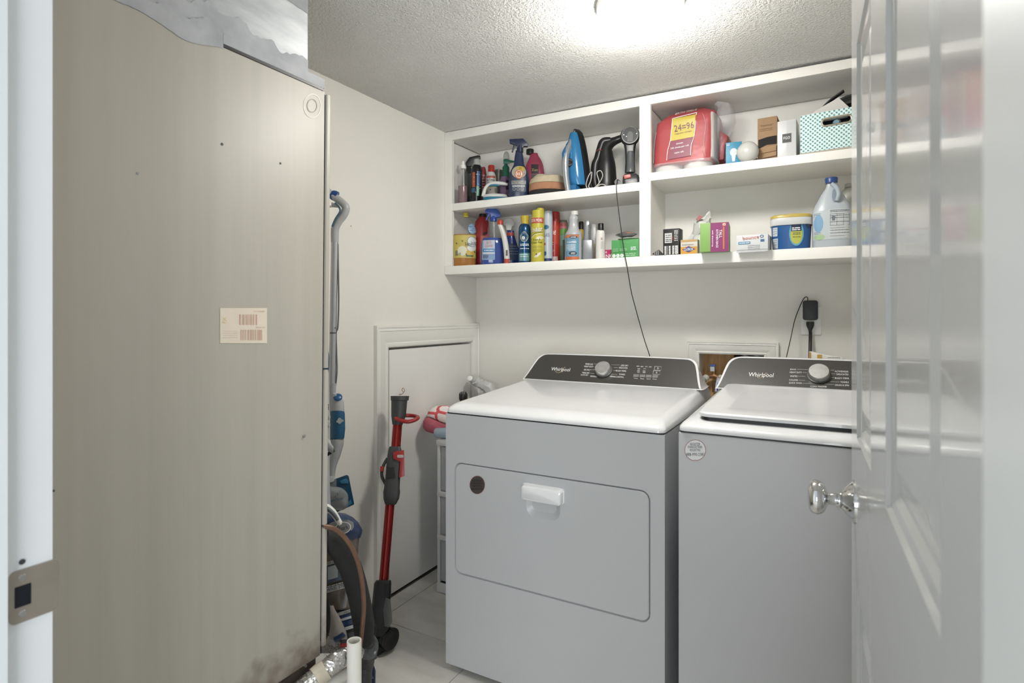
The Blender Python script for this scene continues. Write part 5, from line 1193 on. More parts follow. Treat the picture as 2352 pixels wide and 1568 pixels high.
CARD = mat((178, 140, 100), 0.8, noise=0.05, nscale=30)
c = Crate(1740, 1785, 269, 2.34, ZR, 0.075, yaw=-2); t = croot('brown_cardboard_box', 'tall brown cardboard box with a dark torn slot in its front', 'box', c)
c.add('carton', CARD, t)
polyd('dark_slot', c.fn, [(1742, 320), (1762, 316), (1784, 315), (1784, 335), (1762, 334), (1742, 341)], mat((22, 18, 16), 0.8), t)
text('"Opening"', c.fn, 1760, 288, 5, mat((140, 106, 76), 0.8), t, w=30); lines(c.fn, 1745, 1775, [296, 300], 1.2, mat((140, 106, 76), 0.8), t)
for y, x_ in ((342, 0.010), (353, 0.006)):
    prism('torn_flap', [(1742, y), (1784, y-3), (1784, y+10), (1742, y+13)], lambda a, b, q: c.fn(a, b, 0.001+q), 0, x_, CARD, t, bevel=0.002)
c = Crate(1785.5, 1829, 276, 2.32, ZR, 0.08, yaw=-3); t = croot('white_carton', 'tall glossy white carton with small black logo square', 'box', c)
c.add('carton', mat((232, 232, 232), 0.3), t)
decal('grey_half', c.fn, 1807, 1828.5, 277, 364, mat((206, 207, 208), 0.35), t); decal('logo_square', c.fn, 1797, 1818, 308, 329, mat((60, 62, 62), 0.5), t, off=0.0012); text('FGO', c.fn, 1807.5, 318, 6.5, WINK, t, w=15, off=0.0018)

c = Crate(1838, 1999, 252, 2.29, ZR, 0.24, yaw=-6); t = croot('storage_bin', 'fabric storage bin in white and teal checks with metal ringed handle hole', 'basket', c)
BH = c.H
# front face sheared: build as open bin with walls
def checks():
    m = bpy.data.materials.new('teal_check_fabric'); m.use_nodes = True; nt = m.node_tree; b = nt.nodes['Principled BSDF']; b.inputs['Roughness'].default_value = 0.85
    tc = nt.nodes.new('ShaderNodeTexCoord'); mp = nt.nodes.new('ShaderNodeMapping'); mp.inputs['Rotation'].default_value = (0, R(45), R(-6)); mp.inputs['Scale'].default_value = (98, 98, 98)
    nt.links.new(tc.outputs['Object'], mp.inputs[0])
    sp = nt.nodes.new('ShaderNodeSeparateXYZ'); nt.links.new(mp.outputs[0], sp.inputs[0])
    fs = []
    for ax in 'XZ':
        fr_ = nt.nodes.new('ShaderNodeMath'); fr_.operation = 'FRACT'; nt.links.new(sp.outputs[ax], fr_.inputs[0])
        a = nt.nodes.new('ShaderNodeMath'); a.operation = 'SUBTRACT'; a.inputs[1].default_value = 0.5; nt.links.new(fr_.outputs[0], a.inputs[0])
        q = nt.nodes.new('ShaderNodeMath'); q.operation = 'ABSOLUTE'; nt.links.new(a.outputs[0], q.inputs[0]); fs.append(q)
    mxx = nt.nodes.new('ShaderNodeMath'); mxx.operation = 'ADD'; nt.links.new(fs[0].outputs[0], mxx.inputs[0]); nt.links.new(fs[1].outputs[0], mxx.inputs[1])
    lt_ = nt.nodes.new('ShaderNodeMath'); lt_.operation = 'LESS_THAN'; lt_.inputs[1].default_value = 0.39; nt.links.new(mxx.outputs[0], lt_.inputs[0])
    mx = nt.nodes.new('ShaderNodeMix'); mx.data_type = 'RGBA'; mx.inputs[6].default_value = (*lin((206, 226, 224)), 1); mx.inputs[7].default_value = (*lin((96, 138, 142)), 1)
    nt.links.new(lt_.outputs[0], mx.inputs[0]); nt.links.new(mx.outputs[2], b.inputs['Base Color']); return m
CHK = checks()
hx0, hx1, hz0, hz1 = 0.335, 0.735, 0.665, 0.80
ww, hh = c.W, c.H
holeo = rrect(hx0*ww, hx1*ww, hz0*hh, hz1*hh, (hz1-hz0)*hh*0.49, 6)
n = len(holeo); k = n//4
def bp_(u, w, d): return c.A+c.e*u+c.bk*d+Vector((0, 0, w))
V = [bp_(a, b, 0) for a, b in holeo]+[bp_(*q, 0) for q in ((ww, hh), (0, hh), (0, 0), (ww, 0))]; F = []
for q in range(4):
    for j in range(k-1): F.append((q*k+j, q*k+j+1, n+q))
    F.append((q*k+k-1, ((q+1) % 4)*k, n+(q+1) % 4, n+q))
V2 = [bp_(a, b, 0.006) for a, b in holeo]+[bp_(*q, 0.006) for q in ((ww, hh), (0, hh), (0, 0), (ww, 0))]
n2 = len(V); F += [tuple(i+n2 for i in q) for q in F]+[(j, (j+1) % n, n2+(j+1) % n, n2+j) for j in range(n)]
D = c.D
def wallbox(u0, u1, w0, w1, d0, d1):
    vv, ff = boxv(0, 1, 0, 1, 0, 1); return [bp_(u0+(u1-u0)*a, w0+(w1-w0)*cz, d0+(d1-d0)*b_) for a, b_, cz in vv], ff
v, f = merge([(V+V2, F), wallbox(0, 0.006, 0, hh, 0.006, D), wallbox(ww-0.006, ww, 0, hh, 0.006, D), wallbox(0, ww, 0, hh, D-0.006, D), wallbox(0, ww, 0, 0.006, 0.006, D)])
mk('bin_body', v, f, CHK, t)
ringp_ = rrect((hx0-0.01)*ww, (hx1+0.01)*ww, (hz0-0.02)*hh, (hz1+0.02)*hh, (hz1-hz0+0.04)*hh*0.49, 6)
tube('handle_ring', [bp_(a, b, -0.001) for a, b in ringp_+[ringp_[0], ringp_[1]]], 0.0034, mat((196, 184, 160), 0.3, metal=0.8), t, n=8, k=2)
vv, ff = wallbox(-0.002, ww+0.002, -0.0, 0.008, -0.003, D); mk('bottom_piping', vv, ff, mat((190, 184, 168), 0.7), t)
# things in the bin
cd1 = tag(mk('white_card', *(lambda o: loft([[bp_(a, b, q) for a, b in ((0.0, hh*0.90), (0.05, hh*1.10), (0.118, hh*1.31), (0.15, hh*1.03), (0.145, hh*0.8), (0.01, hh*0.8))] for q in (0.012, 0.022)]))(0), mat((226, 222, 216), 0.6)), 'slanted white card sticking out of the checked bin', 'card')
ST = mat((58, 58, 60), 0.8, noise=0.15, nscale=60, bump=0.4, bscale=200)
st = thing('black_straps', 'dark grey woven straps and band bundled out of the bin', 'straps', bp_(0.2, hh, 0.1))
def ribbon(P, w_, th_, m_, par, nm='strap'):
    pts, _ = catmull([bp_(*p) for p in P], 1, 7); rings = []
    for i, p in enumerate(pts):
        tg = (pts[min(i+1, len(pts)-1)]-pts[max(i-1, 0)]).normalized(); sd = c.bk; up = tg.cross(sd).normalized()
        rings.append([p+sd*w_*a+up*th_*b for a, b in ((-1, -1), (1, -1), (1, 1), (-1, 1))])
    v_, f_ = loft(rings); return mk(nm, v_, f_, m_, par, smooth=True, sharp=40)
ribbon([(0.06, hh*1.14, 0.10), (0.09, hh*1.30, 0.10), (0.14, hh*1.44, 0.10), (0.19, hh*1.40, 0.10), (0.205, hh*1.22, 0.10), (0.18, hh*0.95, 0.10)], 0.03, 0.003, BLACK, st)
ribbon([(0.05, hh*1.12, 0.06), (0.085, hh*1.36, 0.06), (0.13, hh*1.56, 0.06)], 0.012, 0.0022, ST, st)
ribbon([(0.13, hh*1.16, 0.05), (0.17, hh*1.22, 0.05), (0.21, hh*1.38, 0.05), (0.235, hh*1.44, 0.05), (0.225, hh*1.2, 0.05), (0.24, hh*0.95, 0.05)], 0.024, 0.004, ST, st)
ribbon([(0.19, hh*1.05, 0.04), (0.205, hh*1.2, 0.04), (0.225, hh*1.42, 0.04), (0.25, hh*1.56, 0.05), (0.285, hh*1.50, 0.06), (0.30, hh*1.2, 0.07)], 0.03, 0.006, ST, st)
ribbon([(0.22, hh*0.95, 0.03), (0.24, hh*1.2, 0.03), (0.265, hh*1.40, 0.04), (0.30, hh*1.42, 0.05), (0.33, hh*1.2, 0.05)], 0.025, 0.007, ST, st)
cl2 = thing('folded_fabric', 'striped blue and pink fabric tucked in the bin at right', 'cloth', bp_(0.3, hh*0.9, 0.05))
v, f = tubev([bp_(0.255, hh*1.02, 0.03), bp_(0.29, hh*1.11, 0.04), bp_(0.33, hh*1.12, 0.05), bp_(0.36, hh*1.0, 0.06)], 0.018, n=14); mk('fabric', v, f, streak_mat('striped_fabric', (206, 196, 214), (110, 150, 180), 0.9, 0, 20, 20, 180, 0.4, 0.6), cl2, smooth=True)
cl3 = thing('folded_fabric', 'dark fabric glimpsed through the handle hole of the bin', 'cloth', bp_(0.2, hh*0.4, 0.08))
vv, ff = wallbox(0.03, ww-0.03, 0.02, hh*0.92, 0.03, 0.12); mk('fabric', vv, ff, mat((34, 38, 48), 0.9, noise=0.3, nscale=25), cl3, bevel=0.015)
tag(mk('plush_knob', *lathe([(0, 0.002), (0.004, 0.011), (0.012, 0.013), (0.02, 0.008)], bp_(0.53*ww, 0.715*hh, 0.028), c.bk*-1, 16), mat((120, 160, 180), 0.7), smooth=True), 'small pale blue rounded thing behind the bin handle hole', 'toy')

# ================= lower right shelf (top at Z_B1)
fr = Fr(1511, 2.285, ZB); t = root('black_packet', 'tiny crumpled black packet with a silver print, in the corner by the divider', 'packet', fr)
slab('packet', fr, [(1498, 583), (1513, 572.5), (1524, 584), (1523, fr.pyb), (1509, fr.pyb)], 0.02, mat((40, 38, 36), 0.4, noise=0.2, nscale=60), t, bevel=0.003)
for i in range(3): decal('silver_print', lambda a, b, o: fr.p(a, b, -0.0105-o), 1503+4*i, 1504.6+4*i, 579-1.2*i, 586, mat((170, 166, 160), 0.4), t, off=0.0008)
c = Crate(1523, 1560, 525, 2.29, ZB, 0.05, yaw=-3); t = croot('black_carton', 'upright black carton with white printed text and barcode panel', 'box', c)
c.add('carton', mat((34, 34, 35), 0.5), t)
decal('white_panel', c.fn, 1527, 1543.5, 535, 558, mat((222, 222, 220), 0.5), t); lines(c.fn, 1529, 1542, [540, 545, 550, 554], 1.6, mat((90, 92, 92), 0.5), t, off=0.0015)
text('ITEM', c.fn, 1546, 548, 3, mat((190, 60, 50), 0.5), t, rot=90); 
for i, (a, b_) in enumerate(((1527, 1530), (1533, 1534.4), (1537, 1541), (1545, 1549), (1551, 1557))): lines(lambda x, y, o, a=a: c.fn(a+(y-565), 565+(x-a)*1.0, o), a, a+20, [565+q*1.5 for q in range(int((b_-a)/1.5)+1)], 0.9, WINK, t, seed=i)
lines(c.fn, 1549, 1557, [531, 534, 537, 541, 545, 549, 553], 1.2, WINK, t, seed=9)
c = Crate(1563, 1602, 550, 2.29, ZB, 0.04); t = croot('orange_white_carton', 'small orange and white carton with blue diamond logo', 'box', c)
c.add('carton', mat((224, 216, 200), 0.5), t)
decal('orange_field', c.fn, 1563.5, 1601.5, 567, 586, mat((226, 166, 60), 0.5), t); decal('gold_top', c.fn, 1563.5, 1601.5, 550.4, 555, mat((214, 172, 96), 0.5), t)
polyd('logo_diamond', c.fn, [(1566, 573), (1582, 565), (1598, 573), (1582, 581)], mat((196, 80, 50), 0.5), t, off=0.0012); polyd('logo_diamond', c.fn, [(1568.5, 573), (1582, 566), (1595.5, 573), (1582, 580)], mat((44, 84, 150), 0.5), t, off=0.0016)
text('CLOROX', c.fn, 1582, 573, 6, WINK, t, w=21, off=0.002); lines(c.fn, 1567, 1594, [562], 1.4, mat((150, 150, 160), 0.5), t)
fr = Fr(1615, 2.42, ZB); t = root('crumpled_plastic_bag', 'crumpled white plastic bag with a red corner behind the kitchen bag box', 'bag', fr)
rn = random.Random(11)
rings = []
for py, cx_, h in ((None, 1612, 26), (580, 1612, 27), (562, 1608, 25), (548, 1602, 20), (538, 1604, 15), (524, 1614, 24), (512, 1614, 20), (504, 1620, 13), (495, 1626, 6), (487, 1630, 1)):
    rings.append([fr.p(cx_+h*math.cos(a)*(1+rn.uniform(-.18, .18)), (py if py else fr.pyb)+(rn.uniform(-4, 4) if py else 0), h*fr.kw*0.8*math.sin(a)*(1+rn.uniform(-.2, .2))) for a in [2*math.pi*j/16 for j in range(16)]])
v, f = loft(rings); mk('bag', v, f, mat((226, 226, 222), 0.4, bump=0.5, bscale=40), t, smooth=True, sharp=22)
mk('red_corner', *loft([[fr.p(x, y, q) for x, y in ((1598, 506), (1606, 496), (1614, 500), (1604, 510))] for q in (-0.034, -0.026)]), mat((196, 110, 110), 0.5), t)
c = Crate(1608, 1674, 511, 2.22, ZB, 0.13, yaw=6); t = croot('kitchen_bag_box', 'green and magenta carton of tall kitchen bags overhanging the shelf edge', 'box', c)
c.add('carton', mat((140, 192, 92), 0.5), t)
decal('magenta_field', c.fn, 1632, 1673.5, 511.5, 580, mat((150, 46, 116), 0.5), t); decal('orange_stripe', c.fn, 1660.5, 1664, 522, 574, mat((220, 130, 50), 0.5), t, off=0.0012)
decal('badge', c.fn, 1659, 1668, 512.5, 520.5, mat((224, 96, 64), 0.5), t, off=0.0012); blob('badge_leaf', c.fn, 1663.5, 516.5, 3, 2.5, WINK, t, off=0.0016, inner=0.6)
text('TALL', c.fn, 1655.5, 538, 6.5, WINK, t, w=19, rot=-90); text('KITCHEN BAGS', c.fn, 1647.5, 549, 5, WINK, t, w=42, rot=-90); text('with drawstring', c.fn, 1637, 548, 4, WINK, t, w=38, rot=-90)
c = Crate(1691, 1764, 539, 2.235, ZB, 0.10, yaw=-2); t = croot('dryer_sheet_box', 'white carton of dryer sheets with orange lettering, overhanging the shelf', 'box', c)
c.add('carton', mat((226, 228, 230), 0.45), t)
text('bounce', c.fn, 1725, 545.5, 8, mat((224, 84, 56), 0.5), t, w=37, rot=3); decal('blue_band', c.fn, 1696, 1724, 555, 561, mat((60, 140, 186), 0.5), t); lines(c.fn, 1698, 1722, [558], 1.6, WINK, t, off=0.0015)
blob('seal', c.fn, 1750, 544, 4.5, 3.6, mat((70, 110, 150), 0.5), t, inner=0.6); decal('blue_mark', c.fn, 1747, 1756, 551, 557, mat((70, 110, 160), 0.5), t); lines(c.fn, 1718, 1746, [565, 569, 573], 1.0, mat((150, 156, 164), 0.5), t)
decal('grey_foot', c.fn, 1691.5, 1763.5, 576, 581, mat((206, 208, 212), 0.5), t)
fr = Fr(1817, 2.325, ZB); t = root('detergent_tub', 'blue plastic detergent pod tub with a white and yellow lid', 'tub', fr)
Bd = Body(fr, [(None, 42), (fr.pyb-3, 43.5), (520, 46.5), (517, 46.8)], 0.72, n=3); Bd.add('tub', mat((24, 92, 168), 0.3), t)
Body(fr, [(520, 48), (519, 49), (506, 49), (503, 48)], 0.74, n=3).add('lid_skirt', mat((228, 230, 230), 0.35), t)
Body(fr, [(503.5, 48.6), (499, 48.6), (496.5, 46.5), (495.5, 44)], 0.74, n=3).add('lid_rim', mat((212, 186, 84), 0.35), t)
decal('label_left', Bd.fn, 1775, 1786, 524, 544, mat((214, 220, 226), 0.5), t); decal('label_left', Bd.fn, 1775, 1787, 549, 572, mat((206, 214, 220), 0.5), t)
lines(Bd.fn, 1776, 1785, [528, 533, 538, 553, 558, 563], 1.0, mat((90, 120, 160), 0.5), t, off=0.0014)
blob('glow_shape', Bd.fn, 1829, 540, 16.5, 28, mat((90, 180, 214), 0.4), t); blob('yellow_shield', Bd.fn, 1829, 543, 13.5, 21, mat((204, 206, 76), 0.4), t, off=0.0014)
decal('navy_patch', Bd.fn, 1817, 1840, 510, 535, mat((26, 40, 74), 0.4), t, off=0.0018); lines(Bd.fn, 1819, 1838, [528, 532], 2.0, WINK, t, off=0.0023)
lines(Bd.fn, 1821, 1838, [539, 542, 548], 1.1, mat((60, 70, 60), 0.5), t, off=0.0019, seed=6); blob('right_disc', Bd.fn, 1857, 521, 7, 9, mat((44, 54, 84), 0.4), t)
fr = Fr(1911, 2.32, ZB); t = root('detergent_jug', 'white detergent jug with blue cap and tapered handle beside the tub', 'jug', fr)
JW = mat((196, 206, 214), 0.35)
Bd = Body(fr, [(None, 44), (fr.pyb-3, 46), (500, 47), (486, 46), (470, 39), (448, 26), (432, 15), (424, 12.5), (420, 12)], 0.62, n=2.8); Bd.add('jug', JW, t)
cyl(fr, 'cap', 1909.5, [(421, 14.2), (410, 15.2), (408.5, 14)], mat((34, 74, 150), 0.35), t)
tube('handle', [Bd.fn(1911, 424, 0.004), Bd.fn(1922, 436, 0.012), Bd.fn(1926, 452, 0.014), Bd.fn(1922, 466, 0.004)], [0.007, 0.0075, 0.0075, 0.007], mat((176, 188, 200), 0.35), t, n=14)
blob('handle_recess', Bd.fn, 1917, 452, 6, 17, mat((150, 164, 178), 0.4), t, off=0.0008)
decal('label', Bd.fn, 1867, 1955, 486, 552, mat((206, 218, 224), 0.5), t, nx=16); blob('sky_picture', Bd.fn, 1880, 515, 11, 20, mat((130, 180, 222), 0.5), t, off=0.0012); blob('grass_picture', Bd.fn, 1882, 546, 13, 6, mat((176, 210, 150), 0.5), t, off=0.0014)
decal('info_panel', Bd.fn, 1902, 1955, 484, 550, mat((214, 220, 222), 0.5), t, off=0.0013, nx=12)
for y in (495, 521, 527, 545):
    tube('table_line', [Bd.fn(x, y, 0.0018) for x in (1907, 1920, 1935, 1950)], 0.0004, mat((90, 100, 110), 0.5), t, n=5, k=2)
for x in (1907, 1922, 1937, 1950): tube('table_line', [Bd.fn(x, y, 0.0018) for y in (495, 508, 521)], 0.0004, mat((90, 100, 110), 0.5), t, n=5, k=2)
lines(Bd.fn, 1907, 1950, [487, 490, 499, 504, 513, 532, 538], 1.1, mat((90, 100, 110), 0.5), t, off=0.0018, seed=12); polyd('shirt_icon', Bd.fn, [(1909, 503), (1912, 500), (1917, 500), (1920, 503), (1918, 505), (1918, 510), (1911, 510), (1911, 505)], mat((120, 130, 140), 0.5), t, off=0.002)
lines(Bd.fn, 1870, 1885, [492, 495, 535, 538], 1.0, mat((120, 140, 160), 0.5), t, off=0.0018)
fr = Fr(1950, 2.46, ZB); t = root('pale_jug', 'pale translucent jug standing behind the detergent jug', 'jug', fr)
Body(fr, [(None, 22), (460, 22), (440, 18), (432, 10), (424, 9)], 0.7).add('jug', mat((206, 208, 196), 0.35, alpha=0.85), t)
cyl(fr, 'cap', 1950, [(430, 10), (424, 10.5), (422, 9)], mat((210, 212, 206), 0.4), t)

# ------------------------------------------------------------------ floor care tools beside the air handler
def Dp(px, py, d): return Vector((0, 0, CAMH))+ray(px, py)*d
def K(d, px=800): l = (px-CX)/FPX; return d/FPX/math.sqrt(1+l*l)
RED = mat((176, 40, 36), 0.22, metal=0.55, name='anodised_red'); REDP = mat((190, 44, 42), 0.35)
GP = mat((66, 68, 68), 0.5, noise=0.04, nscale=60, name='charcoal_plastic')

# red and black stick vacuum leaning on the low door
vd = lambda py: 2.03+(1480-py)/565*0.27
sv = thing('stick_vacuum', 'red and charcoal stick vacuum wand standing upright before the low access door', 'vacuum', (Dp(885, 1480, vd(1480)).x, Dp(885, 1480, vd(1480)).y, 0))
def sp3(px, py, dd=0.0): return Dp(px, py, vd(py)+dd)
kk = K(2.15, 900)
tube('upper_tube', [sp3(914, 965), sp3(909, 1030)], 11.5*kk, RED, sv, n=20, k=1)
rings = []
for y, cx_, w in ((909, 918.5, 21.5), (919, 918, 20.5), (920, 917, 18.5), (955, 915.5, 17), (966, 914, 14), (975, 913, 12)):
    rings.append([sp3(cx_+w*math.cos(a), y, w*kk*math.sin(a)) for a in [2*math.pi*j/28 for j in range(28)]])
inn = [[sp3(918.5+w*math.cos(a), y, w*kk*math.sin(a)) for a in [2*math.pi*j/28 for j in range(28)]] for y, w in ((925, 15), (909, 18.5))]
v, f = loft(inn+rings); mk('socket', v, f, GP, sv, smooth=True, sharp=40)
v, f = loft([[sp3(918.5+w*math.cos(a), 914, w*kk*math.sin(a)) for a in [2*math.pi*j/20 for j in range(20)]] for w in (9, 13)], cap=False); mk('socket_ring', v, f, BLACK, sv)
loop = [sp3(909+26*0+dx, 962+dy, dv) for dx, dy, dv in ((-1, -2, -0.02), (10, 3, -0.03), (28, 6, -0.035), (44, 2, -0.03), (51, -3, -0.01), (47, -6, 0.02), (34, -8, 0.035), (18, -8, 0.03), (6, -6, 0.02))]
tube('hanging_loop', loop, 0.0078, REDP, sv, n=12)
rings = []
for y, cx_, w, dv in ((1025, 907.5, 12.5, 0.016), (1032, 907, 15, 0.02), (1060, 905, 17, 0.024), (1100, 902, 17, 0.024), (1120, 900, 18, 0.026), (1130, 899.5, 19.5, 0.028), (1145, 898.5, 18, 0.026), (1157, 897, 13, 0.02), (1159, 896.5, 11, 0.017)):
    rings.append([sp3(cx_+w*a_, y, dv*b_*1.1) for a_, b_ in rrect(-1, 1, -1, 1, 0.5, 5)])
v, f = loft(rings); mk('latch_body', v, f, GP, sv, smooth=True, sharp=40)
prism('red_cover', [(903, 1038), (928, 1033), (929, 1093), (916, 1097), (919, 1060), (903, 1053)], lambda a, b, q: sp3(a, b, -0.029+q), -0.004, 0.02, REDP, sv, bevel=0.002)
prism('silver_badge', rrect(912, 927, 1044, 1051, 3), lambda a, b, q: sp3(a, b, -0.0335+q), -0.001, 0.001, mat((196, 190, 190), 0.3), sv)
prism('dark_window', [(887, 1072), (905, 1073), (908, 1097), (889, 1098)], lambda a, b, q: sp3(a, b, -0.028+q), -0.001, 0.003, BLACK, sv)
tube('release_lever', [sp3(890, 1052), sp3(881, 1068), sp3(877, 1082), sp3(878, 1096), sp3(886, 1112)], 0.006, GP, sv, n=12)
tube('red_trigger', [sp3(878, 1071, -0.004), sp3(877, 1082, -0.006)], 0.0075, REDP, sv, n=12, k=1)
tube('lower_tube', [sp3(896, 1155), sp3(880, 1345)], [10.8*kk, 10.4*kk], RED, sv, n=24, k=1)
rings = []
for y, cx_, w, dv in ((1332, 881, 17, 0.03), (1340, 879, 20, 0.034), (1380, 876, 21, 0.034), (1400, 875, 23, 0.034), (1430, 878, 20, 0.03), (1445, 878, 15, 0.026), (1462, 872, 12, 0.02)):
    rings.append([sp3(cx_+w*a_, y, dv*b_) for a_, b_ in rrect(-1, 1, -1, 1, 0.45, 5)])
v, f = loft(rings); mk('swivel_neck', v, f, mat((40, 42, 43), 0.45), sv, smooth=True, sharp=40)
prism('neck_panel', [(886, 1372), (897, 1376), (901, 1428), (894, 1440), (883, 1438), (880, 1400)], lambda a, b, q: sp3(a, b, -0.034+q), -0.002, 0.004, mat((96, 98, 98), 0.45), sv, bevel=0.001)
for i in range(4): prism('neck_rib', [(884+4.2*i, 1340), (886+4.2*i, 1340), (886+4.0*i, 1372), (884+4.0*i, 1372)], lambda a, b, q: sp3(a, b, -0.0345+q), -0.0015, 0.002, BLACK, sv)
hx_ = Dp(872, 1480, 2.04); axw = Vector((0.97, -0.10, 0)).normalized()
wc_ = Vector((-1.395, 1.60, 0.040))
wc_ = Dp(888, 1463, 2.05); wc_.z = max(wc_.z, 0.038)
for nm, off_, r_ in (('wheel', 0.020, 0.038), ('wheel', 0.008, 0.036)):
    v, f = lathe([(-0.004, r_*0.35), (-0.005, r_*0.7), (-0.004, r_), (0.004, r_), (0.005, r_*0.7), (0.002, r_*0.35), (0.002, 0.001)], wc_+axw*off_, axw, 32); mk(nm, v, f, mat((26, 26, 28), 0.3), sv, smooth=True, sharp=40)
hd = wc_.copy(); pdir = axw
def hq3(a, b, z): return Vector((wc_.x, wc_.y, 0))+pdir*a+Vector((-pdir.y, pdir.x, 0))*b+Vector((0, 0, z))
prof = [(-0.05, 0.006), (0.045, 0.006), (0.05, 0.02), (0.042, 0.05), (0.02, 0.066), (-0.02, 0.066), (-0.045, 0.045), (-0.052, 0.02)]
rings = [[hq3(a, b*s_, 0.003+(z-0.003)*s_) for b, z in prof] for a, s_ in ((-0.13, 0.85), (-0.12, 1.0), (-0.01, 1.0), (0.0, 0.9))]
v, f = loft(rings); mk('floor_head', v, f, mat((36, 37, 39), 0.4), sv, smooth=True, sharp=30)

# steam mop hanging against the left wall
md = 2.03
mp_ = thing('steam_mop', 'grey and blue steam mop with bent handle hung against the left wall', 'mop', Dp(765, 1130, md))
m3 = lambda px, py, dd=0.0: Dp(px, py, md+dd)
km = K(md, 770)
GM = mat((196, 198, 200), 0.35, name='mop_grey'); BM = mat((34, 104, 150), 0.35, name='mop_blue')
tube('bent_handle', [m3(744, 428), m3(752, 438), m3(765, 450), m3(782, 462), m3(794, 476), m3(790, 492), m3(778, 508), m3(770, 524), m3(769, 542), m3(769, 557)], [q*km for q in (8, 8.5, 9, 9, 9.5, 9.5, 9.5, 9.5, 9.3, 9)], GM, mp_, n=20)
tube('handle_ring', [m3(757, 455), m3(762, 449), m3(768, 446), m3(775, 449)], 9.2*km, mat((34, 84, 160), 0.35), mp_, n=18)
tube('handle_stripe', [m3(770, 466, -0.012), m3(779, 476, -0.016), m3(781, 486, -0.016), m3(771, 502, -0.016), m3(763, 520, -0.014)], 2.4*km, mat((70, 110, 130), 0.4), mp_, n=10)
prism('cord_hook', [(761, 464), (778, 470), (778, 477), (761, 476)], lambda a, b, q: m3(a, b, q), -0.008, 0.008, GM, mp_, bevel=0.002)
AL = mat((214, 216, 218), 0.36, metal=0.7, noise=0.02, nscale=40, name='aluminium')
tube('upper_tube', [m3(769, 556), m3(765, 763)], 8.4*km, AL, mp_, n=20, k=1)
tube('lower_tube', [m3(765, 765.5), m3(763, 884)], 8.2*km, AL, mp_, n=20, k=1)
tube('joint_line', [m3(765, 763), m3(765, 765.5)], 8.0*km, DKGREY, mp_, n=20, k=1)
tube('tube_button', [m3(770, 752, -8.2*km), m3(770, 754, -8.2*km)], 1.2*km, INK, mp_, n=8, k=1)
tube('cord', [m3(776, 560), m3(777, 620), m3(778, 690), m3(776, 750), m3(772, 765), m3(773, 810), m3(774, 850), m3(771, 885)], 0.0028, mat((120, 122, 122), 0.5), mp_, n=8)
rings = []
for y, cx_, w, e in ((880, 764, 8.6, 0), (902, 763, 8.6, 0), (904, 768, 13, 0), (916, 773, 17, 0), (944, 774, 17, 0)):
    rings.append([m3(cx_+w*math.cos(a), y+(5*math.cos(a) if w > 12 and y < 920 else 0), w*km*0.9*math.sin(a)) for a in [2*math.pi*j/24 for j in range(24)]])
v, f = loft(rings); mk('collar_head', v, f, GM, mp_, smooth=True, sharp=50)
blobc = m3(776, 911, -13.5*km)
v, f = lathe([(0, 10.5*km), (0.002, 10*km), (0.005, 7*km), (0.006, 0.0005)], m3(776, 912, -10*km), (ray(776, 912)*-0.75+Vector((0, 0, 0.55))), 24); mk('blue_dial', v, f, mat((28, 92, 160), 0.3), mp_, smooth=True, sharp=60)
rings = []
for y, cx_, w in ((943, 774, 16.5), (950, 775, 17.2), (985, 775.5, 17.6), (1004, 774.5, 16.5), (1008, 774, 15.8)):
    rings.append([m3(cx_+w*math.cos(a), y+2*math.cos(a)*0, w*km*0.95*math.sin(a)) for a in [2*math.pi*j/24 for j in range(24)]])
v, f = loft(rings); mk('water_tank', v, f, BM, mp_, smooth=True, sharp=40)
mfn = lambda px, py, off=0.0: m3(px, py, -17.2*km*0.95-off-0.001)
blob('white_badge', mfn, 780, 966, 5, 7, mat((206, 214, 218), 0.4), mp_); polyd('white_badge', mfn, [(772, 967), (778, 964), (789, 963), (789, 968), (780, 970), (773, 970)], mat((206, 214, 218), 0.4), mp_)
tube('tapered_neck', [m3(774, 1006), m3(775, 1020), m3(770, 1045), m3(764, 1070), m3(762, 1098)], [q*km for q in (16, 14.5, 12, 9, 7)], GM, mp_, n=20)
v, f = lathe([(-0.010, 0.0005), (-0.008, 7*km), (0, 8*km), (0.008, 7*km), (0.01, 0.0005)], m3(761.5, 1100, -0.01), ray(761, 1100), 20); mk('pivot', v, f, GM, mp_, smooth=True, sharp=60)
prism('clear_pins', [(752, 1104), (773, 1100), (773, 1122), (752, 1124)], lambda a, b, q: m3(a, b, q), -0.012, 0.01, mat((196, 200, 204), 0.2, alpha=0.5), mp_, bevel=0.003)
prism('mop_pad_frame', [(768, 1100), (797, 1090), (801, 1093), (814, 1158), (770, 1178), (744, 1178), (744, 1110)], lambda a, b, q: m3(a, b, 0.012+q), -0.008, 0.010, mat((26, 84, 122), 0.35), mp_, bevel=0.003)
prism('blue_window', [(780, 1105), (794, 1098), (800, 1102), (800, 1110), (784, 1110)], lambda a, b, q: m3(a, b, 0.003+q), -0.002, 0.002, mat((70, 150, 196), 0.25), mp_, bevel=0.001)
prism('blue_window', [(792, 1160), (806, 1146), (808, 1156), (796, 1166)], lambda a, b, q: m3(a, b, 0.003+q), -0.002, 0.002, mat((70, 150, 196), 0.25), mp_, bevel=0.001)
v, f = loft([[m3(770+w*a_, 1144+h_*b_-(a_*-4), dv) for a_, b_ in rrect(-1, 1, -1, 1, 0.75, 6)] for w, h_, dv in ((29, 27, 0.004), (30, 26, -0.012), (26, 22, -0.026), (15, 12, -0.032))])
mk('mop_head_cover', v, f, mat((158, 164, 166), 0.35), mp_, smooth=True, sharp=60)
mf2 = lambda px, py, off=0.0: m3(px, py, -0.0335-off)
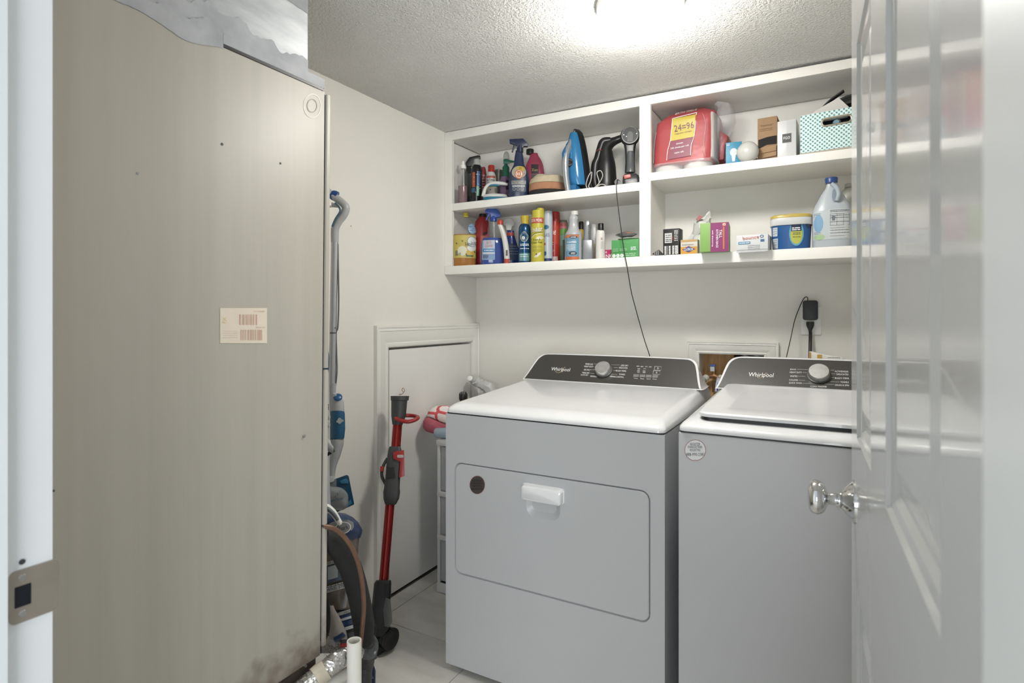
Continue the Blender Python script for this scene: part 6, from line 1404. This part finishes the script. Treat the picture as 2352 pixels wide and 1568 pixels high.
text('SteamMaster', mf2, 771, 1147, 7, mat((60, 120, 150), 0.4), mp_, w=38, rot=14, slant=0.3); polyd('sail_logo', mf2, [(770, 1142), (774, 1132), (777, 1140), (776, 1133.5), (774.5, 1131), (768, 1143)], mat((50, 100, 130), 0.4), mp_)

hkm = m3(766, 473)
tube('wall_hook', [Vector((XL+0.0005, hkm.y, hkm.z+0.01)), Vector(((XL+hkm.x)/2, hkm.y, hkm.z)), hkm], 0.004, BRUSHED, mp_, n=8)
# upright vacuum behind the cabinet corner
ud = 1.74
uv = thing('upright_vacuum', 'blue and silver upright vacuum with clear bin, partly hidden by the air handler', 'vacuum', (Dp(766, 1500, ud).x, Dp(766, 1500, ud).y, 0))
u3 = lambda px, py, dd=0.0: Dp(px, py, ud+dd)
ku = K(ud, 766)
def uring(y, cx_, w, tilt=0.0, sq=0.9): return [u3(cx_+w*math.cos(a), y-tilt*math.cos(a), w*ku*sq*math.sin(a)) for a in [2*math.pi*j/32 for j in range(32)]]
UB = mat((36, 62, 108), 0.3, name='navy_gloss'); US = mat((178, 182, 186), 0.3, metal=0.3)
v, f = loft([uring(1244, 768, 60, 9), uring(1232, 768, 64, 9), uring(1226, 768, 65, 9), uring(1220, 768, 62, 9), uring(1206, 766, 57, 7), uring(1192, 762, 48, 5), uring(1182, 758, 34, 4), uring(1178, 756, 14, 2)])
mk('bin_lid', v, f, UB, uv, smooth=True, sharp=50)
def dome(px, py, off=0.0):   # front surface of the lid
    q = max(-0.98, min(0.98, (px-768)/62)); return u3(px, py, -60*ku*0.9*math.sqrt(1-q*q)*(0.97-0.10*max(0, (1232-py))/40)-off)
v = [(743, 1211), (760, 1200), (776, 1194), (800, 1193), (812, 1199), (813, 1210), (804, 1222), (788, 1232), (770, 1236), (743, 1234)]
V = [dome(x, y, 0.008) for x, y in v]+[dome(x, y, -0.012) for x, y in v]; n = len(v)
mk('silver_band', V, [tuple(range(n)), tuple(range(n, 2*n))[::-1]]+[(i, (i+1) % n, n+(i+1) % n, n+i) for i in range(n)], US, uv)
blob('badge', dome, 788, 1212, 18, 13, mat((150, 154, 156), 0.35), uv, off=0.010, rot=-14); blob('badge_ring', dome, 788, 1212, 18.5, 13.5, WHITE, uv, off=0.0105, inner=0.9, rot=-14)
text('Shark', dome, 787, 1212, 10, INK, uv, w=27, rot=12, off=0.013)
tube('carry_handle', [u3(736, 1163, -0.06), u3(752, 1166, -0.065), u3(766, 1178, -0.068), u3(777, 1195, -0.066), u3(782, 1203, -0.064)], [0.010, 0.0105, 0.0095, 0.008, 0.0075], WHITE, uv, n=16)
tube('handle_inlay', [u3(740, 1164, -0.072), u3(754, 1169, -0.0765), u3(767, 1181, -0.078), u3(776, 1194, -0.076)], [0.005, 0.006, 0.0055, 0.0045], mat((112, 122, 124), 0.5), uv, n=12)
BIN = mat((128, 116, 104), 0.18, noise=0.25, nscale=14, alpha=0.92)
v, f = loft([uring(1400, 764, 52, 0), uring(1300, 764, 56, 4), uring(1242, 767, 59, 8)]); mk('dust_bin', v, f, BIN, uv, smooth=True)
def bin_(px, py, off=0.0):
    q = max(-0.98, min(0.98, (px-765)/56)); return u3(px, py, -56*ku*0.9*math.sqrt(1-q*q)-off-0.002)
for nm, y0, y1, m_ in (('label_band', 1288, 1296, mat((210, 212, 214), 0.4)), ('label_band', 1298, 1338, mat((92, 106, 134), 0.35)), ('label_band', 1343, 1347, INK), ('label_band', 1347.5, 1359, mat((214, 216, 216), 0.4))):
    decal(nm, lambda a, b, o: bin_(a, b-(a-745)*0.28+4, o), 736, 812, y0, y1, m_, uv, off=0.001, nx=12)
bl_ = lambda a, b, o=0.0: bin_(a, b-(a-745)*0.28+4, o)
text('NEVER LOSES SUCTION', bl_, 775, 1292, 6, INK, uv, w=66, off=0.0025); text('SWIVEL STEERING', bl_, 781, 1353, 7.5, INK, uv, w=68, off=0.0025)
decal('picture', bl_, 753, 776, 1300, 1330, mat((196, 206, 212), 0.4), uv, off=0.0022); lines(bl_, 746, 800, [1345], 1.6, WINK, uv, off=0.0026)
tube('silver_clip', [bin_(806, 1263, 0.004), bin_(803, 1285, 0.004)], 0.004, US, uv, n=10, k=1)
rings = [uring(1404, 764, 50), uring(1398, 764, 54), uring(1392, 764, 50)]
v, f = loft([uring(1500, 766, 46), uring(1440, 766, 50), uring(1398, 764, 50)]); mk('motor_housing', v, f, mat((70, 74, 82), 0.35), uv, smooth=True)
low = lambda a, b, o=0.0: u3(a, b-(a-745)*0.30, -52*ku*0.9*math.sqrt(max(0.05, 1-min(0.97, ((a-766)/52))**2))-o)
for nm, y0, y1, m_ in (('lower_band', 1408, 1416, mat((200, 204, 206), 0.4)), ('lower_band', 1418, 1424, UB), ('lower_band', 1424, 1430, mat((210, 212, 212), 0.4)), ('lower_band', 1432, 1444, UB), ('lower_band', 1446, 1454, mat((206, 208, 210), 0.4)), ('lower_band', 1455, 1462, INK)):
    decal(nm, low, 770, 816, y0+8, y1+8, m_, uv, off=0.003, nx=8)
text('PRESS', low, 800, 1421, 6, mat((90, 94, 100), 0.4), uv, w=20, off=0.006)
tube('release_lever', [u3(789, 1392, -0.075), u3(794, 1372, -0.078), u3(797, 1358, -0.076)], [0.008, 0.006, 0.005], US, uv, n=12)
v, f = loft([[u3(cx_+w*math.cos(a), y, -0.085+w*ku*0.7*math.sin(a)) for a in [2*math.pi*j/20 for j in range(20)]] for y, cx_, w in ((1468, 778, 20), (1452, 775, 21), (1420, 766, 16), (1400, 759, 11), (1390, 758, 8))])
mk('hose_elbow', v, f, mat((168, 160, 152), 0.45, noise=0.1, nscale=20), uv, smooth=True, sharp=50)
tube('elbow_band', [u3(770, 1468, -0.1), u3(790, 1456, -0.1)], 0.008, UB, uv, n=10, k=1)
v, f = loft([[u3(cx_+w*math.cos(a), y, -0.07+w*ku*0.7*math.sin(a)) for a in [2*math.pi*j/20 for j in range(20)]] for y, cx_, w in ((1500, 766, 26), (1478, 762, 24), (1460, 752, 17))])
mk('lower_elbow', v, f, mat((176, 170, 162), 0.45, noise=0.1, nscale=20), uv, smooth=True, sharp=50)
tube('red_latch', [u3(782, 1482, -0.1), u3(796, 1482, -0.1)], 0.006, REDP, uv, n=10, k=1)
tube('wand', [u3(742, 560, 0.05), u3(741, 700, 0.05), u3(743, 900, 0.05), u3(745, 1100, 0.04), u3(748, 1180, 0.03)], [12*ku, 12*ku, 14*ku, 13*ku, 13*ku], GM, uv, n=18)
tube('wand_rod', [u3(753.5, 530, 0.05), u3(752.5, 700, 0.05), u3(751, 790, 0.05)], 2.6*ku, mat((104, 108, 110), 0.4), uv, n=10)
tube('wand_grip', [u3(748, 795, 0.0), u3(750, 820, 0.0), u3(749, 850, 0.0), u3(746, 868, 0.0)], [4*ku, 7*ku, 6.5*ku, 3*ku], mat((40, 84, 124), 0.3), uv, n=14)
for y in (958, 976): tube('wand_clip', [u3(744, y, 0.03), u3(757, y, 0.03)], 0.008, GM, uv, n=12, k=1)
for i in range(4): tube('vent_slot', [u3(750, 930+3.4*i, 0.028), u3(755, 929+3.4*i, 0.028)], 0.0014, INK, uv, n=6, k=1)
v, f = loft([[u3(740, 1013+14*b_, -0.0+0.03*a_) for a_, b_ in rrect(-1, 1, -1, 1, 0.6, 5)], [u3(752, 1020+15*b_, 0.026*a_) for a_, b_ in rrect(-1, 1, -1, 1, 0.6, 5)], [u3(766, 1034+8*b_, 0.022*a_) for a_, b_ in rrect(-1, 1, -1, 1, 0.6, 5)]])
mk('crevice_tool', v, f, mat((196, 198, 200), 0.35), uv, smooth=True, sharp=50); tube('tool_mouth', [u3(748, 1046, 0), u3(767, 1034, 0)], 0.005, INK, uv, n=8, k=1)
dk = thing('bundled_vacuum_hose', 'dark ribbed hose end with grey ring standing on the floor by the drain pipe', 'hose', (Dp(840, 1500, 1.72).x, Dp(840, 1500, 1.72).y, 0))
k3 = K(1.70, 840)
tube('hose_end', [Dp(838, 1462, 1.60), Dp(842, 1488, 1.66), Dp(842, 1520, 1.70), Dp(838, 1548, 1.70), Dp(836, 1640, 1.70)], [20*k3, 21*k3, 18*k3, 17*k3, 18*k3], mat((54, 54, 54), 0.5, noise=0.2, nscale=40, bump=0.5, bscale=80), dk, n=18)
for i in range(3): tube('hose_ring', [Dp(852+i*3, 1478+6*i, 1.66), Dp(853+i*3, 1503+4*i, 1.66)], 0.011-0.001*i, (mat((104, 108, 110), 0.4), BLACK, DKGREY)[i], dk, n=12, k=1)
v, f = lathe([(-0.012, 0.020), (-0.010, 0.030), (0.004, 0.031), (0.008, 0.028), (0.010, 0.022), (0.006, 0.018)], Dp(849, 1486, 1.62), Vector((0.9, 0.05, 0.25)), 28); mk('hose_collar', v, f, mat((84, 88, 90), 0.4), dk, smooth=True, sharp=40)
npt = [(828, 1534), (846, 1519), (858, 1524), (863, 1540), (862, 1600), (828, 1600)]
prism('floor_nozzle', npt, lambda a, b, q: Dp(a, b, 1.76+q), 0, 0.05, mat((34, 56, 104), 0.3), uv, bevel=0.006, smooth=True)
text('LUXE', lambda a, b, o: Dp(a, b, 1.758-o), 845, 1558, 7, WINK, uv, w=25, rot=22)
tube('red_dot', [Dp(840, 1519, 1.665), Dp(846, 1519, 1.665)], 0.003, mat((200, 60, 50), 0.4), dk, n=8, k=1)
bh = thing('black_hose', 'black curved hose edge right beside the air handler corner', 'hose', Dp(748, 1450, 1.5))
tube('hose', [Dp(736, 1345, 1.45), Dp(746, 1372, 1.5), Dp(750, 1410, 1.5), Dp(748, 1450, 1.5), Dp(738, 1472, 1.45)], [8*K(1.5), 8*K(1.5), 9*K(1.5), 9*K(1.5), 8*K(1.5)], BLACKR, bh, n=14)

# refrigerant lines and drain
rl = thing('insulated_refrigerant_line', 'thick black foam insulated refrigerant line arching out of the air handler', 'pipe', Dp(800, 1300, 1.45))
kl = lambda d: K(d, 800)
pts = [(742, 1232, 1.385, 17), (757, 1240, 1.40, 24), (778, 1257, 1.43, 26), (797, 1287, 1.46, 27), (812, 1325, 1.49, 26), (823, 1365, 1.52, 25), (831, 1405, 1.55, 25), (836, 1440, 1.57, 24), (838, 1472, 1.58, 21)]
tube('insulation', [Dp(a, b, d) for a, b, d, r in pts], [r*kl(d) for a, b, d, r in pts], BLACKR, rl, n=24, k=5)
tag(tube('copper_line', [Dp(a, b, d) for a, b, d in ((742, 1208, 1.36), (765, 1213, 1.37), (788, 1230, 1.39), (808, 1258, 1.40), (823, 1295, 1.42), (832, 1340, 1.44), (835.5, 1385, 1.45), (834, 1420, 1.45), (829, 1468, 1.44), (826, 1500, 1.43), (824, 1560, 1.42), (824, 1700, 1.40))], 0.0058, COPPER, n=12), 'thin brown copper line curving over the black insulation', 'pipe')

# drawer tower, towels and odds beside the dryer
TX0, TX1, TY0, TY1 = -1.50, -1.185, 2.02, 2.38
tw = thing('drawer_tower', 'white plastic drawer tower squeezed between the dryer and the access door', 'drawer unit', (-1.34, 2.2, 0))
TWM = mat((214, 214, 212), 0.4); 
zs_ = [0.0, 0.035, 0.247, 0.433, 0.640]
for x in (TX0, TX1-0.014):
    for y in (TY0, TY1-0.014): box('post', x, x+0.014, y, y+0.014, 0.0, 0.65, TWM, tw, bevel=0.003)
for z in (0.035, 0.240, 0.428): box('shelf_frame', TX0-0.001, TX1+0.001, TY0-0.0015, TY1, z-0.012, z+0.010, TWM, tw, bevel=0.004)
box('top_lid', TX0-0.004, TX1+0.004, TY0-0.004, TY1, 0.636, 0.660, TWM, tw, bevel=0.005)
box('base_rim', TX0-0.002, TX1+0.002, TY0-0.003, TY1, 0.002, 0.045, TWM, tw, bevel=0.006)
TR = mat((196, 198, 200), 0.3, alpha=0.72, name='frosted_plastic')
for a, b in ((0.050, 0.226), (0.254, 0.414), (0.442, 0.632)):
    dq = box('drawer', TX0+0.016, TX1-0.016, TY0+0.004, TY1-0.02, a, b, TR, tw, bevel=0.006)
    box('drawer_lip', TX0+0.06, TX1-0.06, TY0-0.012, TY0+0.004, b-0.03, b-0.012, TWM, dq, bevel=0.004)
def cloth(name, lab, cat, pts, yc, dep, m, seed=1, extra=None, rot=0):
    """rolled/folded textile: traced outline in the picture given real depth"""
    rn = random.Random(seed); cx_ = sum(p[0] for p in pts)/len(pts); cy_ = sum(p[1] for p in pts)/len(pts)
    d = ony(cx_, cy_, yc).dot(Vector((-_s, _c, 0)))
    t = thing(name, lab, cat, Dp(cx_, cy_, d))
    rings = []
    for v_, k_ in ((-dep, 0.72), (-dep*0.8, 0.93), (-dep*0.4, 1.0), (dep*0.4, 1.0), (dep*0.8, 0.93), (dep, 0.72)):
        rings.append([Dp(cx_+(x-cx_)*k_, cy_+(y-cy_)*k_, d+v_) for x, y in pts])
    v, f = loft(rings); o = mk('textile', v, f, m, t, smooth=True, sharp=70); return t, o
TP = mat((208, 96, 112), 0.95, noise=0.08, nscale=80, bump=0.7, bscale=300, name='pink_terry')
cloth('pink_towel', 'folded coral pink towel on top of the drawer tower', 'towel', [(972, 968), (976, 961), (984, 957), (996, 962), (1016, 971), (1060, 984), (1060, 1003), (1024, 1003), (1004, 998), (980, 991), (972, 983)], 2.10, 0.075, TP)
def pattern_mat():
    m = bpy.data.materials.new('red_lattice_towel'); m.use_nodes = True; nt = m.node_tree; b = nt.nodes['Principled BSDF']; b.inputs['Roughness'].default_value = 0.95
    tc = nt.nodes.new('ShaderNodeTexCoord'); mp = nt.nodes.new('ShaderNodeMapping'); mp.inputs['Scale'].default_value = (17, 17, 17); mp.inputs['Location'].default_value = (0.25, 0.1, 0.35)
    nt.links.new(tc.outputs['Object'], mp.inputs[0]); vo = nt.nodes.new('ShaderNodeTexVoronoi'); vo.feature = 'DISTANCE_TO_EDGE'; vo.inputs['Scale'].default_value = 1.0; vo.inputs['Randomness'].default_value = 0.35
    nt.links.new(mp.outputs[0], vo.inputs['Vector']); l_ = nt.nodes.new('ShaderNodeMath'); l_.operation = 'LESS_THAN'; l_.inputs[1].default_value = 0.10; nt.links.new(vo.outputs['Distance'], l_.inputs[0])
    mx = nt.nodes.new('ShaderNodeMix'); mx.data_type = 'RGBA'; mx.inputs[6].default_value = (*lin((226, 218, 212)), 1); mx.inputs[7].default_value = (*lin((206, 86, 90)), 1)
    nt.links.new(l_.outputs[0], mx.inputs[0]); nt.links.new(mx.outputs[2], b.inputs['Base Color']); return m
cloth('patterned_towel', 'white towel with red lattice pattern lying on the pink towel', 'towel', [(980, 956), (984, 944), (992, 936), (1004, 931), (1030, 931), (1060, 940), (1060, 980), (1030, 975), (1010, 969), (992, 961)], 2.12, 0.07, pattern_mat())
bj = thing('plastic_tumbler', 'pale blue translucent plastic tumbler lying on the drawer tower', 'tumbler', Dp(1000, 1016, 2.5))
d_ = Vector((0.9, 0.35, 0)).normalized(); c_ = Vector((TX0+0.000, TY0+0.03, 0.685))
v, f = lathe([(-0.03, 0.001), (-0.029, 0.018), (-0.02, 0.0225), (0.02, 0.0235), (0.08, 0.0245)], c_, d_, 24); mk('tumbler', v, f, mat((176, 200, 214), 0.15, alpha=0.75), bj, smooth=True, sharp=60)
wb = thing('wooden_item', 'small tan wooden piece beside the tumbler under the pink towel', 'wood piece', (TX0+0.12, TY0+0.05, 0.661))
box('block', TX0+0.075, TX0+0.2, TY0+0.004, TY0+0.028, 0.6605, 0.694, mat((196, 146, 110), 0.6, noise=0.1), wb, bevel=0.003)
# objects poking up behind the dryer
wh = thing('plastic_sheeting', 'crumpled white plastic roll poking up behind the left corner of the dryer', 'plastic sheet', (-1.42, 2.43, 0))
d5 = 2.92
v, f = tubev([Dp(1081, 868, d5-0.02), Dp(1090, 874, d5), Dp(1106, 882, d5), Dp(1124, 893, d5), Dp(1130, 930, d5), Dp(1130, 1000, d5+0.0), Dp(1120, 1240, d5)], [8*K(d5), 12*K(d5), 11*K(d5), 16*K(d5), 24*K(d5), 26*K(d5), 30*K(d5)], n=16, k=5)
rn = random.Random(5); v = [Vector(p)+Vector((rn.uniform(-1, 1), rn.uniform(-1, 1), rn.uniform(-1, 1)))*0.003 for p in v]
mk('sheet', v, f, mat((224, 224, 220), 0.35, bump=0.5, bscale=60), wh, smooth=True, sharp=25)
v, f = lathe([(0, 0.0125), (0.008, 0.014), (0.012, 0.009), (0.013, 0.001)], Dp(1080, 870, d5-0.04), ray(1080, 870)*-1+Vector((-0.2, 0, 0.5)), 16); mk('cap', v, f, WHITE, wh, smooth=True)
kb = thing('black_knob_handle', 'black ribbed knob of a rod standing behind the dryer corner', 'rod', (Dp(1064, 906, 2.75).x, Dp(1064, 906, 2.75).y, 0))
tp_ = Dp(1064, 906, 2.75); lowp = tp_.copy(); lowp.z = 0.0
v, f = lathe([(-0.04, 0.012), (-0.02, 0.021), (0.002, 0.021), (0.012, 0.015), (0.016, 0.001)], tp_, (0, 0, 1), 20); mk('knob', v, f, BLACK, kb, smooth=True)
tube('rod', [lowp, tp_-Vector((0, 0, 0.02))], 0.008, BLACK, kb, n=12, k=1)
for i in range(3): tube('rib', [Dp(1059+4*i, 899, 2.73), Dp(1058.5+4*i, 905, 2.728)], 0.0012, GREY, kb, n=6, k=1)

# small nail left in the wall
nl = Dp(806, 519, 1); 
v, f = lathe([(0, 0.0022), (0.002, 0.002)], onx(806, 519, XL), (1, 0, 0), 8); tag(mk('nail', v, f, BRASS), 'tiny brass nail in the left wall right of the mop handle', 'nail')
